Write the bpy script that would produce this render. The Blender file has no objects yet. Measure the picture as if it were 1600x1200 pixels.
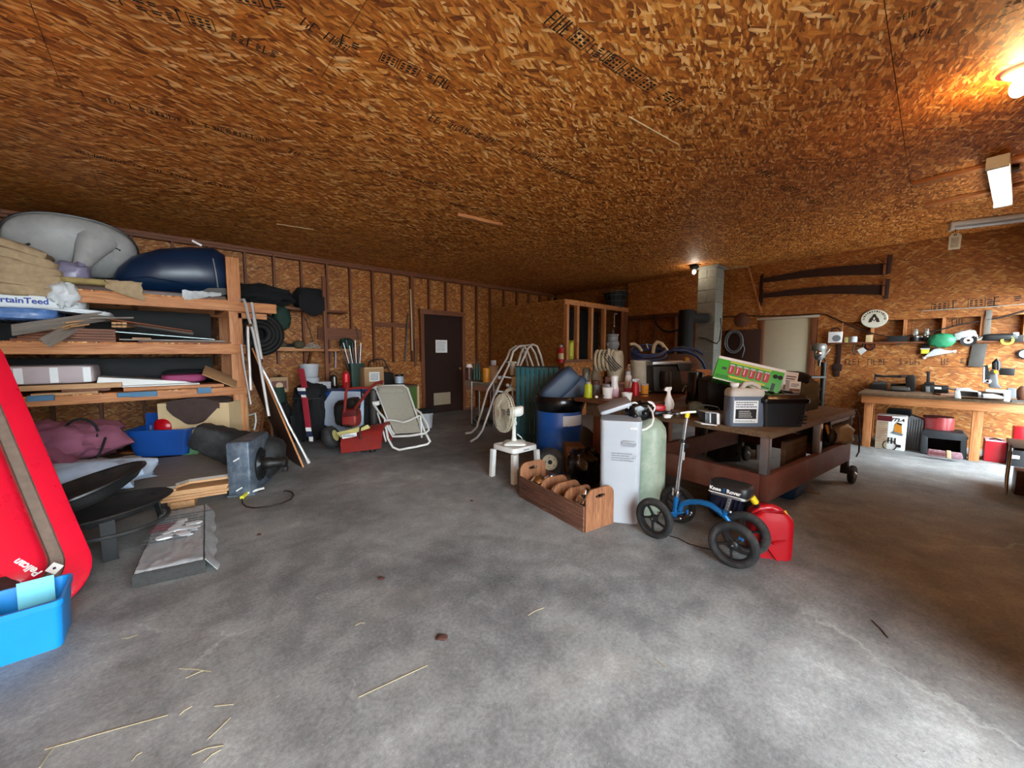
import bpy, bmesh, math, random
from mathutils import Vector, Matrix, Euler, noise as mnoise
PI = math.pi
SC = bpy.context.scene
COL = SC.collection
rnd = random.Random(7)

# ------------------------------------------------------------------ camera
F, CX, CY, H = 600.0, 800.0, 600.0, 1.4          # a 1600x1200 frame
PITCH = math.atan(49/600.0)
HEAD = math.radians(47.63)
cam_d = bpy.data.cameras.new('camera'); cam = bpy.data.objects.new('camera', cam_d); COL.objects.link(cam)
cam.location = (0, 0, H); cam.rotation_euler = (PI/2-PITCH, 0, HEAD-PI/2)
cam_d.sensor_width = 36; cam_d.lens = F/1600*36; cam_d.clip_start = .02; cam_d.clip_end = 200
SC.camera = cam

# ------------------------------------------------------------------ world, exposure, daylight
SC.view_settings.view_transform = 'Standard'; SC.view_settings.look = 'None'
SC.view_settings.gamma = 1; SC.view_settings.use_curve_mapping = False
SC.view_settings.exposure = EXPOSURE = 2.85
w = bpy.data.worlds.new('overcast_sky'); SC.world = w; w.use_nodes = True
bg = w.node_tree.nodes['Background']; bg.inputs[0].default_value = (.78, .91, 1, 1); bg.inputs[1].default_value = 3.2
SC.cycles.diffuse_bounces = 3
def portal(name, loc, rot, sx, sy):
    l = bpy.data.lights.new(name, 'AREA'); l.shape = 'RECTANGLE'; l.size = sx; l.size_y = sy
    l.cycles.is_portal = True
    o = bpy.data.objects.new(name, l); o.location = loc; o.rotation_euler = rot; COL.objects.link(o)

# ------------------------------------------------------------------ helpers
_fw = Vector((math.cos(HEAD), math.sin(HEAD), 0)); RT = Vector((math.sin(HEAD), -math.cos(HEAD), 0))
_fwd = _fw*math.cos(PITCH)+Vector((0, 0, -math.sin(PITCH))); _up = _fw*math.sin(PITCH)+Vector((0, 0, math.cos(PITCH)))
CAMP = Vector((0, 0, H))
def ray(u, v): return _fwd+RT*((u-CX)/F)-_up*((v-CY)/F)
def px(u, v, ax='z', val=0.0):
    """the point of the plane ax = val that the photograph shows at pixel (u, v)"""
    d = ray(u, v); i = 'xyz'.index(ax); return CAMP+d*((val-CAMP[i])/d[i])
def D(u, v, d): return CAMP+ray(u, v)*d
def dep(p): return (Vector(p)-CAMP).dot(_fwd)
def mpp(p): return dep(p)/F                      # metres per pixel at p
FACE = HEAD-PI/2                                  # rz of a thing that faces the camera
R = math.radians

class MB:
    def __init__(s): s.v = []; s.f = []
    def add(s, vs, fs):
        n = len(s.v); s.v += [Vector(v) for v in vs]; s.f += [tuple(i+n for i in f) for f in fs]; return s
    def box(s, c, d, rot=None):
        x, y, z = d[0]/2, d[1]/2, d[2]/2
        vs = [Vector((a*x, b*y, e*z)) for e in (-1, 1) for b in (-1, 1) for a in (-1, 1)]
        if rot is not None:
            m = Euler(rot).to_matrix() if not isinstance(rot, Matrix) else rot
            vs = [m @ v for v in vs]
        c = Vector(c)
        return s.add([v+c for v in vs], [(0, 2, 3, 1), (4, 5, 7, 6), (0, 1, 5, 4), (2, 6, 7, 3), (0, 4, 6, 2), (1, 3, 7, 5)])
    def box2(s, a, b): return s.box([(a[i]+b[i])/2 for i in range(3)], [abs(b[i]-a[i]) for i in range(3)])
    def bar(s, p, q, w, h, up=(0, 0, 1)):
        """square bar from p to q, w across, h along up"""
        p, q = Vector(p), Vector(q); t = (q-p).normalized(); up = Vector(up)
        if abs(t.dot(up)) > .98: up = Vector((0, 1, 0))
        sd = t.cross(up).normalized(); u = sd.cross(t)
        vs = [e+sd*(a*w/2)+u*(b*h/2) for e in (p, q) for b in (-1, 1) for a in (-1, 1)]
        return s.add(vs, [(0, 2, 3, 1), (4, 5, 7, 6), (0, 1, 5, 4), (2, 6, 7, 3), (0, 4, 6, 2), (1, 3, 7, 5)])
    def cyl(s, p, q, r, r2=None, n=14):
        p, q = Vector(p), Vector(q); r2 = r if r2 is None else r2
        t = (q-p).normalized(); a = t.orthogonal().normalized(); b = t.cross(a)
        vs = [c+(a*math.cos(2*PI*i/n)+b*math.sin(2*PI*i/n))*rr for c, rr in ((p, r), (q, r2)) for i in range(n)]
        fs = [(i, (i+1) % n, n+(i+1) % n, n+i) for i in range(n)]+[tuple(range(n-1, -1, -1)), tuple(range(n, 2*n))]
        return s.add(vs, fs)
    def tube(s, pts, r, n=8, closed=False):
        pts = [Vector(p) for p in pts]; m = len(pts); rs = r if isinstance(r, (list, tuple)) else [r]*m
        nrm = None; vs = []; fs = []
        for i, p in enumerate(pts):
            a = pts[(i-1) % m] if (closed or i) else p; b = pts[(i+1) % m] if (closed or i < m-1) else p
            t = (b-a).normalized()
            nrm = t.orthogonal().normalized() if nrm is None else (nrm-t*nrm.dot(t)).normalized()
            bn = t.cross(nrm)
            vs += [p+(nrm*math.cos(2*PI*k/n)+bn*math.sin(2*PI*k/n))*rs[i] for k in range(n)]
        for i in range(m if closed else m-1):
            j = (i+1) % m
            fs += [(i*n+k, i*n+(k+1) % n, j*n+(k+1) % n, j*n+k) for k in range(n)]
        if not closed: fs += [tuple(range(n-1, -1, -1)), tuple((m-1)*n+k for k in range(n))]
        return s.add(vs, fs)
    def lathe(s, prof, n=18, M=None, arc=2*PI):
        """prof: (r, z) from bottom to top about z"""
        M = M or Matrix(); vs = []; fs = []; m = len(prof); full = abs(arc-2*PI) < 1e-6; k = n if full else n+1
        for r, z in prof: vs += [M @ Vector((r*math.cos(arc*i/n), r*math.sin(arc*i/n), z)) for i in range(k)]
        for j in range(m-1):
            for i in range(n):
                a = (i+1) % k; fs.append((j*k+i, j*k+a, (j+1)*k+a, (j+1)*k+i))
        ring = m >= 4 and abs(prof[0][0]-prof[-1][0]) < 1e-6 and prof[0][0] <= min(r for r, _ in prof)+1e-6 and prof[0][0] > 1e-3
        if ring: fs += [((m-1)*k+i, (m-1)*k+(i+1) % k, (i+1) % k, i) for i in range(n)]
        elif full:
            if prof[0][0] > 1e-5: fs.append(tuple(range(n-1, -1, -1)))
            if prof[-1][0] > 1e-5: fs.append(tuple((m-1)*n+i for i in range(n)))
        return s.add(vs, fs)
    def prism(s, out, y0, y1, M=None):
        """outline in local x,z, extruded in y"""
        M = M or Matrix(); n = len(out)
        vs = [M @ Vector((x, y, z)) for y in (y0, y1) for x, z in out]
        return s.add(vs, [(i, (i+1) % n, n+(i+1) % n, n+i) for i in range(n)]+[tuple(range(n-1, -1, -1)), tuple(range(n, 2*n))])
    def ball(s, c, r, n=14, m=8):
        r = r if isinstance(r, (tuple, list)) else (r, r, r); c = Vector(c)
        pr = [(math.sin(PI*j/m), -math.cos(PI*j/m)) for j in range(m+1)]
        return s.lathe([(max(a, 1e-6), z) for a, z in pr], n, Matrix.Translation(c) @ Matrix.Diagonal((r[0], r[1], r[2], 1)))
    def grid(s, fn, nu, nv, th=0.0, closed=False):
        """surface fn(a,b), a,b in 0..1; th: thickness along the normal"""
        P = [[Vector(fn(i/nu, j/nv)) for i in range(nu+(0 if closed else 1))] for j in range(nv+1)]
        w = len(P[0]); vs = [p for row in P for p in row]
        fs = [(j*w+i, j*w+(i+1) % w, (j+1)*w+(i+1) % w, (j+1)*w+i) for j in range(nv) for i in range(nu)]
        if not th: return s.add(vs, fs)
        N = [Vector() for _ in vs]
        for f in fs:
            nn = (vs[f[1]]-vs[f[0]]).cross(vs[f[3]]-vs[f[0]])
            for i in f: N[i] += nn
        n0 = len(vs); vs2 = [v-N[i].normalized()*th for i, v in enumerate(vs)]
        ed = []
        if not closed:
            b = [i for i in range(w)]+[j*w+w-1 for j in range(1, nv+1)]+[nv*w+i for i in range(w-2, -1, -1)]+[j*w for j in range(nv-1, 0, -1)]
            ed = [(b[(i+1) % len(b)], b[i], n0+b[i], n0+b[(i+1) % len(b)]) for i in range(len(b))]
        return s.add(vs+vs2, fs+[tuple(n0+i for i in reversed(f)) for f in fs]+ed)
    def loft(s, rings, cap=True):
        n = len(rings[0]); vs = [Vector(p) for r in rings for p in r]; fs = []
        for j in range(len(rings)-1):
            fs += [(j*n+i, j*n+(i+1) % n, (j+1)*n+(i+1) % n, (j+1)*n+i) for i in range(n)]
        if cap: fs += [tuple(range(n-1, -1, -1))]+([] if cap == 'first' else [tuple((len(rings)-1)*n+i for i in range(n))])
        return s.add(vs, fs)
    def tf(s, M): s.v = [M @ v for v in s.v]; return s
    def build(s, name, mat, parent=None, bev=0.0, smooth=40, bseg=2, world=False):
        me = bpy.data.meshes.new(name); me.from_pydata([tuple(v) for v in s.v], [], s.f); me.update()
        bm = bmesh.new(); bm.from_mesh(me)
        bmesh.ops.recalc_face_normals(bm, faces=bm.faces)
        if bev:
            es = [e for e in bm.edges if len(e.link_faces) == 2 and e.calc_face_angle(0) > .6]
            if es: bmesh.ops.bevel(bm, geom=es, offset=bev, segments=bseg, affect='EDGES', profile=.6, clamp_overlap=True)
        bm.to_mesh(me); bm.free()
        if smooth:
            me.polygons.foreach_set('use_smooth', [True]*len(me.polygons)); me.set_sharp_from_angle(angle=R(smooth))
        me.materials.append(mat if not isinstance(mat, str) else MT(mat))
        o = bpy.data.objects.new(name, me); COL.objects.link(o)
        if parent: o.parent = parent
        return o
def tag(o, label, cat, group=None, kind=None):
    o['label'] = label; o['category'] = cat
    if group: o['group'] = group
    if kind: o['kind'] = kind
    return o
def T(name, label, cat, loc=(0, 0, 0), rz=0.0, group=None, rot=None):
    o = bpy.data.objects.new(name, None); o.empty_display_size = .1; COL.objects.link(o)
    o.location = loc; o.rotation_euler = rot if rot else (0, 0, rz)
    return tag(o, label, cat, group)
def TM(name, label, cat, M, group=None):
    o = T(name, label, cat, group=group); o.matrix_world = M; return o
def lab(o, s): o['label'] = s; return o
def dup(o, loc=None, rz=None, label=None):
    c = o.copy(); COL.objects.link(c)
    if loc is not None: c.location = loc
    if rz is not None: c.rotation_euler = (0, 0, rz)
    if label: c['label'] = label
    for ch in list(o.children):
        d = ch.copy(); COL.objects.link(d); d.parent = c
        for g in list(ch.children):
            e = g.copy(); COL.objects.link(e); e.parent = d
    return c
def frame(o, x, y, z):
    """matrix with axes x, y, z (columns) at o"""
    m = Matrix.Identity(4)
    for i, a in enumerate((x, y, z)):
        for j in range(3): m[j][i] = a[j]
    for j in range(3): m[j][3] = o[j]
    return m
def axes(o, x, up):
    x = Vector(x).normalized(); up = Vector(up); y = up.cross(x).normalized(); z = x.cross(y); return frame(Vector(o), x, y, z)
def rrect(w, h, r, n=4, cx=0, cz=0):
    out = []
    for (sx, sz, a0) in ((1, 1, 0), (-1, 1, 90), (-1, -1, 180), (1, -1, 270)):
        for i in range(n+1):
            a = R(a0+90*i/n); out.append((cx+sx*(w/2-r)+r*math.cos(a), cz+sz*(h/2-r)+r*math.sin(a)))
    return out
def arc(c, r, a0, a1, n, pl='xz'):
    o = []
    for i in range(n+1):
        a = R(a0+(a1-a0)*i/n); x, z = r*math.cos(a), r*math.sin(a)
        o.append(Vector(c)+(Vector((x, 0, z)) if pl == 'xz' else Vector((x, z, 0)) if pl == 'xy' else Vector((0, x, z))))
    return o
def nz(x, y=0, z=0): return mnoise.noise(Vector((x, y, z)))
def text(name, s, size, mat, parent, loc, rot=(PI/2, 0, 0), ext=.0006, align='CENTER', shear=0, off=0, sx=1, M=None):
    c = bpy.data.curves.new(name, 'FONT'); c.body = s; c.size = size; c.extrude = ext; c.align_x = align; c.align_y = 'CENTER'
    c.shear = shear; c.offset = off; c.resolution_u = 3
    o = bpy.data.objects.new(name, c); me = bpy.data.meshes.new_from_object(o); bpy.data.objects.remove(o)
    me.materials.clear(); me.materials.append(MT(mat) if isinstance(mat, str) else mat); me.name = name
    q = bpy.data.objects.new(name, me); COL.objects.link(q); q.parent = parent
    q.matrix_local = M if M else Matrix.Translation(Vector(loc)) @ Euler(rot).to_matrix().to_4x4() @ Matrix.Diagonal((sx, 1, 1, 1))
    return q
def lines(parent, name, mat, w, h, rows, M, seed=1, th=.0006, fill=.75, wd=(.03, .12)):
    """rows of unreadable small print: flat dashes on local x,z, at y = 0 facing -y"""
    r = random.Random(seed); b = MB(); rh = h/rows
    for k in range(rows):
        x = -w/2; z = h/2-rh*(k+.5); end = w/2-r.random()*w*.25
        while x < end:
            ww = w*r.uniform(*wd); b.box((x+ww/2, -th/2, z), (ww, th, rh*fill*.62)); x += ww+w*.02
    return b.tf(M).build(name, mat, parent, smooth=0)

# ------------------------------------------------------------------ materials
def lin(h):
    h = h.lstrip('#'); c = [int(h[i:i+2], 16)/255 for i in (0, 2, 4)]
    return tuple((x/12.92 if x <= .04045 else ((x+.055)/1.055)**2.4) for x in c)+(1,)
class NT:
    def __init__(s, name):
        s.m = bpy.data.materials.new(name); s.m.use_nodes = True; s.t = s.m.node_tree; s.b = s.t.nodes['Principled BSDF']
    def n(s, typ, ins=None, **kw):
        q = s.t.nodes.new(typ)
        for k, v in kw.items(): setattr(q, k, v)
        for k, v in (ins or {}).items():
            if isinstance(v, bpy.types.NodeSocket): s.t.links.new(v, q.inputs[k])
            else: q.inputs[k].default_value = v
        return q
    def pos(s): return s.n('ShaderNodeNewGeometry').outputs['Position']
    def obj(s): return s.n('ShaderNodeTexCoord').outputs['Object']
    def mp(s, v, scale=(1, 1, 1), rot=(0, 0, 0), loc=(0, 0, 0)):
        return s.n('ShaderNodeMapping', {0: v, 1: loc, 2: rot, 3: scale}).outputs[0]
    def noise(s, v, sc, det=3, rough=.55, dist=0): return s.n('ShaderNodeTexNoise', {'Vector': v, 'Scale': sc, 'Detail': det, 'Roughness': rough, 'Distortion': dist}).outputs[0]
    def ramp(s, f, stops):
        q = s.n('ShaderNodeValToRGB', {0: f}); e = q.color_ramp.elements
        while len(e) < len(stops): e.new(.5)
        for i, (p, c) in enumerate(stops):
            e[i].position = p; e[i].color = lin(c) if isinstance(c, str) else (c, c, c, 1)
        return q.outputs[0]
    def mix(s, f, a, b, mode='MIX'):
        q = s.n('ShaderNodeMix', data_type='RGBA', blend_type=mode)
        for i, v in ((0, f), (6, a), (7, b)):
            if isinstance(v, bpy.types.NodeSocket): s.t.links.new(v, q.inputs[i])
            elif i == 0: q.inputs[i].default_value = v
            else: q.inputs[i].default_value = lin(v) if isinstance(v, str) else v
        return q.outputs[2]
    def math(s, op, a, b=0.0):
        q = s.n('ShaderNodeMath', operation=op)
        for i, v in ((0, a), (1, b)):
            if isinstance(v, bpy.types.NodeSocket): s.t.links.new(v, q.inputs[i])
            else: q.inputs[i].default_value = v
        return q.outputs[0]
    def out(s, col=None, rough=None, metal=None, bump=None, bs=.3, bd=.01, **kw):
        for k, v in (('Base Color', col), ('Roughness', rough), ('Metallic', metal)):
            if v is None: continue
            if isinstance(v, bpy.types.NodeSocket): s.t.links.new(v, s.b.inputs[k])
            else: s.b.inputs[k].default_value = lin(v) if isinstance(v, str) else v
        if bump is not None:
            q = s.n('ShaderNodeBump', {'Height': bump, 'Strength': bs, 'Distance': bd}); s.t.links.new(q.outputs[0], s.b.inputs['Normal'])
        for k, v in kw.items(): s.b.inputs[k.replace('_', ' ')].default_value = v
        return s.m
_M = {}
def mk(name, col, rough=.5, metal=0.0, var=.12, sc=8.0, bump=0.0, bsc=60.0, dirt=None, dsc=5.0, damt=.5, **kw):
    """painted, plastic, cloth or metal surface: a colour with a little uneven wear and dust"""
    t = NT(name); v = t.obj(); n = t.noise(v, sc, 4)
    k = t.ramp(n, [(.3, 1-var), (.7, 1.0)])
    c = t.mix(1.0, col, k, 'MULTIPLY')
    if dirt:
        d = t.ramp(t.noise(v, dsc, 5, .65), [(.45, 0.0), (.7, damt)]); c = t.mix(d, c, dirt)
    rr = t.math('ADD', t.math('MULTIPLY', n, .15), rough-.07)
    m = t.out(c, rr, metal, t.noise(v, bsc, 3) if bump else None, bs=bump, bd=.004, **kw); _M[name] = m; return m
def MT(n): return _M[n]
OP1, OP2, OPH = 2.25, 6.7, 2.7      # door bays in the front wall, behind the camera
# --- special materials
def osb(name, plane, tone=1.0, con=1.0):
    """strand board: three layers of pressed flakes lying in the plane of the sheet"""
    t = NT(name); p = t.pos(); s = t.n('ShaderNodeSeparateXYZ', {0: p}); a, b = [s.outputs['XYZ'.index(c)] for c in plane]
    v = t.n('ShaderNodeCombineXYZ', {0: a, 1: b}).outputs[0]
    w = t.n('ShaderNodeTexNoise', {'Vector': v, 'Scale': 9.0, 'Detail': 2})
    v = t.n('ShaderNodeVectorMath', {0: v, 1: t.n('ShaderNodeVectorMath', {0: w.outputs['Color'], 3: .035}, operation='SCALE').outputs[0]}, operation='ADD').outputs[0]
    cols = []; keys = []; eds = []
    for rot, sc, off in ((8, (7.5, 36, 1), 0), (-30, (9, 40, 1), 5.3), (40, (9, 38, 1), 9.1), (-12, (17, 76, 1), 2.7)):
        m = t.mp(v, sc, (0, 0, R(rot)), (off, off*2, 0))
        # rotate first, then stretch
        r0 = t.n('ShaderNodeVectorRotate', {'Vector': v, 'Angle': R(rot)}, rotation_type='Z_AXIS').outputs[0]
        m = t.mp(r0, sc, (0, 0, 0), (off, off*2, 0))
        vo = t.n('ShaderNodeTexVoronoi', {'Vector': m, 'Scale': 1.0, 'Randomness': 1.0}, voronoi_dimensions='2D')
        sp = t.n('ShaderNodeSeparateColor', {0: vo.outputs['Color']})
        fib = t.noise(t.mp(r0, (6, 160, 1)), 1.0, 3)
        cols.append(t.math('ADD', t.math('MULTIPLY', sp.outputs[0], .8), t.math('MULTIPLY', fib, .25))); keys.append(sp.outputs[1]); eds.append(vo.outputs['Distance'])
    f = cols[0]; e = eds[0]
    for c, k, d, th in ((cols[1], keys[1], eds[1], .55), (cols[2], keys[2], eds[2], .62), (cols[3], keys[3], eds[3], .6)):
        g = t.math('GREATER_THAN', k, th)
        q = t.n('ShaderNodeMix', {0: g, 2: f, 3: c}, data_type='FLOAT'); f = q.outputs[0]
        q = t.n('ShaderNodeMix', {0: g, 2: e, 3: d}, data_type='FLOAT'); e = q.outputs[0]
    col = t.ramp(f, [(.06, '#5a2c0e'), (.22, '#8e4b16'), (.42, '#b0651f'), (.6, '#c27428'), (.78, '#d69142'), (.94, '#ecba7a')])
    edge = t.ramp(e, [(.35, 1.0), (.75, .62)]); col = t.mix(1.0, col, edge, 'MULTIPLY')
    col = t.mix(1-con, col, '#a55f20')
    big = t.ramp(t.noise(p, .9, 3), [(.3, .82*tone), (.7, 1.0*tone)]); col = t.mix(1.0, col, big, 'MULTIPLY')
    col = t.mix(1.0, col, (.88, .88, .88, 1), 'MULTIPLY')
    _M[name] = t.out(col, .62, bump=f, bs=.35, bd=.003)
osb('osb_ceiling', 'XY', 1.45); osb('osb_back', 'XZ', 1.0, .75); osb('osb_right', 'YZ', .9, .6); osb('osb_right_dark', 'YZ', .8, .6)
def wood(name, c0, c1, ax='x', sc=1.0, knots=True, rough=.6, c2=None):
    t = NT(name); v = t.obj(); st = [14*sc, 14*sc, 14*sc]; st['xyz'.index(ax)] = 1.1*sc
    m = t.mp(v, st); n1 = t.noise(m, 2.2, 5, .6, 1.2); n2 = t.noise(m, 9.0, 3)
    f = t.math('ADD', t.math('MULTIPLY', n1, .75), t.math('MULTIPLY', n2, .25))
    c = t.ramp(f, [(.3, c1), (.55, c0), (.75, c2 or c0)])
    if knots:
        st2 = [3.2*sc]*3; st2['xyz'.index(ax)] = 1.6*sc
        k = t.n('ShaderNodeTexVoronoi', {'Vector': t.mp(v, st2), 'Scale': 1.6}).outputs['Distance']
        c = t.mix(t.ramp(k, [(.03, .85), (.1, 0.0)]), c, '#4a2410')
    _M[name] = t.out(c, rough, bump=n2, bs=.15, bd=.002)
for a in 'xyz':
    wood('lumber_'+a, '#c07f4c', '#955324', a, c2='#d49c66')          # fir framing of the rack and bench
    wood('stud_'+a, '#7a4526', '#512a15', a)                          # old reddish framing
    wood('ply_'+a, '#c29465', '#9d6c40', a, knots=False)
    wood('darkwood_'+a, '#4a2718', '#2e170d', a, knots=False, rough=.45)
wood('crate_ply', '#704a37', '#2f1f18', 'x', 1.6, knots=False, c2='#9c765f')
wood('crate_end', '#96623f', '#5a3525', 'z', 1.6, knots=False, c2='#b58562')
wood('weathered', '#8a8177', '#6a6159', 'x', knots=False)
wood('greyboard', '#6e675e', '#4e4842', 'z', knots=False)
wood('bench_brown', '#6b3d22', '#43240f', 'y', knots=False, rough=.5)
wood('old_top', '#6a5138', '#43301f', 'x', knots=False, rough=.7, c2='#857052')
def concrete():
    t = NT('concrete'); p = t.pos()
    a = t.noise(p, .8, 5, .6, .4); b = t.noise(p, 5.0, 6, .65, .3); c = t.noise(p, 55, 5, .7); g = t.noise(p, 260, 2)
    f = t.math('ADD', t.math('MULTIPLY', a, .45), t.math('ADD', t.math('MULTIPLY', b, .30), t.math('MULTIPLY', c, .25)))
    col = t.ramp(f, [(.36, '#4d4e4e'), (.46, '#757675'), (.55, '#959694'), (.66, '#bfc0bc')])
    # damp stain with an edge of its own near the left, brownish worn zone
    st = t.math('ADD', t.n('ShaderNodeTexVoronoi', {'Vector': t.mp(p, (.5, .5, .5), loc=(.35, .1, 0)), 'Scale': 1.0}, feature='SMOOTH_F1').outputs['Distance'], t.math('MULTIPLY', t.noise(p, 2.5, 5), .35))
    col = t.mix(t.ramp(st, [(.42, .42), (.5, 0.0)]), col, '#6c675f')
    col = t.mix(t.ramp(t.noise(p, 1.6, 4, .6), [(.55, 0.0), (.75, .35)]), col, '#8a7f70')
    # pits and pale specks
    col = t.mix(t.ramp(t.noise(p, 38, 4, .8), [(.66, 0.0), (.74, .6)]), col, '#d0d0cb')
    col = t.mix(t.ramp(t.noise(t.mp(p, loc=(7, 3, 0)), 30, 4, .8), [(.67, 0.0), (.75, .6)]), col, '#444546')
    # hairline cracks
    wv = t.n('ShaderNodeVectorMath', {0: p, 1: t.n('ShaderNodeVectorMath', {0: t.n('ShaderNodeTexNoise', {'Vector': p, 'Scale': 2.4, 'Detail': 6, 'Roughness': .7}).outputs['Color'], 3: .5}, operation='SCALE').outputs[0]}, operation='ADD').outputs[0]
    cr = t.n('ShaderNodeTexVoronoi', {'Vector': t.mp(wv, (.30, .30, .0)), 'Scale': 1.0}, feature='DISTANCE_TO_EDGE').outputs['Distance']
    cm = t.ramp(t.noise(p, .7, 2), [(.53, 0.0), (.6, 1.0)])
    col = t.mix(t.math('MULTIPLY', t.ramp(cr, [(.0003, .35), (.0009, 0.0)]), cm), col, '#d6d6d0')
    col = t.mix(t.ramp(g, [(.35, .25), (.6, 0.0)]), col, '#4f5050')
    h = t.math('ADD', t.math('MULTIPLY', c, .6), t.math('MULTIPLY', g, .4))
    _M['concrete'] = t.out(col, t.ramp(b, [(.3, .55), (.7, .8)]), bump=h, bs=.35, bd=.004)
concrete()
mk('gravel', '#b4b1a9', .9, var=.4, sc=30, bump=.5)
mk('block', '#7f7f75', .9, var=.22, sc=12, bump=.5, bsc=120)
mk('mortar', '#85857b', .9)
def M0(s):
    for l in s.strip().split('\n'):
        q = l.split(); kw = {}
        for e in q[4:]:
            k, v = e.split('='); kw[k] = v if v.startswith('#') else float(v)
        mk(q[0], q[1], float(q[2]), float(q[3]), **kw)
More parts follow.
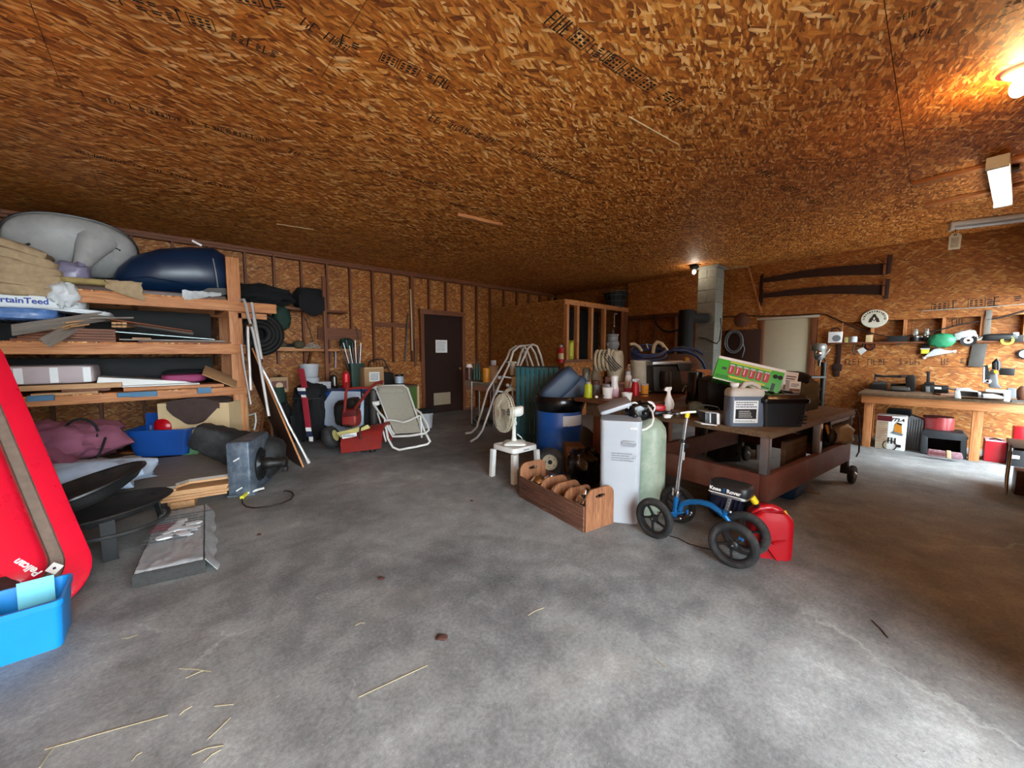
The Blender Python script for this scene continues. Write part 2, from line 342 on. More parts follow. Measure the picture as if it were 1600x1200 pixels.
M0('''ink #14110e .7 0 var=.3 sc=40
stamp_ink #1c150f .8 0 var=.4 sc=40
white_paint #dcdcd6 .5 0 var=.06
white_plastic #e2e2dc .4 0 var=.07 dirt=#a9a391 dsc=6 damt=.35
cream_plastic #cfc7ae .5 0 var=.12 dirt=#8a7d60 dsc=5 damt=.4
paper #eef0ee .8 0 var=.04
paper_line #5c6268 .8 0
grey_print #777d80 .7 0
black_plastic #17181a .38 0 var=.25
black_matte #131313 .75 0 var=.3
black_film #0d0e10 .22 0 var=.3 sc=20 bump=.6 bsc=14
black_rubber #1d1d1e .8 0 var=.3 dirt=#5a5650 dsc=9 damt=.5 bump=.3
rubber_dusty #1e1f20 .7 0 var=.3 dirt=#4a4946 dsc=8 damt=.4 bump=.3
black_cloth #121316 .9 0 var=.35 sc=14 bump=.4 bsc=200
steel #9a9a98 .35 1 var=.25
chrome #d5d6d6 .14 1 var=.1
brushed #b5b6b6 .4 1 var=.15
alu #e6e6e4 .45 .6 var=.12
dark_steel #3c3a37 .5 .8 var=.35 sc=10
rust_steel #6a3a2c .65 .3 var=.4 sc=9 dirt=#8a5a40 dsc=5 damt=.6
rail_paint #683322 .6 0 var=.4 sc=6 dirt=#735a48 dsc=4 damt=.5
grey_iron #55514c .6 .5 var=.3
red_plastic #b30b1a .3 0 var=.08
sled_red #da1230 .28 0 var=.10 sc=3 dirt=#a31a2a dsc=2 damt=.3
dirt_brown #7d6a5c .9 0 var=.3 sc=20
tub_blue #0f86d2 .35 0 var=.08
cyan_paper #7fdcec .7 0 var=.1 sc=20
tote_blue #1c4f9e .4 0 var=.12
barrel_blue #1656ac .35 0 var=.14 sc=4 dirt=#5672a0 dsc=5 damt=.4
navy_gloss #0c2644 .32 0 var=.2
navy_cloth #2a3a52 .7 0 var=.3 sc=6 bump=.3
cushion_blue #3d4f66 .5 0 var=.25 sc=5 bump=.2
jacket #8b5064 .85 0 var=.2 sc=10 bump=.4 bsc=90
brown_cloth #4b3a35 .9 0 var=.3 sc=12 bump=.4
light_cloth #b7c8da .85 0 var=.15 sc=9 bump=.3
teal_cloth #1a8a7a .7 0
fire_black #222323 .65 .2 var=.3 sc=8 dirt=#55534e dsc=5 damt=.4
silver_wrap #b4b7b8 .3 .1 var=.35 sc=18 bump=.8 bsc=25
clear_wrap #c5c9ca .18 0 var=.3 sc=20 bump=.8 bsc=20
shingle #3b3a38 .9 0 var=.4 sc=50
grey_shell #a9a8a5 .45 0 var=.12 sc=5 dirt=#6d6c68 dsc=3 damt=.5
insulation #b39a78 .95 0 var=.3 sc=18 bump=.8 bsc=40
insul_yellow #a8935f .95 0 var=.3 sc=18 bump=.8 bsc=40
foam_white #cfd0cd .7 0 var=.15 sc=20
foam_grey #8d8d8a .8 0 var=.2 sc=20
bag_white #dfe4e6 .35 0 var=.1 bump=.4 bsc=12
film_lilac #8d86a0 .3 0 var=.3 sc=14 bump=.6 bsc=15
film_blue #5f86c0 .25 0 var=.4 sc=16 bump=.6 bsc=15
print_blue #1a3f9a .6 0
mattress #c3b4b4 .85 0 var=.12 sc=6 bump=.3 bsc=120
magenta #9b3c68 .7 0
foam_blue #4f7d9e .7 0 var=.2
glass_edge #9fc4b6 .15 0
tan_board #b48c62 .7 0 var=.15
card #b08a62 .8 0 var=.1
card_pale #d3b88c .8 0 var=.08
card_brown #8a6647 .85 0 var=.15
green_tub #6fa06a .45 0 var=.12
heater_blue #55626f .5 .4 var=.25 sc=7 dirt=#8d939a dsc=12 damt=.6
yellow #e0c020 .45 0
yellow_print #d8d23a .5 0
amber #e2961c .4 0
red_paint #9b2a24 .5 .1 var=.3 sc=8 dirt=#6a3a30 dsc=5 damt=.6
dark_red #5e1418 .5 .1 var=.3 sc=8
cloth_red #98182a .8 0 var=.2
cloth_navy #1c2546 .8 0
pale_yellow #d2c67c .55 0 var=.2 sc=10
mesh_grey #a8a393 .8 0 var=.15 sc=40 bump=.4 bsc=300
mesh_dark #7d786a .8 0 var=.15 sc=40
ice_panel #b4c2d2 .5 0 var=.1
green_dark #123a2c .45 0 var=.2
green_bag #1b3a30 .8 0 var=.3
green_cab #4b6a2c .5 0 var=.2
green_tarp #2f8a60 .4 0 var=.25 sc=20 bump=.6 bsc=18
teal_slat #2c6a70 .5 .1 var=.2 sc=5 dirt=#1d4448 dsc=4 damt=.6
cooler_blue #1d3560 .5 0 var=.2
pail_white #b9bcc0 .45 0 var=.12
softener #a9adb2 .4 0 var=.06 sc=4
softener_dark #8b8f94 .45 0
resin_green #a3b59f .35 0 var=.2 sc=7 dirt=#d8dccb dsc=8 damt=.5
scooter_blue #1c6aa8 .25 .4 var=.1
vinyl_black #1a1b1d .42 0 var=.2
pink #e35aa0 .45 0
pale_pink #ecc6d8 .4 0
bright_red #c01422 .4 0
lime #b8c418 .45 0
bottle_white #ece9e4 .35 0
jug_smoke #6a7687 .3 0 var=.12 sc=3
jug_clear #c8c2b6 .35 0
box_green #3fae2e .45 0 var=.08
berry_red #c03a34 .5 0 var=.3 sc=30
box_orange #d88a22 .5 0
grey_case #6e7072 .55 0 var=.15
wire_red #c04a4c .35 .1 var=.2 sc=20
case_dark #34373a .5 0 var=.2
pack_pink #a8828a .25 0 var=.4 sc=30
tool_red #b01826 .4 0
rag_olive #57503c .9 0 var=.3 sc=12 bump=.4
beige_door #b9ae92 .6 0 var=.06
beige_trim #b7a998 .6 0
door_brown #2b1409 .9 0 var=.15 sc=3
plate_beige #a8957a .6 0
saw_rust #3a2018 .7 .4 var=.4 sc=12
drill_grey #8d8f8c .4 .5 var=.3
saw_grey #7a7d80 .4 .5 var=.2
saw_light #d4d8dc .35 .3 var=.1
lime_tape #b8d83a .4 0
lens #c9c2a4 .3 0
brown_panel #3a1f15 .6 0 var=.2
stove_black #080808 .85 0 var=.2
basket_wire #4a5a60 .4 .6
tub_black #101214 .5 0
hose_blue #20345c .4 0 var=.2
hose_cream #b7a684 .5 0 var=.15
pump_beige #b3a68c .5 0 var=.2 sc=10 dirt=#6a5f4c dsc=8 damt=.5
motor_dark #262421 .5 .4 var=.3
cord_dark #26140e .6 0
cord_white #dcdcd2 .5 0
brass #b08a3c .35 .8
straw #a79a78 .9 0 var=.2
leaf #4a2a20 .9 0
leather #5f3620 .8 0 var=.2
wire_frame #c8c6bc .4 .4 var=.2
grille #a09070 .5 .3 var=.3
fan_white #dcdcd4 .4 0 var=.08
bin_blue #12406a .4 0
ring_white #e8e8e0 .5 0
sign_white #d9d6c4 .7 0 var=.08
stripe_dark #2c1a10 .6 0''')
def emit(name, col, st):
    t = NT(name); t.out(col, .4); t.b.inputs['Emission Color'].default_value = lin(col); t.b.inputs['Emission Strength'].default_value = st; _M[name] = t.m
emit('tube_on', '#fff6e4', 2.4); emit('bulb_on', '#ffd090', 36.0); emit('small_bulb', '#fff0d8', 18.0)
def clear(name, col, rough=.08, tr=.9):
    t = NT(name); t.out(col, rough, **{'Transmission_Weight': tr, 'IOR': 1.45}); _M[name] = t.m
clear('glass', '#e6efe9'); clear('jug_plastic', '#e9e6dc', .3, .6)
# ================================================================== the room
ZC = 3.12; YB = 7.75; XR = 8.75; XL = -1.6; YF = -.95
def S(o): o['kind'] = 'structure'; return o
S(MB().box2((XL-.1, YF-.3, -.15), (XR+.2, YB+.2, 0)).build('floor', 'concrete', smooth=0))
S(MB().box2((-16, -26, -.2), (26, YF-.3, -.03)).build('driveway', 'gravel', smooth=0))
ceil = S(MB().box2((XL-.1, YF-.1, ZC+.016), (XR+.2, YB+.2, ZC+.12)).build('ceiling', 'black_matte', smooth=0))
def sheets(parent, name, mat, a0, a1, b0, b1, la, lb, fn, gap=.004, stag=True):
    """cover a0..a1 x b0..b1 with boards la x lb; fn(a,b,a2,b2) -> two corners"""
    j = 0; b = b0
    while b < b1-.02:
        b2 = min(b+lb, b1); a = a0-(la/2 if (stag and j % 2) else 0)
        while a < a1-.02:
            p, q = max(a, a0), min(a+la, a1)
            if q-p > .03: MB().box2(*fn(p+gap/2, b+gap/2, q-gap/2, b2-gap/2)).build(name, mat, parent, smooth=0)
            a += la
        b = b2; j += 1
sheets(ceil, 'ceiling_panel', 'osb_ceiling', XL, XR+.1, YF, YB+.1, 2.44, 1.22, lambda a, b, c, d: ((a, b, ZC), (c, d, ZC+.015)))
# printed grade stamps on the ceiling sheets (flat print)
def stamp(p, q, hgt, seed, parent=ceil, nrm=Vector((0, 0, -1)), dens=1.0, frame_=True):
    r = random.Random(seed); p, q = Vector(p), Vector(q); L = (q-p).length; x = (q-p).normalized(); y = nrm.cross(x)
    b = MB(); s = 0.0
    def rect(s0, s1, t0, t1):
        vs = [p+x*a+y*t+nrm*o for o in (.0002, .0008) for t in (t0, t1) for a in (s0, s1)]
        b.add(vs, [(4, 5, 7, 6), (0, 2, 3, 1), (0, 1, 5, 4), (2, 6, 7, 3), (0, 4, 6, 2), (1, 3, 7, 5)])
    while s < L:
        k = r.random(); wd = hgt*r.uniform(.35, .6)
        if k < .12*1/dens: s += hgt*r.uniform(.4, 1.0); continue
        if k < .3 and frame_:                               # a boxed grade mark
            wd = hgt*r.uniform(1.0, 1.5); e = hgt*.05
            for a in ((s, s+wd, 0, e), (s, s+wd, hgt-e, hgt), (s, s+e, 0, hgt), (s+wd-e, s+wd, 0, hgt)): rect(*a)
            for i in range(3):
                for j in range(3): rect(s+wd*(.12+.28*i), s+wd*(.12+.28*i)+wd*.16, hgt*(.15+.25*j), hgt*(.3+.25*j))
        elif k < .62:                                        # big character: stem and bars
            e = hgt*.09
            rect(s, s+e, 0, hgt)
            for j in range(3):
                if r.random() < .7: rect(s, s+wd*r.uniform(.5, .9), hgt*(.45*j), hgt*(.45*j)+e)
            if r.random() < .5: rect(s+wd*.8, s+wd*.8+e, 0, hgt*r.choice((.5, 1)))
        else:                                                # small lines of print
            for j in range(5):
                if r.random() < .8: rect(s, s+wd*r.uniform(.5, 1), hgt*(.2*j+.02), hgt*(.2*j+.13))
        s += wd+hgt*.12
    return b.build('printed_stamp', 'stamp_ink', parent, smooth=0)
for i, (u0, v0, u1, v1, hh) in enumerate([(170, 2, 332, 48, .085), (345, 55, 432, 92, .07), (470, 105, 492, 116, .06), (350, 0, 446, 18, .085), (468, 38, 520, 70, .07),
        (530, 70, 702, 142, .09), (130, 150, 280, 190, .07), (292, 193, 412, 222, .07), (450, 238, 464, 243, .07), (118, 238, 312, 284, .06), (322, 288, 402, 300, .06),
        (668, 188, 834, 248, .085), (845, 262, 922, 288, .08), (838, 28, 912, 82, .10), (915, 82, 945, 98, .08), (940, 100, 1048, 168, .10), (1050, 172, 1072, 184, .07), (1078, 202, 1102, 197, .04),
        (590, 268, 720, 300, .06), (700, 318, 800, 342, .05), (1168, 262, 1200, 278, .1), (1215, 292, 1270, 322, .1), (1400, 36, 1456, 13, .05), (1412, 66, 1462, 48, .05), (1570, 12, 1600, 2, .05)]):
    stamp(px(u0, v0, 'z', ZC), px(u1, v1, 'z', ZC), hh, 30+i)

# ---- back wall: sheathing boards between open studs, a board wainscot, top plates
wb = S(MB().box2((XL-.1, YB+.013, 0), (XR+.2, YB+.12, ZC+.05)).build('wall_back', 'black_matte', smooth=0))
sheets(wb, 'wall_panel', 'osb_back', XL, 4.3, 0, ZC, 2.44, 1.22, lambda a, b, c, d: ((a, YB, b), (c, YB+.012, d)))
sheets(wb, 'wall_panel', 'osb_back', 5.42, XR, 0, ZC, 2.44, 1.22, lambda a, b, c, d: ((a, YB, b), (c, YB+.012, d)), stag=False)
sheets(wb, 'wall_panel', 'osb_back', 4.3, 5.42, 2.36, ZC, 2.44, 1.22, lambda a, b, c, d: ((a, YB, b), (c, YB+.012, d)))
for x in [1.08-.432*k for k in range(6, 0, -1)]+[1.1, 1.51, 1.93, 2.36, 2.78, 3.22, 3.64, 4.07, 4.51, 4.95, 5.42, 5.84, 6.27, 6.73, 7.2, 7.65, 8.1, 8.5]:
    z0 = 2.36 if 4.2 < x < 5.38 else .04
    MB().box2((x-.019, YB-.089, z0), (x+.019, YB, 3.03)).build('stud', 'stud_z', wb, bev=.003, bseg=1)
    if x == 4.07: MB().box2((x+.02, YB-.089, .04), (x+.058, YB, 3.03)).build('stud', 'stud_z', wb, bev=.003, bseg=1)
for a, b in ((XL, 1.5), (1.5, 5.1), (5.1, XR)):
    MB().box2((a+.002, YB-.095, 3.03), (b-.002, YB, 3.07)).build('top_plate', 'stud_x', wb, bev=.003, bseg=1)
    MB().box2((a-.2, YB-.095, 3.072), (b-.2, YB, ZC-.002)).build('top_plate', 'stud_x', wb, bev=.003, bseg=1)
for a, b in ((XL, 4.25), (5.45, XR)): MB().box2((a, YB-.089, 0), (b, YB, .038)).build('bottom_plate', 'stud_x', wb)
MB().box2((3.24, YB-.1, 1.93), (4.05, YB-.062, 2.02)).build('blocking', 'stud_x', wb, bev=.003)
for a, b in ((.2, 1.9), (1.905, 4.25)): MB().box2((a, YB-.104, 0), (b, YB-.09, 1.20)).build('wainscot_panel', 'osb_back', wb, smooth=0)
# ---- door in the back wall
d1 = S(MB().box2((4.36, YB-.06, 0.02), (5.36, YB-.015, 2.23)).build('door_1', 'door_brown', bev=.004))
MB().box2((4.24, YB-.12, 2.25), (5.40, YB-.03, 2.36)).build('lintel', 'stud_x', d1, bev=.004)
for a in (4.26, 5.37): MB().box2((a, YB-.105, 0), (a+.085, YB-.02, 2.25)).build('door_jamb', 'stud_z', d1, bev=.004)
MB().box2((4.58, YB-.07, .19), (5.03, YB-.058, .47)).build('kick_plate', 'plate_beige', d1, bev=.003)
MB().lathe([(.02, 0), (.02, .03), (.032, .05), (.03, .075), (.01, .085)], 14, Matrix.Translation((5.28, YB-.06, 1.02)) @ Matrix.Rotation(R(90), 4, 'X')).build('door_knob', 'brass', d1)
nt = tag(MB().box2((4.65, YB-.066, 1.40), (4.96, YB-.0605, 1.69)).build('notice_sheet', 'paper', smooth=0), 'white printed notice sheet taped to the dark brown back door', 'paper')
lines(nt, 'printed_line', 'paper_line', .26, .24, 9, Matrix.Translation((4.805, YB-.066, 1.545)), 4, fill=.5)

# ---- right wall: sheathing in the recesses, studs, cladding boards
XW = XR+.13
wr = S(MB().box2((XW+.012, YF-.1, 0), (XW+.1, YB+.1, ZC+.05)).build('wall_right', 'black_matte', smooth=0))
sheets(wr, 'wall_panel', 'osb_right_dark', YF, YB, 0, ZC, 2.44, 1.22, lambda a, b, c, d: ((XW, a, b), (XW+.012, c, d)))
for y in [YF+.1, -.82, -.44, -.07, .34, .72, 1.12, 1.44, 2.36, 2.8, 3.15, 3.6, 4.05, 4.55, 4.95, 5.3]:
    MB().box2((XR+.002, y-.019, 0), (XW, y+.019, ZC)).build('stud', 'lumber_z' if y < 1.2 else 'stud_z', wr, bev=.003, bseg=1)
def clad(y0, y1, z0, z1, mat='osb_right'): sheets(wr, 'wall_panel', mat, y0, y1, z0, z1, 2.44, 1.22, lambda a, b, c, d: ((XR-.015, a, b), (XR, c, d)), stag=False)
clad(YF, 1.44, 0, 1.19); clad(YF, 1.44, 1.19, 1.58); clad(1.10, 1.44, 1.58, 1.92); clad(YF, 3.2, 2.06, ZC); clad(YF, 1.44, 1.92, 2.06); clad(2.36, 3.2, 0, 2.06); clad(3.2, 5.26, 2.3, ZC)
MB().box2((XR-.10, -1.25, 1.545), (XW, 1.25, 1.572)).build('niche_shelf', 'stud_y', wr, bev=.003)
MB().box2((XR-.03, 3.2, 2.22), (XR+.05, 5.26, 2.31)).build('ledger', 'darkwood_y', wr)
for i, (u0, v0, u1, v1) in enumerate([(1455, 486, 1468, 485), (1488, 483, 1500, 482), (1512, 481, 1548, 478), (1552, 478, 1580, 476), (1586, 477, 1600, 475)]):
    stamp(px(u0, v0, 'x', XR-.015), px(u1, v1, 'x', XR-.015), .13, 80+i, wr, Vector((-1, 0, 0)))
for i, (u0, u1) in enumerate([(1320, 1342), (1345, 1362), (1364, 1385), (1405, 1430), (1470, 1485), (1500, 1515)]):
    stamp(px(u0, 570, 'x', XR-.015), px(u1, 570, 'x', XR-.015), .1, 90+i, wr, Vector((-1, 0, 0)), frame_=False)
stamp(px(1487, 509, 'x', XW), px(1502, 508, 'x', XW), .1, 97, wr, Vector((-1, 0, 0)), frame_=False)
d2 = S(MB().box2((XR+.0, 1.535, 0.01), (XR+.04, 2.27, 2.03)).build('door_2', 'beige_door', bev=.004))
for a in (1.45, 2.275): MB().box2((XR-.03, a, 0), (XR+.06, a+.085, 2.03)).build('door_jamb', 'stud_z', d2, bev=.004)
MB().box2((XR-.045, 1.42, 2.032), (XR+.02, 2.40, 2.075)).build('head_trim', 'beige_trim', d2, bev=.004)

# ---- partition: a lower boxed-in room in the far corner, boarded on one side and open studs on the other
XP, YP, ZP = 6.28, 5.27, 2.5
wp = S(MB().box2((XP-.012, YP-.05, ZP-.0), (XR, YB, ZP+.012)).build('wall_partition', 'osb_ceiling', smooth=0))
sheets(wp, 'wall_panel', 'osb_right', YP, YB-.1, 0, ZP, 1.22, 2.44, lambda a, b, c, d: ((XP-.012, a, b), (XP, c, d)), stag=False)
for y in (YP+.45, YP+.9, YP+1.35, YP+1.8, YP+2.25): MB().box2((XP+.001, y-.02, .04), (XP+.09, y+.02, ZP-.04)).build('stud', 'stud_z', wp)
for u in (885, 901, 923, 943):
    x = px(u, 520, 'y', YP)[0]; MB().box2((x-.036, YP-.04, 1.25), (x+.04, YP+.05, ZP-.09)).build('stud', 'lumber_z', wp, bev=.003, bseg=1)
MB().box2((XP-.01, YP-.04, ZP-.088), (XR-.02, YP+.05, ZP-.002)).build('top_plate', 'lumber_x', wp, bev=.003)
MB().box2((XP-.01, YP-.045, 1.19), (7.75, YP+.05, 1.248)).build('sill_plate', 'stud_x', wp, bev=.003)
MB().box2((XP-.01, YP-.02, 0), (7.75, YP-.008, 1.188)).build('knee_panel', 'osb_back', wp, smooth=0)
for a, b in ((8.42, 8.57), (8.58, 8.73)): MB().box2((a, YP-.03, 0), (b, YP-.01, ZP-.09)).build('board', 'stud_z', wp, bev=.002)

# ---- concrete block chimney, block by block
x0 = 8.1; yc = px(1117.5, 480, 'x', x0)[1]; y1 = px(1089, 480, 'x', x0)[1]; x1 = px(1130, 470, 'y', yc)[0]
chim = S(MB().box2((x0+.01, yc+.01, 0), (x1-.01, y1-.01, ZC-.01)).build('wall_chimney', 'mortar', smooth=0))
k = 0; z = 0
while z < ZC-.09:
    h = min(.24, ZC-.07-z)
    if k % 2: bx = [((x0, yc, z), (x1, y1, z+h-.012))]
    else: bx = [((x0, yc, z), (x1, (yc+y1)/2-.004, z+h-.012)), ((x0, (yc+y1)/2+.004, z), (x1, y1, z+h-.012))]
    for a, b in bx: MB().box2(a, b).build('concrete_block', 'block', chim, bev=.006, bseg=1)
    z += h; k += 1
MB().box2((x0-.03, yc-.03, ZC-.055), (x1+.03, y1+.03, ZC-.005)).build('chimney_cap', 'block', chim, bev=.006)
# ---- left and front walls (behind and beside the camera) with two open bays to the daylight
MB().box2((XW+.012, -5.7, 0), (XW+.1, YF-.1, ZC+.05)).build('added_shade_wing', 'stud_y', wr, smooth=0)  # unseen wall added outside to keep side daylight off the right floor
wl = S(MB().box2((XL-.1, -3.4, 0), (XL, YB+.1, ZC+.05)).build('wall_left', 'osb_right', smooth=0))  # the stretch outside the front wall is added to cut shallow daylight
wf = S(MB().box2((OP1, YF-.12, 0), (OP2, YF, ZC+.05)).build('wall_front', 'osb_back', smooth=0))
MB().box2((OP1-.1, YF+.001, 0), (5.8, YF+.21, ZC)).build('added_shade_pier', 'osb_back', wf, smooth=0)  # unseen thickening of the front wall, added to darken the floor near it
MB().box2((XL, -2.4, ZC-.1), (OP1+.1, YF-.001, ZC+.02)).build('added_shade_roof', 'osb_ceiling', wf, smooth=0)  # unseen overhang added to block the high sky and soften the daylight falloff
MB().box2((OP1, -2.4, 0), (OP1+.1, YF-.121, ZC-.101)).build('added_shade_wall', 'osb_back', wf, smooth=0)  # unseen side wall added to narrow the daylight from the near bay
MB().box2((OP2, YF-.12, 2.2), (XR+.2, YF, ZC+.05)).build('lintel_panel', 'osb_back', wf, smooth=0)
portal('portal_bay', ((XL+OP1)/2, -2.4, 1.5), (R(-90), 0, 0), OP1-XL, 3.0)
portal('portal_side', ((OP2+XR)/2, YF-.06, 1.1), (R(-90), 0, 0), XR-OP2, 2.2)
# ================================================================== left side: storage rack and what lies on it
def soft(size, e=.5, amp=.08, fr=3.0, n=22, m=12, seed=0, e2=None, crease=0.0):
    """lumpy rounded body of cloth, film or foam, resting on z = 0"""
    e2 = e2 or e; sx, sy, sz = size; b = MB()
    def sp(c, k): return math.copysign(abs(c)**k, c)
    def fn(a, q):
        th = 2*PI*a; ph = -PI/2+PI*q
        d = Vector((sp(math.cos(ph), e2)*sp(math.cos(th), e), sp(math.cos(ph), e2)*sp(math.sin(th), e), sp(math.sin(ph), e2)))
        k = 1+amp*nz(d.x*fr+seed, d.y*fr, d.z*fr)+amp*.5*nz(d.x*fr*2.3, d.y*fr*2.3+seed, d.z*fr*2.3)
        if crease: k -= crease*abs(nz(d.x*fr*1.7+seed*2, d.y*fr*1.7, d.z*fr*1.7))**.5
        p = d*k; return Vector((p.x*sx/2, p.y*sy/2, p.z*sz/2+sz/2))
    return b.grid(fn, n, m, closed=True)
def slab_y(name, label, cat, u0, u1, vt, vb, y0, depth, mat, group=None, rz=0, bev=.003, u=None):
    """board or box on a deck: its front face lies in the plane y = y0"""
    um = (u0+u1)/2 if u is None else u; vm = (vt+vb)/2
    xa, xb = px(u0, vm, 'y', y0)[0], px(u1, vm, 'y', y0)[0]; zb, zt = px(um, vb, 'y', y0)[2], px(um, vt, 'y', y0)[2]
    b = MB().box((0, depth/2, (zt-zb)/2), (xb-xa, depth, zt-zb)); o = b.build(name, mat, bev=bev)
    o.location = ((xa+xb)/2, y0, zb); o.rotation_euler = (0, 0, rz); return tag(o, label, cat, group)
YR = 5.86
rack = T('storage_rack', 'tall storage rack of orange fir lumber with three loaded decks on the left', 'rack')
zt1 = (1.91, 2.03); zt2 = (1.385, 1.50); zt3 = (.875, .965)
xp = px(364, 430, 'y', YR+.04)[0]
for yy in (YR+.04, YR+1.15):
    for xx in (xp, -1.45): MB().box2((xx-.068, yy, 0), (xx+.068, yy+.038, 2.57)).build('post', 'lumber_z', rack, bev=.003)
xe = px(432, 484, 'y', YR)[0]
for (a, b), r_ in ((zt1, xe), (zt2, xp+.085), (zt3, xp+.075)):
    MB().box2((-1.55, YR, a), (r_, YR+.038, b)).build('beam', 'lumber_x', rack, bev=.004)
    MB().box2((-1.55, YR+1.112, a), (xp+.2, YR+1.15, b)).build('beam', 'lumber_x', rack, bev=.004)
    for xx in (xp-.09, -.2, -.8, -1.45): MB().box2((xx-.019, YR+.04, b-.095), (xx+.019, YR+1.11, b-.002)).build('cross_beam', 'lumber_y', rack)
    MB().box2((-1.55, YR+.002, b), (xp-.075, YR+1.14, b+.012)).build('deck', 'osb_ceiling', rack, smooth=0)
MB().box2((px(374, 520, 'y', YR)[0], YR+.04, 1.83), (px(418, 497, 'y', YR)[0], YR+.078, 1.90)).build('ledger', 'lumber_x', rack, bev=.003)
Z1, Z2, Z3 = zt1[1]+.0125, zt2[1]+.0125, zt3[1]+.0125

# --- top deck
def ellshell():
    c = px(117, 389, 'y', 6.42); k = mpp(c); n = (CAMP-c).normalized(); n = (n-Vector((0, 0, .25))).normalized()
    x = (RT*.95-Vector((0, 0, 1))*.31); x = (x-n*x.dot(n)).normalized(); y = n.cross(x)
    M = frame(c, x, y, n); o = TM('plastic_shell', 'big grey moulded plastic shell with a central fin tilted on the top deck', 'shell', M)
    A, Bq = 70*k, 46*k; rings = []
    for s, h in ((.97, -.09), (1.0, -.085), (1.02, -.05), (1.0, -.02), (.97, .0), (.88, .03), (.7, .065), (.48, .085), (.25, .095), (.04, .097)):
        rings.append([(A*s*math.copysign(abs(math.cos(t))**.85, math.cos(t)), Bq*s*math.copysign(abs(math.sin(t))**.85, math.sin(t)), h) for t in [2*PI*i/40 for i in range(40)]])
    MB().loft(rings).build('shell_body', 'grey_shell', o, smooth=50)
    fin = []
    for t in range(9):
        q = t/8; cx = .17-.20*q**.9; cy = .13-.38*q; w_ = .12*(1-q)**1.5+.04; d_ = .12*(1-q)**1.2+.045
        fin.append([(cx+w_*math.cos(a), cy+d_*math.sin(a)*.8, .065+.27*q+.02*math.sin(a)) for a in [2*PI*i/14 for i in range(14)]])
    MB().loft(fin).build('fin', 'grey_shell', o, smooth=60)
    MB().box((.62*A, .28*Bq, .064), (.10, .018, .012), (0, .15, -.5)).build('slot', 'black_matte', o)
    MB().box((-.66*A, -.02*Bq, .066), (.05, .022, .012), (0, -.15, .6)).build('slot', 'black_matte', o)
    MB().box((-.03, -.30, .345), (.05, .018, .01)).build('fin_tip_slot', 'black_matte', o)
    rim = [(A*1.03*math.copysign(abs(math.cos(t))**.85, math.cos(t)), Bq*1.04*math.copysign(abs(math.sin(t))**.85, math.sin(t)), -.06) for t in [2*PI*i/48 for i in range(48)]]
    MB().tube(rim, .014, 6, closed=True).build('rim', 'black_plastic', o)
ellshell()
def hull():
    c = px(285, 444, 'y', 6.1); k = mpp(c)*1.02; o = T('sled_hull', 'dark navy blue plastic hull lying behind the rack post on the top deck', 'hull', (c[0], c[1]+.3, Z1+.045))
    secs = []; L = 150*k
    for q, hh, dd, zz in ((-.5, .1, .25, .06), (-.46, .2, .42, .02), (-.36, .32, .58, 0), (-.15, .42, .68, 0), (.1, .48, .7, 0), (.28, .5, .68, 0), (.4, .42, .6, .02), (.47, .3, .46, .06), (.5, .16, .28, .12)):
        hh *= 1.3; secs.append([(L*q, y, zz+z) for y, z in rrect(dd, hh, min(hh, dd)*.42, 4, 0, hh/2)])
    MB().loft(secs).build('hull_body', 'navy_gloss', o, smooth=60)
    MB().tube([(L*.26, -.33, .47), (L*.27, -.355, .35), (L*.28, -.36, .2), (L*.285, -.355, .12)], .008, 6).build('rope', 'foam_grey', o)
    MB().prism([(L*.1, .02), (L*.2, .1), (L*.36, .12), (L*.4, .06), (L*.3, .02)], -.362, -.345).build('scuffed_patch', 'grey_iron', o)
    MB().tube([(-L*.42, -.25, .14), (-L*.25, -.33, .17), (0, -.352, .13), (L*.1, -.352, .1)], .006, 5).build('ridge', 'navy_gloss', o)
    return o
hull()
o = MB().bar(px(300, 376, 'y', 6.05), px(315, 384, 'y', 6.05), .022, .022).build('wood_stick', 'bottle_white'); tag(o, 'short pale stick resting on top of the navy hull', 'stick')
slab_y('wood_board', 'dark brown board lying along the front of the top deck under the hull', 'board', 118, 352, 450, 456, YR+.02, .2, 'darkwood_x').location.z = Z1
o = soft((.55, .42, .07), .4, .12, 3, seed=3).build('insulation_scrap', 'insul_yellow', smooth=60); o.location = (px(150, 448, 'y', YR)[0], YR+.16, Z1+.045); tag(o, 'torn yellowish insulation scrap hanging over the top beam under the grey shell', 'insulation')
fl = MB().grid(lambda a, q: (-.05+.28*a+.06*nz(a*3, q*3), -.012-.01*math.sin(q*3), .06-.19*q*(.4+.6*a)+.02*nz(a*5, q*4, 2)), 10, 6, .02).build('hanging_flap', 'insulation', o, smooth=60)
fl.location = (.12, -.19, 0)
for i, (ua, ub, hh) in enumerate(((236, 268, .035), (270, 318, .03), (322, 356, .045))):
    o = soft((px(ub, 450, 'y', YR+.1)[0]-px(ua, 450, 'y', YR+.1)[0], .4, hh), .25, .06, 4, seed=i).build('foam_sheet', 'foam_white' if i else 'foam_grey'); o.location = (px((ua+ub)/2, 450, 'y', YR+.1)[0], YR+.42, Z1)
    tag(o, ['grey foam scrap under the left end of the navy hull', 'pale foam sheet under the middle of the navy hull', 'pale foam sheet beside the rack post under the hull'][i], 'foam')
cw = MB().grid(lambda a, q: (.36*a, -.004-.02*math.sin(PI*a)*q, .02-.12*q*(1-.75*a)+.015*nz(a*7, q*5)), 12, 6, .006).build('plastic_wrap', 'clear_wrap', smooth=60)
cw.location = (px(285, 462, 'y', YR)[0], YR+.012, Z1+.055); tag(cw, 'torn white plastic wrap hanging over the top beam beside the rack post', 'wrap')
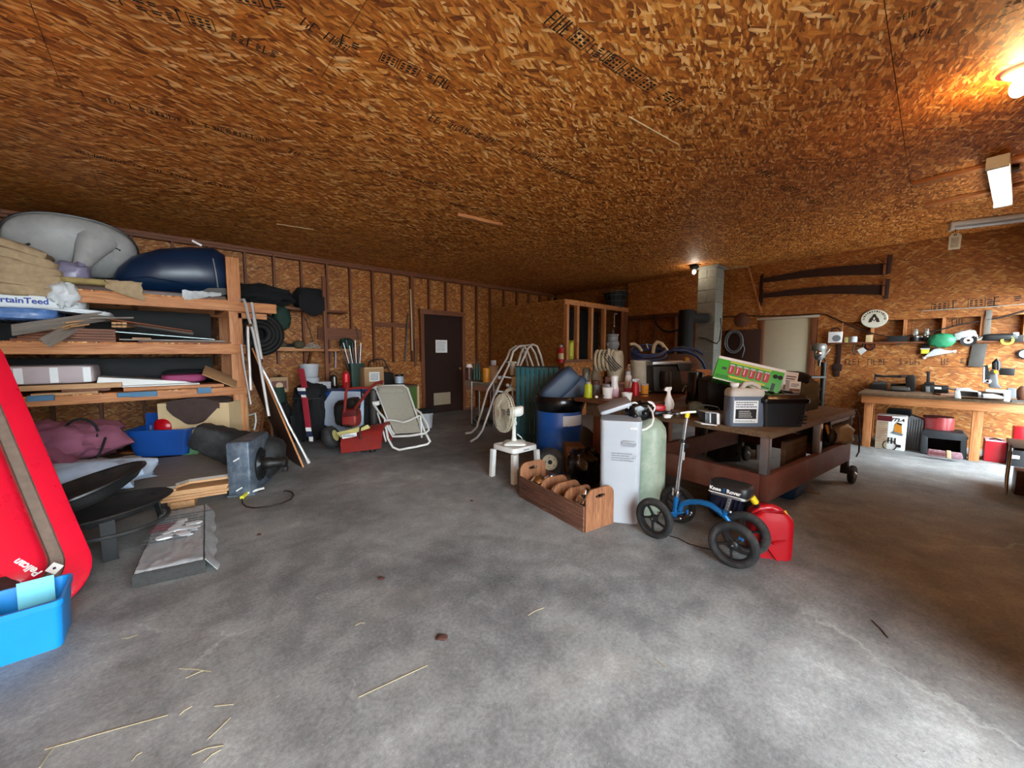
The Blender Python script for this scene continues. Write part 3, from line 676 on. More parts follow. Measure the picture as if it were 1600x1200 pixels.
# insulation batts and the white sack they lie on, top left
for i, (uc, vc, L, Wd, t_, tilt) in enumerate(((24, 452, .62, .7, .13, .04), (14, 437, .72, .7, .14, .12), (4, 419, .74, .66, .14, .2), (-6, 400, .72, .6, .14, .27), (-14, 383, .62, .55, .13, .34))):
    c = px(uc, vc, 'y', YR-.02); o = soft((L, Wd, t_+.05), .35, .10, 4, n=28, seed=i*3+1, crease=.10).build('insulation_batt', 'insulation', smooth=70)
    o.location = (c[0], c[1]+.3, c[2]-t_/2); o.rotation_euler = (0, tilt, 0)
    tag(o, ['lowest', 'second lowest', 'middle', 'second highest', 'topmost'][i]+' tan fibreglass insulation batt in the pile at the top left of the rack', 'insulation', 'insulation batts on the top deck')
sk = soft((.95, .6, .16), .3, .05, 3, n=30, seed=5).build('insulation_sack', 'bag_white', smooth=70); c = px(25, 470, 'y', YR-.02); sk.location = (c[0]-.05, c[1]+.3, c[2]-.07)
tag(sk, 'white printed insulation sack under the tan batts at the top left', 'sack')
text('sack_print', 'CertainTeed', .074, 'print_blue', sk, (.06, -.303, .075), (PI/2, 0, 0), off=.002)
o = soft((.26, .3, .3), 1.0, .3, 3, n=30, seed=8, crease=.3).build('plastic_bag', 'bag_white', smooth=60); c = px(98, 458, 'y', YR-.1); o.location = (c[0], c[1]+.12, c[2]-.16); tag(o, 'crumpled white plastic bag stuffed beside the insulation batts', 'bag')
o = soft((.3, .4, .28), .6, .2, 3, seed=9, crease=.2).build('film_bundle', 'film_lilac', smooth=60); c = px(110, 428, 'y', YR+.15); o.location = (c[0], c[1]+.12, c[2]-.14); tag(o, 'bundle of shiny lilac plastic film between batts and grey shell', 'film')

# --- middle deck
o = soft((.78, .6, .13), .3, .08, 4, n=26, seed=2, crease=.12).build('film_wrapped_pack', 'film_blue', smooth=60); c = px(20, 490, 'y', YR-.02); o.location = (c[0]-.1, c[1]+.3, c[2]-.06); tag(o, 'blue pack in crinkled film at the left of the middle deck', 'pack')
o = soft((.85, .5, .05), .3, .08, 3, seed=4).build('plastic_sheet', 'bag_white', smooth=60); c = px(75, 479, 'y', YR); o.location = (c[0], c[1]+.25, c[2]-.03); o.rotation_euler = (0, .1, 0); tag(o, 'folded white plastic sheet under the printed insulation sack', 'sheet')
def plank(label, p, q, w_, h_, mat, up, name='plank', grp=None, cat='plank'):
    L = (Vector(q)-Vector(p)).length; o = MB().box((L/2, 0, 0), (L, w_, h_)).build(name, mat, bev=.002); o.matrix_world = axes(p, Vector(q)-Vector(p), up); return tag(o, label, cat, grp)
U = Vector((0, -.75, .55)).normalized()
y_ = YR-.03
plank('weathered grey plank sticking out far left on the middle deck', px(18, 516, 'y', y_-.25), px(165, 494, 'y', y_+.1), .12, .012, 'weathered', Vector((-.1, .75, .6)))
plank('weathered grey plank pointing down over the middle beam', px(70, 536, 'y', y_-.3), px(125, 505, 'y', y_+.15), .10, .012, 'weathered', Vector((.5, .6, .5)))
plank('long grey board resting on top of the plank pile', px(105, 500, 'y', y_+.05), px(205, 499, 'y', y_+.2), .16, .015, 'weathered', Vector((0, .2, 1)))
plank('bent reddish moulding strip sloping right on the plank pile', px(172, 500, 'y', y_+.02), px(300, 519, 'y', y_+.02), .07, .012, 'stud_x', Vector((0, .3, 1)))
plank('thin grey strip sloping right beside the moulding', px(180, 503, 'y', y_+.06), px(302, 522, 'y', y_+.06), .06, .012, 'weathered', Vector((0, .3, 1)))
rr = random.Random(5)
for i in range(9):
    u0 = rr.uniform(68, 112); v0 = 500+rr.uniform(0, 12)
    plank('short splintered wood strip in the loose bundle on the middle deck', px(u0, v0+3, 'y', y_-.08), px(u0+rr.uniform(18, 30), v0-rr.uniform(0, 4), 'y', y_+.02), .03, .012, 'ply_x', Vector((0, .4, 1)), 'wood_strip', 'loose wood strips', 'strip')
for i in range(6):
    u0 = 178+(i % 3)*8; v0 = 505+(i//3)*5
    plank(['upper', 'lower'][i//3]+' row '+['left', 'middle', 'right'][i % 3]+' square wood stake seen end-on on the middle deck', px(u0, v0, 'y', y_), px(u0, v0, 'y', y_)+Vector((.05, .6, .02)), .035, .022, 'ply_x', Vector((0, 0, 1)), 'wood_stake', 'wood stakes', 'stake')
gp = MB().box((0, 0, 0), (1.35, .5, .006)).build('glass_sheet', 'glass'); c = px(215, 521, 'y', YR+.05); gp.location = (c[0], c[1]+.25, c[2]); gp.rotation_euler = (0, .075, 0); tag(gp, 'clear glass pane sloping across the middle deck', 'pane')
MB().box((0, -.251, 0), (1.35, .003, .007)).build('pane_edge', 'glass_edge', gp)
for i in range(5):
    z = Z2+.027*i; a = px(15+i*12, 530, 'y', YR+.01)[0]
    o = MB().box2((a, YR+.01, z), (px(181, 530, 'y', YR+.01)[0], YR+.6, z+.024)).build('reddish_board', 'stud_x', bev=.002); tag(o, ['lowest', 'second lowest', 'middle', 'second highest', 'topmost'][i]+' reddish brown board of the flat stack on the middle beam', 'board', 'reddish boards on the middle deck')
for i, (ua, ub, zz, m_, l_) in enumerate(((186, 352, .02, 'weathered', 'thin grey board along the right of the middle deck'), (216, 362, 0, 'stud_x', 'thin reddish board at the very front right of the middle deck'), (206, 236, .036, 'ply_x', 'short pale board end on the right half of the middle deck'))):
    o = MB().box2((px(ua, 530, 'y', YR)[0], YR+.005+.02*i, Z2+zz), (px(ub, 530, 'y', YR)[0]-.001, YR+.45, Z2+zz+.015)).build('wood_board', m_, bev=.002); tag(o, l_, 'board')
o = MB().box2((-1.4, YR+.66, Z2), (.52, YR+1.09, Z2+.40)).build('shade_box', 'black_matte', bev=.02); tag(o, 'long dark box added for the shade at the back of the middle deck', 'bin')  # black box added so the back of the middle deck reads as shade
o = MB().box2((-1.4, YR+.78, Z3), (.52, YR+1.09, Z3+.36)).build('shade_box', 'black_matte', bev=.02); tag(o, 'long dark box added for the shade behind the boards of the lower deck', 'bin')  # another added black box, for the shade deep in the lower deck

# --- lower deck
mt = soft((px(148, 585, 'y', YR-.02)[0]+1.3, .62, .185), .18, .02, 2, n=36, m=10, seed=1, e2=.22).build('foam_mattress', 'mattress', smooth=60); mt.location = ((px(148, 585, 'y', YR)[0]-1.3)/2, YR+.29, Z3+.11); tag(mt, 'rolled pinkish white foam mattress at the left of the lower deck', 'mattress')
for i in range(3): MB().box((-.1+.22*i, -.312, .09), (.055, .004, .15)).build('stripe', 'paper', mt)
for ua, ub, zz, th, y0, m_, l_ in ((20, 190, .055, .05, -.04, 'ply_x', 'thick plywood sheet directly under the foam mattress'), (46, 152, .0, .025, -.02, 'ply_x', 'thin plywood sheet at the bottom left of the lower deck'), (192, 350, .01, .035, -.05, 'lumber_x', 'orange plywood sheet at the front right of the lower deck'),
        (190, 312, .05, .014, -.03, 'white_paint', 'white panel on the orange plywood sheet'), (155, 168, .026, .02, -.03, 'stud_x', 'small dark block between plywood sheets'), (170, 224, .115, .012, .1, 'tan_board', 'small tan board right of the foam mattress'), (95, 172, .028, .024, -.01, 'stud_x', 'brown board sandwiched in the lower deck plywood')):
    o = MB().box2((px(ua, 600, 'y', YR+y0)[0], YR+y0, Z3+zz), (px(ub, 600, 'y', YR+y0)[0], YR+.7, Z3+zz+th)).build('plywood_sheet' if 'plywood' in l_ else 'panel_board', m_, bev=.002); tag(o, l_, 'board')
o = MB().prism([(-.42, 0), (.36, 0), (.30, .02), (-.40, .10)], 0, .4).build('white_board', 'white_paint'); o.location = (px(235, 590, 'y', YR+.05)[0], YR+.05, Z3+.066); tag(o, 'white board tilted up behind the white panel on the lower deck', 'board')
o = soft((.42, .4, .10), .5, .12, 3, seed=6).build('folded_cloth', 'magenta', smooth=60); o.location = (px(288, 585, 'y', YR+.2)[0], YR+.25, Z3+.07); tag(o, 'folded magenta cloth on the right of the lower deck', 'cloth')
o = soft((.55, .45, .14), .5, .12, 3, seed=7).build('folded_cloth', 'black_cloth', smooth=60); o.location = (px(300, 578, 'y', YR+.5)[0], YR+.6, Z3+.07); tag(o, 'dark folded cloth behind the magenta cloth', 'cloth')
plank('tan board leaning against the rack post on the lower deck', px(318, 578, 'y', YR-.02), px(370, 599, 'y', YR-.02), .3, .012, 'tan_board', Vector((.3, -.35, .9)), 'panel_board', None, 'board')
for i, (ua, ub, va, vb) in enumerate(((41, 84, 619, 628), (183, 205, 614, 621), (204, 246, 613, 621), (309, 331, 606, 615))):
    o = MB().box2((px(ua, 618, 'y', YR-.05)[0], YR-.05, px(ua, vb, 'y', YR-.05)[2]), (px(ub, 618, 'y', YR-.05)[0], YR-.001, px(ua, va, 'y', YR-.05)[2])).build('foam_block', 'foam_blue', bev=.006)
    tag(o, ['dusty blue foam block at the left of the lower beam', 'dusty blue foam block, left of the pair on the lower beam', 'dusty blue foam block, right of the pair on the lower beam', 'small grey blue foam block beside the rack post'][i], 'block')

# --- on the floor: plywood stack with clothes, totes and carton
A_ = px(357, 769, 'z', .07); B_ = px(266, 783, 'z', .07); dx = (A_-B_).normalized(); ang = math.atan2(dx.y, dx.x)
for i in range(3):
    o = MB().box2((-1.35+.45*i, .03, 0), (-1.2+.45*i, 1.1, .058)).build('wood_block', 'ply_y', bev=.003); o.location = (A_.x, A_.y, 0); o.rotation_euler = (0, 0, ang); tag(o, ['left', 'middle', 'right'][i]+' wood block hidden under the plywood stack on the floor', 'block', 'blocks under the plywood stack')
o = MB().box2((-.42, -.03, 0), (-.25, .4, .058)).build('wood_block', 'ply_y', bev=.003); o.location = (A_.x, A_.y, 0); o.rotation_euler = (0, 0, ang); tag(o, 'pale wood block sticking out from under the plywood stack', 'block')
for i in range(6):
    cut = i >= 4; b = MB(); x1 = -.16 if cut else (.0 if i % 2 else -.012); z = .06+.0235*i
    b.box2((-1.75, (i % 3)*.006, z), (x1-.22 if cut else x1, 1.3, z+.0215))
    if cut: b.prism([(x1-.22, .012), (x1-.14, .10), (x1+.16, .10), (x1+.16, 1.3), (x1-.22, 1.3)], -.0215, 0, Matrix.Translation((0, 0, z+.0215)) @ Matrix.Rotation(R(-90), 4, 'X'))
    o = b.build('plywood_sheet', 'weathered' if i == 5 else 'ply_x', bev=0); o.location = (A_.x, A_.y, 0); o.rotation_euler = (0, 0, ang)
    tag(o, 'top grey plywood sheet with a notched corner in the floor stack' if i == 5 else ['lowest', 'second lowest', 'third lowest', 'fourth lowest', 'notched fifth'][i]+' plywood sheet of the stack on the floor by the rack', 'plywood', None if i == 5 else 'plywood sheets stacked on the floor')
ZS = .205
def put(o, u, v, z=0.0, rz=FACE): p = px(u, v, 'z', z); o.location = p; o.rotation_euler = (0, 0, rz); return o
# jacket pile
c = px(150, 748, 'z', ZS)
jk = soft((.98, .7, .40), .75, .22, 2.2, n=40, m=20, seed=12, crease=.22).build('jacket', 'jacket', smooth=70); jk.location = (c[0]-.22, c[1]+.25, ZS+.15); jk.rotation_euler = (0, 0, FACE+.2); tag(jk, 'dusty mauve jacket thrown on the plywood stack', 'jacket')
MB().tube(arc((.25, -.12, .30), .13, -20, 200, 10, 'xz'), .012, 7).build('collar', 'black_cloth', jk)
MB().tube([(.42, -.1, .24), (.46, -.22, .14), (.44, -.27, .04)], .010, 7).build('zip_edge', 'black_cloth', jk)
sl = soft((.5, .2, .17), .7, .18, 3, seed=14, crease=.2).build('sleeve', 'jacket', jk, smooth=70); sl.location = (.22, -.32, .0); sl.rotation_euler = (0, .5, -.5)
sh = soft((1.0, .6, .26), .7, .2, 3, n=32, m=14, seed=15, crease=.25).build('light_shirt', 'light_cloth', smooth=70); c = px(160, 765, 'z', ZS); sh.location = (c[0]-.10, c[1]+.06, ZS); sh.rotation_euler = (0, 0, FACE+.3); tag(sh, 'crumpled pale blue shirt under the mauve jacket', 'shirt')
o = soft((.2, .2, .2), .6, .1, 3, seed=3).build('bag_corner', 'bag_white', smooth=60); put(o, 201, 745, ZS); tag(o, 'white and green plastic bag tucked beside the mauve jacket', 'bag')
q = MB().box((0, -.098, .08), (.12, .006, .12)).build('green_print', 'teal_cloth', o)
# blue tote with red ball
def tub(name, label, cat, w_, d_, h_, mat, wall=.006, taper=.82, lip=.025, rz=0, loc=(0, 0, 0), r_=.05):
    o = T(name, label, cat, loc, rz); rings = []
    for s, z in ((taper, 0), (taper+(1-taper)*.5, h_*.5), (1.0, h_)): rings.append([(x, y, z) for x, y in rrect(w_*s, d_*s, r_)])
    for s, z in ((1.0+lip*2/w_, h_+.001), (1.0+lip*2/w_, h_+.022), (.97, h_+.022), (.965, h_*.9), (taper*.96, .012)):
        rings.append([(x, y, z) for x, y in rrect(w_*s, d_*s if s < 1 else d_+(s-1)*w_, r_)])
    MB().loft(rings).build('tub_body', mat, o, smooth=35); return o
c = px(268, 712, 'z', ZS)
to = tub('storage_tote', 'royal blue plastic tote holding a red ball under the rack', 'tote', .62, .42, .29, 'tote_blue', rz=FACE+.25, loc=(c[0]-.02, c[1]+.22, ZS))
MB().box((-.30, .19, .30), (.03, .02, .08)).build('lid_flap', 'tote_blue', to); MB().box2((-.32, .2, .30), (.30, .216, .46)).build('lid', 'tote_blue', to, bev=.006)
rb = MB().ball((0, 0, .13), .13, 20, 12).build('play_ball', 'red_plastic', smooth=80); rb.location = (c[0]-.01, c[1]+.22, ZS+.195); tag(rb, 'red ball inside the royal blue tote', 'ball')
o = soft((.32, .3, .18), .6, .15, 3, seed=21).build('dark_cloth', 'black_cloth', smooth=60); o.location = (c[0]-.14, c[1]+.30, ZS+.02); tag(o, 'dark cloth inside the royal blue tote', 'cloth')
o = MB().box((0, 0, .1), (.3, .3, .2)).build('brown_box', 'brown_panel', bev=.006); o.location = px(212, 706, 'z', ZS)+Vector((-.08, .3, 0)); o.rotation_euler = (0, .12, .5); tag(o, 'dark brown box tipped beside the royal blue tote', 'box')
o = soft((.22, .2, .16), .5, .3, 4, seed=31).build('grey_wrapping', 'silver_wrap', smooth=40); o.location = px(196, 702, 'z', ZS)+Vector((0, .12, 0)); tag(o, 'crumpled grey wrapping beside the dark brown box', 'wrapping')
for i in range(3):
    o = MB().box((0, 0, .008), (.34, .1, .012)).build('wood_offcut', 'lumber_x' if i % 2 else 'stud_x', bev=.002); p = px(214+4*i, 710, 'z', ZS); o.location = (p[0], p[1]+.05, ZS+.014*i); o.rotation_euler = (0, 0, FACE+.1*i); tag(o, ['lowest', 'middle', 'uppermost'][i]+' thin wood offcut lying in front of the dark brown box', 'offcut', 'offcuts by the tote')
# carton with brown cloth, green tub, long black cover
gz = .36; c = px(332, 733, 'z', .0)
gt = tub('green_tub', 'pale green ribbed plastic tub under the cardboard carton', 'tub', .5, .44, .34, 'green_tub', taper=.9, rz=FACE+.2, loc=(c[0]+.03, c[1]+.26, 0))
for i in range(9): MB().box((-.19+.047*i, -.212, .16), (.014, .01, .26), (-.06, 0, 0)).build('rib', 'green_tub', gt)
k = mpp((c[0], c[1]+.3, .5)); cb = T('cardboard_carton', 'pale cardboard carton with a brown cloth over its rim beside the rack post', 'carton', (c[0]-.01, c[1]+.28, gz+.003), FACE+.16)
w_, h_, d_ = 94*k, 55*k, .45
b = MB(); t_ = .006
for a in (((-w_/2, -d_/2, 0), (w_/2, -d_/2+t_, h_)), ((-w_/2, d_/2-t_, 0), (w_/2, d_/2, h_)), ((-w_/2, -d_/2+t_, 0), (-w_/2+t_, d_/2-t_, h_)), ((w_/2-t_, -d_/2+t_, 0), (w_/2, d_/2-t_, h_)), ((-w_/2+t_, -d_/2+t_, 0), (w_/2-t_, d_/2-t_, t_))): b.box2(*a)
b.build('carton_body', 'card_pale', cb)
def drape(a, q):
    x = -.27+.56*a; s = q*.62; y = -d_/2+.30-s if s < .3+.0 else -d_/2-.012; z = h_+.015+.05*math.sin(PI*a) if s < .3 else h_+.015+.05*math.sin(PI*a)-(s-.3)*(.25+.75*math.sin(PI*min(1, a*1.05)))
    return (x+.03*nz(a*4, q*4), y-.01*abs(nz(a*6, q*5, 3)), z+.02*nz(a*5, q*6, 1))
bc = MB().grid(drape, 18, 14, .008).build('brown_cloth', 'brown_cloth', smooth=70); bc.matrix_world = Matrix.Translation(cb.location) @ Matrix.Rotation(FACE+.16, 4, 'Z'); tag(bc, 'dark brown cloth draped over the front of the pale carton', 'cloth')
o = soft((.55, .34, .14), .6, .2, 3, seed=41).build('stuffed_cloth', 'brown_cloth', smooth=70); o.location = Vector(cb.location)+Vector((.02, .03, h_-.1)); o.rotation_euler = (0, 0, FACE); tag(o, 'brown cloth bundle filling the top of the pale carton', 'cloth')
p1 = D(444, 720, 4.35); p0 = D(306, 678, 4.05); rings = []
ax_ = (p1-p0).normalized(); sd = ax_.cross(Vector((0, 0, 1))).normalized(); up = sd.cross(ax_)
L = (p1-p0).length
for i in range(17):
    q = i/16; c_ = p0.lerp(p1, q); e = .35+.65*q if q > .25 else .35; wv = .006*(1 if i % 2 else -1)*(q < .7)
    hw = (.125+.145*q+wv)*(1 if q < .82 else math.sqrt(max(.001, 1-((q-.82)/.185)**2))); hh = hw*(.95 if q < .5 else 1.0)
    rings.append([c_+sd*(math.copysign(abs(math.cos(t))**e, math.cos(t))*hw)+up*(math.copysign(abs(math.sin(t))**e, math.sin(t))*hh-.03*q) for t in [2*PI*j/22 for j in range(22)]])
o = MB().loft(rings).build('ribbed_cover', 'rubber_dusty', smooth=35); tag(o, 'long black ribbed plastic cover lying behind the slate blue heater', 'cover')

# --- slate blue blower heater
a, b_, c_ = px(357.5, 777), px(392, 773.8), px(422, 745)
x_ = (b_-a).normalized(); W_ = (b_-a).length; yv = Vector((-x_.y, x_.x, 0)); Dp = .56; Hh = 86*mpp(a)
bl = TM('blower_heater', 'slate blue square blower heater with a round fan grille and black motor', 'heater', frame(a, x_, yv, Vector((0, 0, 1))))
rg = [(0, 0), (W_, 0), (W_+.03, .06), (W_+.03, Dp-.04), (W_-.0, Dp), (.05, Dp)]
MB().loft([[(x, y, .012) for x, y in rg], [(x, y, Hh-.02) for x, y in rg], [(x*.94+.01, y*.94+.01, Hh) for x, y in rg]]).build('housing', 'heater_blue', bl, bev=.008)
MB().box2((-.01, -.015, 0), (W_+.04, Dp-.03, .02)).build('base_plate', 'heater_blue', bl, bev=.004)
xm = W_+.032; cc = Vector((xm, .22, Hh*.47))
for r_ in (.155, .125, .095, .065): MB().tube(arc(cc+Vector((.012, 0, 0)), r_, 0, 348, 28, 'yz'), .006, 6, True).build('grille_ring', 'black_plastic', bl)
MB().lathe([(.17, 0), (.17, .006), (.15, .008)], 28, Matrix.Translation(cc-Vector((.004, 0, 0))) @ Matrix.Rotation(R(90), 4, 'Y')).build('fan_opening', 'black_matte', bl)
for i in range(8): MB().cyl(cc+Vector((.016, .05*math.cos(i*PI/4), .05*math.sin(i*PI/4))), cc+Vector((.016, .16*math.cos(i*PI/4), .16*math.sin(i*PI/4))), .004, n=6).build('grille_spoke', 'black_plastic', bl)
mo = MB().lathe([(.045, 0), (.06, .02), (.06, .10), (.045, .12), (.045, .2), (.058, .205), (.058, .24), (.02, .25)], 18, Matrix.Translation(cc) @ Matrix.Rotation(R(90), 4, 'Y')).build('motor', 'motor_dark', bl)
MB().box(cc+Vector((.22, 0, -.07)), (.05, .07, .05)).build('junction_box', 'motor_dark', bl, bev=.006)
for zz, xx in ((Hh*.68, .45), (Hh*.13, .5)): MB().bar((W_*(xx-.13), -.008, zz-.012), (W_*(xx+.13), -.008, zz+.018), .012, .012, (0, 1, 0)).build('latch', 'white_paint', bl)
cd = [px(u, v)+Vector((0, 0, .008)) for u, v in ((412, 766), (398, 771), (385, 775), (378, 781), (379, 788), (385, 793), (398, 795), (420, 793), (440, 788), (455, 781), (459, 775), (456, 770), (448, 768), (443, 769))]
co = MB().tube(cd, .007, 7).build('power_cord', 'cord_dark'); tag(co, 'dark power cord with a yellow plug coiled on the floor by the heater', 'cord')
MB().cyl(cd[2]+Vector((0, 0, .012)), cd[3]+Vector((0, 0, .012)), .018, n=10).build('plug', 'yellow_print', co); MB().tube([cd[0]+Vector((0, 0, .014)), cd[1]+Vector((0, 0, .02)), cd[2]+Vector((0, 0, .016))], .012, 8).build('taped_joint', 'white_plastic', co)
# --- leaning board and poles right of the rack
q0, q1 = D(394, 545, 4.9), px(474, 731)
o = MB().box((0, 0, (q1-q0).length/2), (.62, .018, (q1-q0).length)).build('leaning_board', 'brown_panel', bev=.003); zx = (q0-q1).normalized(); xx = Vector((-.06, 1, 0)); xx = (xx-zx*xx.dot(zx)).normalized(); o.matrix_world = frame(q1+xx*.31+Vector((0, 0, .01)), xx, zx.cross(xx), zx); tag(o, 'long dark brown board leaning beside the rack post', 'board')
MB().box2((-.311, -.0095, 0), (-.306, .0095, (q1-q0).length)).build('edge_strip', 'lumber_z', o)
def pole(name, label, pts, r_, mat='alu', tip=None):
    o = MB().tube(pts, r_, 8).build(name, mat, smooth=50); tag(o, label, 'pole')
    if tip: MB().cyl(pts[-1], Vector(pts[-1])+(Vector(pts[-2])-Vector(pts[-1])).normalized()*.06, r_*1.25, n=8).build('end_cap', tip, o)
    return o
def PD(l): return [D(*p) for p in l]
pf = T('awning_frame', 'folded aluminium tube frame hooked over the rack beam end', 'frame')
MB().tube(PD([(375, 469, 4.62), (381, 468, 4.6), (385, 478, 4.58), (388, 495, 4.56), (396, 520, 4.5), (405, 562, 4.45), (420, 650, 4.35)]), .016, 8).build('tube_leg', 'alu', pf, smooth=60)
MB().tube(PD([(393, 473, 4.64), (396, 490, 4.62), (400, 515, 4.56), (409, 563, 4.5)]), .019, 8).build('tube_leg', 'alu', pf, smooth=60)
MB().tube(PD([(387, 510, 4.5), (388, 540, 4.48), (392, 610, 4.42)]), .016, 8).build('tube_leg', 'alu', pf, smooth=60)
MB().tube(PD([(385, 510, 4.5), (395, 508, 4.52)]), .02, 8).build('hinge', 'chrome', pf)
MB().tube(PD([(403, 563, 4.46), (411, 563, 4.48)]), .018, 8).build('hinge', 'chrome', pf)
pole('aluminium_pole', 'silver pole leaning on the brown board down to the floor', PD([(404, 566, 4.6), (420, 595, 4.66), (440, 640, 4.75), (450, 662, 4.82)])+[px(483, 724, 'z', .02)], .016, tip='white_plastic')
pole('aluminium_pole', 'shorter thin pole hanging beside the rack post edge', PD([(377, 538, 4.55), (381, 570, 4.5), (392, 632, 4.42)]), .010)
o = MB().tube(PD([(386, 650, 5.3), (399, 646, 5.3), (400, 658, 5.3), (397, 672, 5.3)]), .012, 7).build('bent_pipe', 'white_plastic'); tag(o, 'thin white bent pipe standing behind the rack post', 'pipe')
for i, (u0, v0, u1, v1) in enumerate(((412, 640, 404, 700), (420, 632, 428, 705))):
    pole('wood_stake', ['dark stake standing left of the leaning brown board', 'brown stake standing behind the leaning brown board'][i], [D(u0, v0, 5.5), px(u1, v1)+Vector((0, 0, .02))], .02, 'stud_z')
# ================================================================== left foreground
# --- red sled standing on edge
E0 = px(128, 929)+Vector((0, 0, .01)); E1 = px(0, 625, 'y', 4.05); Lx = (E1-E0).normalized()
Wd = Vector((-.86, -.18, -.10)); Wd = (Wd-Lx*Wd.dot(Lx)).normalized(); Nn = Lx.cross(Wd).normalized()
if Nn.dot(CAMP-E0) < 0: Nn = -Nn
sd_ = TM('plastic_sled', 'bright red plastic utility sled standing on end at the far left', 'sled', frame(E0, Wd, Nn, Lx))
LL, WW = 2.0, .74
def sring(inset, h, lift=0.0):
    o = []
    for x, z in rrect(WW-2*inset, LL-2*inset, max(.24-inset*.6, .08), 8, WW/2-.08, LL/2-.02): o.append((x, h, z+lift))
    return o
MB().loft([sring(.0, -.012), sring(-.012, 0), sring(-.012, .012), sring(.0, .022), sring(.085, .024)], 'first').build('rim', 'sled_red', sd_, smooth=50)
MB().loft([sring(.085, .024), sring(.092, .002), sring(.138, .002), sring(.145, .03)], cap=False).build('dusty_groove', 'dirt_brown', sd_, smooth=50)
MB().loft([sring(.145, .03), sring(.15, .05), sring(.16, .075), sring(.18, .09), sring(.25, .095)]).build('hull', 'sled_red', sd_, smooth=45)
LG = frame(E0, Wd, Nn, Lx).inverted()
def on_hull(u, v, off=.097):
    d = ray(u, v); P = E0+Nn*off; t = (P-CAMP).dot(Nn)/d.dot(Nn); return LG @ (CAMP+d*t)
pa, pb = on_hull(62, 897), on_hull(24, 876)
bx = (pb-pa).normalized(); nl = Vector((0, 1, 0)); by = nl.cross(bx)
pm = (pa+pb)/2
text('brand_print', 'Pelican', (pb-pa).length*.36, 'bottle_white', sd_, (0, 0, 0), M=frame(pm, bx, by, nl), off=.0015, shear=.15)
pl = on_hull(85, 888); MB().box(pl, (.05, .002, .05), (0, .6, 0)).build('white_label', 'bottle_white', sd_); MB().box(pl+Vector((0, .002, 0)), (.012, .002, .012)).build('label_mark', 'ink', sd_)
# --- bright blue tub with paper and stick
f0, f1 = px(-40, 1050), px(103, 1008); x_ = (f1-f0).normalized(); k = mpp(f1); hh = 74*k; x_ = Matrix.Rotation(R(7), 3, 'Z') @ x_
bt = TM('recycling_tub', 'bright blue open tub with a cyan paper sheet at the lower left corner', 'tub', frame(f1-x_*.25, x_, Vector((-x_.y, x_.x, 0)), Vector((0, 0, 1))))
def tr(w0, w1, y0, y1, z): return [(w0, y0, z), (w1, y0, z), (w1, y1, z), (w0, y1, z)]
def rr4(w0, w1, y0, y1, z, r_=.03): return [(x, y, z) for x, y in rrect(w1-w0, y1-y0, r_, 4, (w0+w1)/2, (y0+y1)/2)]
MB().loft([rr4(-.3, .24, 0, .25, 0), rr4(-.31, .245, -.005, .26, hh*.45), rr4(-.325, .25, -.012, .28, hh-.02), rr4(-.335, .256, -.02, .29, hh-.018), rr4(-.335, .256, -.02, .29, hh+.01), rr4(-.32, .245, -.006, .276, hh+.01), rr4(-.31, .238, .0, .25, hh*.5), rr4(-.29, .23, .01, .24, .012)]).build('tub_body', 'tub_blue', bt, smooth=35)
bi = bt.matrix_world.inverted(); q1, q2 = bi @ D(57, 925, 1), bi @ D(57, 925, 3)
MB().box(q1.lerp(q2, (.232-q1.y)/(q2.y-q1.y)), (.12, .004, .13), (-.08, 0, .02)).build('paper_sheet', 'cyan_paper', bt)
o = MB().tube([px(-30, 955, 'z', .22), px(32, 985, 'z', .12)], .016, 8).build('wooden_shaft', 'weathered'); tag(o, 'worn wooden tool shaft inside the bright blue tub', 'shaft')
o = soft((.35, .3, .2), .6, .2, 3, seed=51).build('dark_bag', 'grey_iron', smooth=60); p = px(5, 915, 'z', .2); o.location = (p[0]-.12, p[1]-.02, .03); tag(o, 'dark grey bundle at the left edge behind the bright blue tub', 'bag')
# --- fire pit bowls on a stand
fc = px(190, 850); k = mpp(fc)
fp = T('fire_pit', 'black steel fire pit bowl on a three legged stand beside the red sled', 'fire pit', (fc[0]-.1, fc[1]+.1, 0), FACE)
Rr = .40
MB().tube([(Rr*.98*math.cos(t), Rr*.85*math.sin(t), .16) for t in [2*PI*i/36 for i in range(36)]], .014, 8, True).build('stand_ring', 'fire_black', fp)
for a in (200, 318, 70):
    ca, sa = math.cos(R(a)), math.sin(R(a)); MB().bar((Rr*.9*ca, Rr*.78*sa, .27), (Rr*1.02*ca, Rr*.88*sa, 0), .075, .014, (ca, sa, 0)).build('leg', 'black_matte', fp, bev=.003)
MB().lathe([(.05, .17), (.25, .20), (.36, .245), (.41, .27), (.42, .275), (.41, .283), (.34, .258), (.22, .215), (.02, .19)], 32, Matrix.Translation((.03, -.02, 0)) @ Matrix.Rotation(R(-6), 4, 'Y')).build('bowl', 'fire_black', fp)
ld = T('spark_screen', 'black domed screen lid tilted upside down on the fire pit', 'screen', (fc[0]-.17, fc[1]+.12, .30), FACE)
MB().lathe([(.02, 0), (.18, .02), (.32, .08), (.37, .13), (.385, .135), (.375, .145), (.31, .1), (.17, .035), (.01, .015)], 32, Matrix.Rotation(R(-14), 4, 'Y') @ Matrix.Rotation(R(10), 4, 'X')).build('screen_dome', 'fire_black', ld)
MB().tube([Matrix.Rotation(R(-14), 4, 'Y') @ Matrix.Rotation(R(10), 4, 'X') @ Vector((.38*math.cos(t), .38*math.sin(t), .14)) for t in [2*PI*i/36 for i in range(36)]], .012, 6, True).build('lid_rim', 'black_plastic', ld)
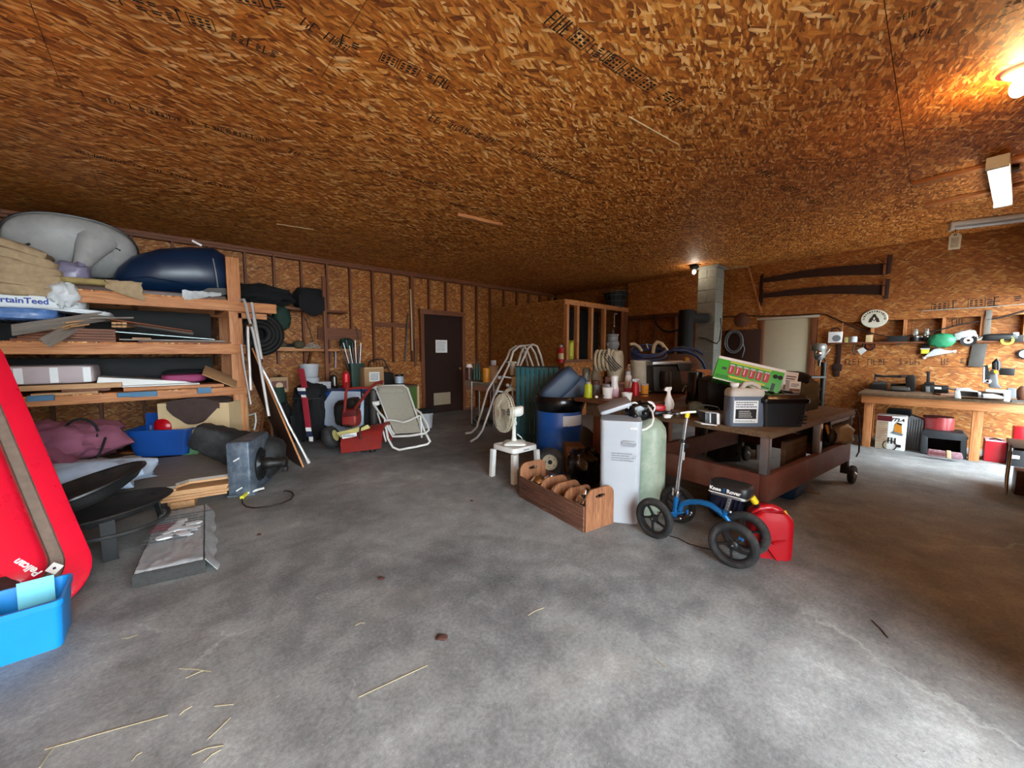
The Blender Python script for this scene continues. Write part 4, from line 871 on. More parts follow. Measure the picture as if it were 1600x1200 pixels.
# --- wrapped bundle of shingles
a, b_, c_ = px(207, 921), px(322, 895), px(322, 803); x_ = (b_-a).normalized(); yv = (c_-b_); L_ = yv.length; yv = yv.normalized()
sb = TM('shingle_bundle', 'bundle of roof shingles in torn silver plastic wrap lying on the concrete', 'bundle', Matrix.Identity(4))
d_ = px(250, 818); hz = .085
def quad(z, g=0.0): 
    m = (a+b_+c_+d_)/4; return [(p+(m-p).normalized()*g)+Vector((0, 0, z)) for p in (a, b_, c_, d_)]
MB().loft([quad(.0, .01), quad(.008), quad(hz-.012), quad(hz-.002, .012)]).build('shingle_stack', 'shingle', sb)
def wrap(u, v):
    p = a.lerp(b_, u).lerp(d_.lerp(c_, u), v); e = min(u, 1-u, v, 1-v); return p+Vector((0, 0, hz+.007*nz(u*9, v*9)+.006*nz(u*21, v*17, 4)+.006-(.03 if e < .01 else 0)))
MB().grid(wrap, 30, 40, .002).build('plastic_wrap', 'silver_wrap', sb, smooth=60)
wm = frame(a.lerp(c_, .5)+Vector((0, 0, hz+.016)), x_, Vector((-x_.y, x_.x, 0)), Vector((0, 0, 1))) @ Matrix.Rotation(R(-90), 4, 'X')
lines(sb, 'printed_line', 'grey_print', .3, .55, 9, wm @ Matrix.Translation((.0, 0, .1)), 9, fill=.7, wd=(.1, .35))
lines(sb, 'printed_line', 'cloth_red', .12, .16, 3, wm @ Matrix.Translation((-.1, -.001, .12)), 3, fill=.6, wd=(.3, .6))
for i in range(7):
    o_ = soft((.10+.03*(i % 3), .07, .014), .6, .3, 5, n=10, m=6, seed=60+i).build('highlight_fold', 'bag_white', sb, smooth=40); o_.location = a.lerp(b_, .3+.08*i).lerp(d_.lerp(c_, .3+.08*i), .45+.08*(i % 4))+Vector((0, 0, hz+.006)); o_.rotation_euler = (0, 0, .5*i)  # white bumps stand in for highlights on the wrap
ed = MB().grid(lambda u, v: b_.lerp(c_, v)+x_*(.06*u*(1+.5*nz(v*8)))+Vector((0, 0, (hz+.01)*(1-u*.95)+.008*nz(u*6, v*14))), 6, 24, .003).build('torn_side_flap', 'silver_wrap', sb, smooth=50)
# ================================================================== along the back wall
class CF:
    """a thing turned to the camera: l(u, v, dy) gives the local point seen at pixel (u, v), dy metres behind its base point"""
    def __init__(s, name, label, cat, u0, v0, z=0.0, group=None, d=None, ax='z'):
        p = D(u0, v0, d) if d else px(u0, v0, ax, z)
        s.o = T(name, label, cat, p, FACE, group); s.d = dep(p); s.p = Vector(p); s.k = s.d/F
        s.inv = (Matrix.Translation(p) @ Matrix.Rotation(FACE, 4, 'Z')).inverted()
    def l(s, u, v, dy=0.0): return s.inv @ D(u, v, s.d+dy*math.cos(PITCH))
    def L(s, pts): return [s.l(*p) for p in pts]
    def tube(s, name, mat, pts, r, n=8, smooth=60, closed=False): return MB().tube(s.L(pts), r, n, closed).build(name, mat, s.o, smooth=smooth)
    def prism(s, name, mat, pts, y0, y1, bev=.003, smooth=35):
        return MB().loft([[s.l(u, v, y0) for u, v in pts], [s.l(u, v, y0)+Vector((0, y1-y0, 0)) for u, v in pts]]).build(name, mat, s.o, bev=bev, smooth=smooth)
    def lathe(s, name, mat, u, prof, dy=0.0, n=18, smooth=40, v=None):
        """vertical turned body: prof of (half width px, v px)"""
        c = s.l(u, prof[0][1], dy); M = Matrix.Translation((c.x, c.y, 0)); pr = [(max(w_*s.k*(s.d+dy)/s.d, 1e-4), s.l(u, vv, dy).z) for w_, vv in prof]
        return MB().lathe(pr, n, M).build(name, mat, s.o, smooth=smooth)
def turned(name, label, cat, u, v, prof, mat, z=0.0, parts=(), n=18, group=None, ax='z', smooth=40):
    """one upright turned thing standing at (u, v) on height z; prof in pixels (half width, v); parts: (name, mat, prof)"""
    c = CF(name, label, cat, u, v, z, group, ax=ax); first = True
    for nm, m_, pr in ((('body', mat, prof),)+tuple(parts)): c.lathe(nm, m_, u, pr, n=n, smooth=smooth)
    return c
def boxy(name, label, cat, u0, u1, vt, vb, z, depth, mat, group=None, bev=.005, rz=0.0, shift=0.0):
    """upright box with its front bottom edge at pixel row vb on height z"""
    um = (u0+u1)/2; p = px(um, vb, 'z', z); k = mpp(p); w_ = (u1-u0)*k; h_ = (vb-vt)*k
    o = MB().box((0, depth/2, h_/2), (w_, depth, h_)).build(name, mat, bev=bev); o.location = p; o.rotation_euler = (0, 0, FACE+rz); return tag(o, label, cat, group), w_, h_
# --- wall shelf with its front post
yS = 7.25
ws = T('plank_shelf', 'red brown two board wall shelf carried by one upright post left of the door', 'shelf')
pt, pb_ = px(507, 432, 'y', yS), px(512, 598, 'y', yS)
MB().bar((pb_.x, yS, .02), (pb_.x, yS, pt.z), .06, .04, (0, 1, 0)).build('post', 'stud_z', ws, bev=.003)
zu = px(520, 484, 'y', yS)[2]; zl = px(500, 545, 'y', yS)[2]
xa, xb = px(376, 484, 'y', yS)[0], px(545, 484, 'y', yS)[0]
MB().box2((xa, yS+.045, zu-.04), (xb, YB-.1, zu)).build('shelf_board', 'stud_x', ws, bev=.003)
MB().box2((px(420, 545, 'y', yS)[0], yS+.045, zl-.04), (px(548, 545, 'y', yS)[0], YB-.1, zl)).build('shelf_board', 'lumber_x', ws, bev=.003)
for xx in (1.95, 2.8): MB().bar((xx, YB-.095, zl-.35), (xx, yS+.1, zl-.045), .04, .04).build('bracket', 'stud_z', ws)
def on_shelf(o, u, v, y, z, rz=0): o.location = (px(u, v, 'y', y)[0], y, z); o.rotation_euler = (0, 0, rz); return o
o = on_shelf(soft((1.0, .36, .34), .9, .3, 3.5, n=40, m=18, seed=71, crease=.25).build('black_jacket', 'black_cloth', smooth=60), 408, 480, 7.41, zu); tag(o, 'heap of black clothes on the upper wall shelf nearest the rack', 'clothes')
o = on_shelf(soft((.44, .4, .36), .45, .12, 3, seed=72, crease=.1).build('black_bag', 'black_cloth', smooth=60), 482, 480, 7.42, zu); tag(o, 'square black cloth bag on the upper wall shelf by the post', 'bag')
fl = MB().grid(lambda a, q: (-.2+.4*a, -.22, .2-.34*q*(.6+.4*math.sin(a*3))), 8, 6, .012).build('hanging_flap', 'black_cloth', o, smooth=60)
o = on_shelf(soft((.28, .2, .42), .8, .2, 3, seed=73, crease=.2).build('dark_green_cloth', 'green_bag', smooth=60), 440, 495, 7.3, zu-.4); tag(o, 'dark green cloth hanging down from the upper wall shelf', 'cloth')
tb = T('coiled_hose', 'large black round hanging bundle behind the aluminium poles', 'bundle', px(405, 522, 'y', 7.2), 0)
for i, r_ in enumerate((.30, .24, .18, .12)): MB().tube(arc((0, -.03*i, 0), r_, 0, 350, 26), .05, 8, True).build('coil', 'black_matte', tb, smooth=60)
MB().box((0, .08, 0), (.45, .05, .45)).build('backing_bag', 'black_cloth', tb, bev=.02)
kp = T('knee_pads', 'pair of tan oval pads joined by a dark strap on the lower wall shelf', 'pads', (px(453, 538, 'y', 7.35)[0], 7.35, zl))
for dx in (-.14, .14): MB().ball((dx, 0, .07), (.10, .09, .07), 14, 9).build('pad', 'rag_olive', kp, smooth=80)
MB().box((0, .02, .05), (.14, .12, .07)).build('strap', 'black_cloth', kp, bev=.01)
for i, (ua, ub, dz) in enumerate(((424, 455, .0), (470, 484, .13))):
    o = on_shelf(MB().box((0, 0, .012), ((ub-ua)*.012, .12, .022)).build('wood_lath', 'ply_x', bev=.002), (ua+ub)/2, 540, 7.3 if not i else 7.5, zl+dz*0, .05); tag(o, ['pale lath lying at the left of the lower wall shelf', 'short pale lath behind the tan oval pads'][i], 'lath')
wt = T('wire_rods', 'tangle of thin grey wire rods on the lower wall shelf beside the post', 'wire', (px(488, 541, 'y', 7.32)[0], 7.32, zl))
for i in range(9): MB().tube([(rnd.uniform(-.2, 0), rnd.uniform(-.02, .1), .01+.01*i), (rnd.uniform(-.05, .05), rnd.uniform(-.02, .1), .02+.012*i), (rnd.uniform(.05, .22), rnd.uniform(-.02, .1), .008+.006*i)], .005, 5).build('rod', 'wire_frame', wt)
o = on_shelf(soft((.25, .15, .2), .7, .2, 3, seed=77).build('grey_rag', 'green_bag', smooth=60), 542, 536, 7.45, zl); tag(o, 'dark rag on the right end of the lower wall shelf', 'rag')
o = MB().bar((2.15, YB-.11, 1.75), (2.95, YB-.11, 1.75), .03, .22, (0, 0, 1)).build('backing_board', 'stud_x'); tag(o, 'brown board nailed across the studs between the two wall shelves', 'board')
# --- low bench along the wall and its load
yN = 6.75; zb = px(640, 602, 'y', yN)[2]
bn = T('back_bench', 'low cluttered bench with a green cupboard end along the back wall', 'bench')
xl, xr = 1.75, px(654, 605, 'y', yN)[0]
MB().box2((xl, yN, zb-.035), (xr, YB-.12, zb)).build('bench_top', 'old_top', bn, bev=.004)
MB().box2((px(626, 605, 'y', yN)[0], yN+.02, .05), (xr-.03, YB-.2, zb-.036)).build('cupboard', 'green_cab', bn, bev=.006)
MB().box2((xr-.028, yN, .0), (xr+.012, yN+.045, zb)).build('leg', 'card_pale', bn, bev=.003)
MB().box2((px(627, 605, 'y', yN)[0], yN-.004, zb*.38), (xr-.03, yN+.02, zb*.41)).build('rail', 'card_pale', bn)
for xx in (xl+.05, (xl+xr)/2): MB().box2((xx-.04, yN+.02, 0), (xx+.04, yN+.06, zb-.036)).build('leg', 'stud_z', bn, bev=.003)
def bpos(u, y): return (px(u, 595, 'y', y)[0], y, zb)
def kN(u, y): return mpp((px(u, 595, 'y', y)[0], y, zb))
def turn_y(name, label, cat, u, y, prof, mat, parts=(), z=None, rz=0, n=18):
    """turned thing on the bench: prof in metres"""
    o = T(name, label, cat, (px(u, 595, 'y', y)[0], y, zb if z is None else z), rz)
    MB().lathe(prof, n).build('body', mat, o, smooth=40)
    for nm, m_, pr in parts: MB().lathe(pr, n).build(nm, m_, o, smooth=40)
    return o
for i in range(2):
    turn_y('plastic_pail', ['lower of two stacked pale plastic pails on the back bench', 'upper of two stacked pale plastic pails on the back bench'][i], 'pail', 484, 6.95, [(.125, 0), (.145, .19), (.152, .19), (.152, .215), (.14, .215), (.12, .02)], 'pail_white', z=zb+.0+.22*i)
o = MB().box((0, 0, .12), (.25, .2, .24)).build('printed_box', 'card', bev=.006); o.location = bpos(434, 7.0); tag(o, 'tan and red printed box at the left end of the back bench', 'box')
MB().box((0, -.102, .12), (.2, .004, .12)).build('box_print', 'dark_red', o); MB().lathe([(.05, 0), (.05, .004)], 16, Matrix.Translation((0, -.104, .11)) @ Matrix.Rotation(R(90), 4, 'X')).build('round_print', 'card_pale', o)
o = MB().box((0, 0, .07), (.24, .2, .14)).build('white_carton', 'pail_white', bev=.005); o.location = bpos(502, 6.9); tag(o, 'small white carton beside the stacked pails', 'carton')
o = T('work_lantern', 'black lantern with a bright vertical highlight on the back bench', 'lantern', bpos(521, 7.0))
MB().lathe([(.07, 0), (.075, .03), (.05, .06), (.06, .08), (.06, .2), (.03, .24)], 16).build('body', 'black_plastic', o); MB().tube(arc((0, 0, .24), .06, 0, 180, 10), .008, 6).build('handle', 'black_plastic', o); MB().box((0, -.062, .13), (.02, .006, .16)).build('highlight_strip', 'bottle_white', o)  # the white strip paints the vertical highlight on the black body
turn_y('red_thermos', 'red cylindrical flask with a silver top on the back bench', 'flask', 541, 6.95, [(.06, 0), (.065, .02), (.065, .22), (.05, .25)], 'bright_red', (('silver_cap', 'chrome', [(.045, .25), (.045, .29), (.02, .3)]),))
gb = T('green_bin', 'dark green bin full of garden tool rods on the back bench', 'bin', bpos(556, 7.15)); MB().loft([[(x, y, z) for x, y in rrect(.26*s, .24*s, .03)] for s, z in ((.85, 0), (1, .4), (1.06, .4), (1.06, .43), (.94, .43), (.8, .02))]).build('bin_body', 'green_dark', gb, smooth=35)
for i in range(8): MB().tube([(-.05+.015*i, 0, .1), (-.25+.05*i, -.02*i*.3, .75+.05*(i % 3))], .008, 6).build('rod', 'wire_frame' if i % 2 else 'black_plastic', gb)
o = MB().box((0, 0, .18), (.36, .3, .36)).build('cardboard_box', 'card', bev=.005); o.location = bpos(580, 6.95); tag(o, 'brown cardboard box with a white label on the back bench', 'box')
lb = MB().box((.0, -.152, .19), (.19, .003, .17)).build('white_label', 'paper', o); lines(o, 'printed_line', 'paper_line', .15, .13, 5, Matrix.Translation((0, -.154, .19)), 7); MB().bar((-.17, -.152, .35), (.17, -.152, .35), .004, .02).build('tape', 'card_pale', o)
o = soft((.75, .5, .2), .5, .15, 3, n=30, seed=81, crease=.1).build('blue_tarp', 'barrel_blue', smooth=60); o.location = (px(535, 600, 'y', 6.6)[0], 6.52, zb-.16); tag(o, 'folded blue tarp hanging over the edge of the back bench', 'tarp')
mh = T('mower_handle', 'dark folded mower handle with wire mesh basket standing behind the recliner', 'mower', bpos(600, 7.2))
MB().tube([(-.28, 0, 0), (-.30, .05, .28), (-.24, .1, .45), (-.1, .1, .5), (.06, .1, .48), (.12, .05, .3), (.22, -.02, 0)], .014, 7).build('handle', 'black_plastic', mh, smooth=60)
MB().tube([(-.20, .05, .33), (.08, .06, .33)], .010, 6).build('cross_bar', 'black_plastic', mh); MB().box((.02, .02, .12), (.3, .2, .24)).build('engine_box', 'black_matte', mh, bev=.03)
for i in range(5): MB().tube([(-.22+.06*i, .08, .32), (-.22+.06*i, .1, .48)], .005, 5).build('mesh_wire', 'dark_steel', mh)
turn_y('paint_tin', 'dark tin with a pale blue label on the right end of the back bench', 'tin', 624, 6.95, [(.085, 0), (.085, .2), (.08, .21), (.08, .2)], 'black_plastic', (('pale_label', 'ice_panel', [(.086, .04), (.086, .17)]),))
for i, (ua, va, ub, vb, m_, r_, nm, l_) in enumerate(((637, 492, 633, 565, 'black_plastic', .014, 'pry_bar', 'dark iron bar leaning on the studs left of the door'), (641, 452, 644, 548, 'card_pale', .016, 'wood_stick', 'pale stick hanging on the stud left of the door'), (649, 530, 649, 572, 'stud_z', .03, 'wood_block', 'short dark wood piece hung on the wainscot edge left of the door'), (524, 545, 524, 575, 'pail_white', .012, 'white_stick', 'white stick standing behind the black lantern'), (556, 510, 562, 550, 'cord_dark', .006, 'thin_rope', 'thin dark cord hanging on the board wall above the green bin'), (476, 495, 490, 535, 'cord_dark', .006, 'thin_rope', 'dark cord hanging between the two wall shelves'))):
    o = MB().tube([px(ua, va, 'y', YB-.125), px((ua+ub)/2+.5, (va+vb)/2, 'y', YB-.13), px(ub, vb, 'y', YB-.125)], r_, 7).build(nm, m_); tag(o, l_, 'bar' if 'bar' in nm else 'cord' if 'cord' in nm else 'stick')
# --- floor row: bags, flag scarf, panel, tiller
c = CF('hockey_bag', 'tall slumped black sports bag standing left of the tiller', 'bag', 480, 694)
def blob(cf, name, mat, u0, u1, vt, vb, depth, seed, e=.6, amp=.12, crease=.15, dy=0, fr=3, n=26):
    a, b_ = cf.l(u0, vb, dy), cf.l(u1, vt, dy); o = soft((b_.x-a.x, depth, b_.z-a.z), e, amp, fr, n=n, m=14, seed=seed, crease=crease).build(name, mat, cf.o, smooth=65); o.location = ((a.x+b_.x)/2, a.y+depth/2, a.z); return o
blob(c, 'bag_body', 'black_cloth', 450, 482, 610, 694, .36, 91, e=.8, amp=.2, crease=.28, fr=3.5, n=40)
blob(c, 'side_pocket', 'black_cloth', 474, 509, 612, 692, .34, 191, e=.8, amp=.2, crease=.28, fr=3.5, n=40)
blob(c, 'bag_top', 'black_cloth', 448, 504, 598, 640, .4, 92, e=.9, amp=.2, crease=.2)
c.tube('strap', 'black_cloth', [(455, 650), (458, 670), (462, 690)], .02); c.tube('zip', 'grey_iron', [(456, 622), (478, 624), (500, 622)], .008)
c2 = CF('garment_bag', 'second black bag behind the red scarf right of the tall sports bag', 'bag', 497, 690)
blob(c2, 'bag_body', 'black_plastic', 484, 508, 622, 690, .3, 93)
gbag = CF('golf_bag', 'dark green and black golf bag standing behind the leaning poles', 'golf bag', 437, 694)
gbag.lathe('bag_body', 'green_bag', 437, [(11, 694), (12, 660), (12, 618), (11, 604)], .25, 16); gbag.lathe('bag_rim', 'black_plastic', 437, [(12, 606), (12.5, 598), (11, 592), (9, 592)], .25, 16)
gbag.lathe('pale_band', 'pail_white', 437, [(11.6, 602), (11.6, 596)], .249, 16); blob(gbag, 'side_pocket', 'black_cloth', 436, 450, 628, 672, .14, 94, dy=.05)
for i, (u, v) in enumerate(((432, 588), (437, 586), (441, 589))): gbag.lathe('club_head', 'black_matte', u, [(1.5, 600), (2.2, v+4), (3, v+1), (1, v)], .25, 10)
scf = CF('team_scarf', 'long red, white and navy scarf hanging over the black sports bag', 'scarf', 478, 699)
segs = [((465, 474), 576, 606, 'cloth_red'), ((464, 476), 606, 611, 'bottle_white'), ((465, 476), 611, 617, 'cloth_navy'), ((470, 477), 617, 621, 'bottle_white'), ((471, 480), 621, 668, 'cloth_red'), ((477, 485), 668, 674, 'bottle_white'), ((478, 487), 674, 683, 'cloth_navy'), ((482, 488), 682, 690, 'bottle_white')]
for (ua, ub), va, vb, m_ in segs:
    s0 = (va-576)/114*8; sh_ = lambda v: (v-va)/(vb-va)*(6 if vb-va > 20 else 1)
    A = [(ua, va), (ub, va), (ub+sh_(vb), vb), (ua+sh_(vb), vb)]
    scf.prism('scarf_band', m_, A, -.06-.0*va, -.04, bev=.004)
pn = CF('pale_board', 'pale blue white eight sided board leaning behind the tiller', 'board', 540, 693)
pn.prism('panel_board', 'ice_panel', [(507, 664), (507, 628), (518, 611), (564, 612), (568, 618), (568, 690), (507, 690)][:6], .0, .02)
sp = CF('dark_cabinet', 'narrow dark cabinet with a chrome handle behind the recliner', 'cabinet', 578, 690); sp.prism('cabinet_body', 'black_matte', [(568, 690), (568, 612), (585, 612), (585, 690)], .0, .3); sp.tube('handle', 'chrome', [(570, 632, -.02), (576, 632, -.02)], .008)
gc = CF('grey_cylinder', 'grey plastic pipe standing between the cabinet and the recliner', 'pipe', 587, 692); gc.lathe('pipe_body', 'grey_iron', 586, [(6, 692), (6, 612), (5, 609), (5, 612)], .0)
t = CF('tiller', 'red garden tiller with black engine and big red tine shield', 'tiller', 560, 712)
# tine shield: a rounded hood over the tines
rings = []
for i in range(9):
    a = R(180*i/8); yy = .26-.26*math.cos(a)-.02
    zt = max(0, math.sin(a))**.6
    rings.append([t.l(530+4*(1-zt), 708-zt*30, 0)+Vector((0, yy, 0)), t.l(596, 700-zt*36, 0)+Vector((0, yy, 0))])
sh_ = MB()
P_ = [r_[0] for r_ in rings]; Q_ = [r_[1] for r_ in rings]; mz = Vector((0, 0, .03))
sh_.loft([[*(p for p in P_), *(Vector((p.x, .25+(p.y-.25)*.9, p.z*.9)) for p in reversed(P_))], [*(p for p in Q_), *(Vector((p.x, .25+(p.y-.25)*.9, p.z*.9)) for p in reversed(Q_))]])
sh_.build('tine_shield', 'red_paint', t.o, smooth=50)
t.prism('shield_top_plate', 'pale_yellow', [(526, 676), (574, 664), (578, 669), (532, 684)], .03, .06); t.prism('maker_plate', 'paper', [(534, 679), (557, 676), (557, 682), (535, 686)], -.06, -.05)
lines(t.o, 'printed_line', 'ink', .17, .035, 2, Matrix.Translation(t.l(545.5, 681, -.062)), 3, wd=(.1, .3))
t.tube('hook', 'dark_steel', [(570, 664, .0), (563, 668, -.05), (562, 676, -.08), (564, 686, -.07)], .012)
for i in range(4): t.lathe('tine_hub', 'dark_steel', 540+14*i, [(4, 708), (6, 696), (4, 688)], .22, 8)
cw_ = t.l(517, 683, .15)
for off in (0,):
    MB().lathe([(.06, -.07), (.12, -.075), (.15, -.05), (.16, 0), (.15, .05), (.12, .075), (.06, .07)], 24, Matrix.Translation(cw_) @ Matrix.Rotation(R(70), 4, 'Y')).build('tyre', 'rubber_dusty', t.o, smooth=50)
    MB().lathe([(.01, -.03), (.075, -.035), (.085, 0), (.075, .035), (.01, .03)], 18, Matrix.Translation(cw_+Vector((0, 0, 0))) @ Matrix.Rotation(R(70), 4, 'Y') @ Matrix.Diagonal((1.05, 1.05, 2.1, 1))).build('rim', 'pale_yellow', t.o, smooth=50)
blob(t, 'engine', 'motor_dark', 519, 552, 626, 668, .3, 95, e=.45, amp=.1, crease=.1, dy=.25); blob(t, 'engine_shroud', 'black_plastic', 540, 556, 622, 642, .25, 96, e=.5, dy=.22)
MB().lathe([(.002, .06), (.05, .05), (.07, .02), (.075, 0), (.05, -.02)], 18, Matrix.Translation(t.l(549, 630, .18)) @ Matrix.Rotation(R(60), 4, 'X')).build('starter_cover', 'dark_steel', t.o)
blob(t, 'gear_case', 'red_paint', 533, 557, 640, 668, .22, 97, e=.4, amp=.06, crease=0, dy=.12); t.prism('mount_plate', 'dark_red', [(534, 644), (556, 640), (557, 650), (536, 652)], .08, .14)
t.tube('handlebar', 'red_paint', [(538, 645, .1), (541, 610, -.0), (543, 600, -.05), (541, 588, -.12), (541, 580, -.2)], .020)
t.tube('handlebar', 'red_paint', [(555, 638, .1), (570, 618, -.02), (580, 605, -.06), (587, 599, -.1), (598, 596, -.16)], .020)
t.tube('cross_bar', 'red_paint', [(542, 608, -.01), (560, 606, -.04), (578, 606, -.05)], .016); t.tube('brace', 'dark_steel', [(564, 606, -.04), (565, 622, .1)], .010)
t.lathe('grip', 'bright_red', 541, [(4, 597), (4.2, 588), (4.2, 582), (2.5, 580)], -.15, 12); t.tube('lever', 'black_plastic', [(590, 598, -.12), (598, 600, -.14)], .008)
for a in range(3): t.tube('engine_pipe', 'dark_steel', [(538+4*a, 664, .1), (540+4*a, 668, .12), (546+4*a, 662, .15)], .012)
# --- folded recliner
r = CF('recliner_chair', 'folded white tube recliner with grey mesh sling facing the door', 'recliner', 625, 704)
def sling(a, q):
    ul = 589+29*q**1.25; ur = 634+23*q; u = ul+(ur-ul)*a; v = 604+72*q+(2*(1-a)+0)*q; dy = .42-.42*q+.03*math.sin(PI*a)*math.sin(PI*q)
    return r.l(u, v, dy)
MB().grid(sling, 12, 16, .008).build('mesh_sling', 'mesh_grey', r.o, smooth=70)
MB().grid(lambda a, q: sling(.08+.84*a, .0+.13*q)+Vector((0, -.03-.02*math.sin(PI*q), 0)), 10, 5, .02).build('head_pillow', 'mesh_grey', r.o, smooth=70)
r.tube('seat_frame', 'white_paint', [(582, 606, .44), (600, 603, .44), (630, 602, .43), (637, 607, .40), (646, 634, .25), (656, 662, .08), (658, 676, .02)], .016)
r.tube('seat_frame', 'white_paint', [(586, 606, .44), (596, 628, .3), (604, 650, .18), (611, 672, .05), (616, 679, .02)], .016)
r.tube('leg_frame', 'white_paint', [(584, 632, .3), (592, 644, .18), (601, 654, .08), (608, 672, -.0), (614, 682, -.05), (640, 681, -.06), (664, 677, -.05), (670, 672, -.03), (668, 664, .0), (657, 645, .12), (650, 640, .2)], .017)
r.tube('leg_frame', 'white_paint', [(601, 656, .06), (606, 685, -.02), (614, 699, -.08), (624, 703, -.1), (650, 698, -.1), (668, 694, -.08), (672, 690, -.06), (664, 675, .0), (656, 655, .08)], .017)
r.tube('cross_bar', 'white_paint', [(604, 656, .02), (616, 657, .0), (630, 660, -.03), (642, 656, -.01), (656, 649, .04)], .011)
r.tube('side_strut', 'white_paint', [(657, 650, .1), (658, 668, .02), (659, 684, .0)], .013); r.tube('side_strut', 'white_paint', [(590, 645, .2), (598, 672, .05), (603, 690, .0)], .013)
r.prism('armrest', 'white_plastic', [(581, 628), (592, 627), (592, 633), (583, 635)], .28, .4, bev=.008)
b_ = turned('white_bucket', 'white plastic bucket on the floor between recliner and door', 'bucket', 667, 668, [(8, 668), (9.5, 648), (10, 648), (10, 645), (8.5, 645), (7.5, 666)], 'pail_white'); o = soft((.32, .25, .07), .4, .1, 3, seed=98).build('dark_bundle', 'black_cloth', smooth=60); o.location = b_.p+Vector((0, 0, 24*b_.k)); tag(o, 'dark bundle lying on the white bucket beside the door', 'bundle')
# --- trolley table with tins right of the door
tt = CF('tin_table', 'small steel legged table loaded with tins right of the back door', 'table', 757, 668)
tt.prism('table_top', 'old_top', [(726, 594), (783, 600), (783, 607), (726, 602)], .0, .5)
for (u, vb, dy) in ((737, 662, .0), (749, 650, .4), (766, 640, .4), (771, 676, .0)): tt.tube('leg', 'steel', [(u, 596, dy), (u, vb, dy)], .014)
tt.tube('cross_bar', 'steel', [(737, 597, 0), (771, 600, 0)], .012); tt.prism('apron', 'stud_x', [(728, 601), (780, 607), (780, 614), (728, 608)], .03, .06)
for i in range(5):
    c = tt.l(740+8*i, 662-(i % 2)*6, .15); MB().lathe([(.03, -.03), (.07, -.035), (.08, 0), (.07, .035), (.03, .03)], 14, Matrix.Translation(c) @ Matrix.Rotation(R(60), 4, 'Y')).build('stored_wheel', 'black_rubber', tt.o, smooth=50)
zt_ = px(757, 597, 'z', 0)  # only the direction
dT = tt.d
def tin(name, label, cat, u, vb, prof, mat, parts=(), dy=.1):
    c = CF(name, label, cat, u, vb, d=dT+dy)
    c.lathe('body', mat, u, prof)
    for nm, m_, pr in parts: c.lathe(nm, m_, u, pr)
    return c
tin('enamel_mug', 'white and brown patterned tin at the left of the tin table', 'tin', 733, 594, [(5, 594), (5, 576), (4.6, 574)], 'darkwood_x', (('white_top', 'bottle_white', [(5.1, 580), (5.1, 573), (3.8, 569)]),))
g = CF('green_bottles', 'cluster of dark green bottles on the tin table', 'bottles', 745, 595, d=dT+.12)
for du, vt in ((-4, 568), (0, 564), (4, 567)): g.lathe('bottle', 'green_dark', 745+du, [(2.6, 594), (2.8, 580), (1.3, 574), (1.1, vt)], .0, 10)
tin('orange_tin', 'white and orange paint tin on the tin table', 'tin', 760, 597, [(6, 597), (6, 576), (5.6, 575)], 'amber', (('pale_side', 'bottle_white', [(6.1, 581), (6.1, 576)]),), .05)
tin('tan_tin', 'tan paint tin with a roll of tape on its lid on the tin table', 'tin', 771, 598, [(6.5, 598), (6.5, 577), (8, 574), (8, 572), (1, 571)], 'tan_board', (('tape_roll', 'pail_white', [(4.2, 571), (4.2, 563), (2, 563), (2, 570)]),), .06)
# --- arched aluminium ladder
ld = CF('arched_ladder', 'aluminium pool ladder with arched hand rails behind the teal screen', 'ladder', 750, 690)
for pts in ([(727, 677, -.05), (736, 676, -.0), (745, 668, .1), (762, 610, .25), (792, 560, .4), (797, 547, .42), (806, 541, .45), (813, 542, .5), (820, 552, .55), (824, 568, .6), (832, 610, .7)],
            [(735, 690, -.25), (745, 684, -.2), (754, 672, -.15), (772, 620, .0), (797, 566, .2), (802, 549, .22), (811, 541, .25), (818, 540, .3), (824, 549, .35), (832, 570, .4), (842, 610, .5)],
            [(797, 610, .3), (806, 580, .35), (814, 552, .4), (820, 540, .42), (828, 539, .45), (836, 552, .5), (846, 585, .55)], [(775, 640, .1), (800, 600, .2), (818, 560, .3), (825, 544, .32), (832, 538, .36), (839, 541, .4), (845, 556, .45), (852, 584, .5)]):
    ld.tube('hand_rail', 'wire_frame', pts, .019, 8)
for (ua, va, ub, vb) in ((792, 566, 806, 566), (782, 588, 798, 590), (772, 610, 790, 613)): MB().bar(ld.l(ua, va, .22), ld.l(ub, vb, .26), .12, .025).build('step', 'pail_white', ld.o, bev=.004)
ld.lathe('post', 'pump_beige', 801, [(4, 586), (4, 568), (5, 567), (5, 565)], .2, 12)
for u, v in ((780, 590), (775, 614), (793, 602)): MB().ball(ld.l(u, v, .1), .03, 10, 6).build('joint', 'pail_white', ld.o)
sw = MB().lathe([(.12, -.02), (.17, -.02), (.18, 0), (.17, .02), (.12, .02), (.12, -.02)], 24, Matrix.Translation(ld.l(801, 622, .1)) @ Matrix.Rotation(R(80), 4, 'X')).build('hose_reel', 'pump_beige', ld.o, smooth=40)
for i in range(4): MB().bar(ld.l(801, 622, .1)-Vector((.15*math.cos(i*PI/4), 0, .15*math.sin(i*PI/4))), ld.l(801, 622, .1)+Vector((.15*math.cos(i*PI/4), 0, .15*math.sin(i*PI/4))), .03, .012).build('reel_spoke', 'pump_beige', ld.o)
o = MB().box((0, 0, .1), (.26, .2, .16)).build('tan_carton', 'card_pale', bev=.005); o.location = D(812, 596, 6.3); o.rotation_euler = (0, 0, FACE); tag(o, 'small tan carton seen through the ladder rails', 'carton'); o.location.z -= .1
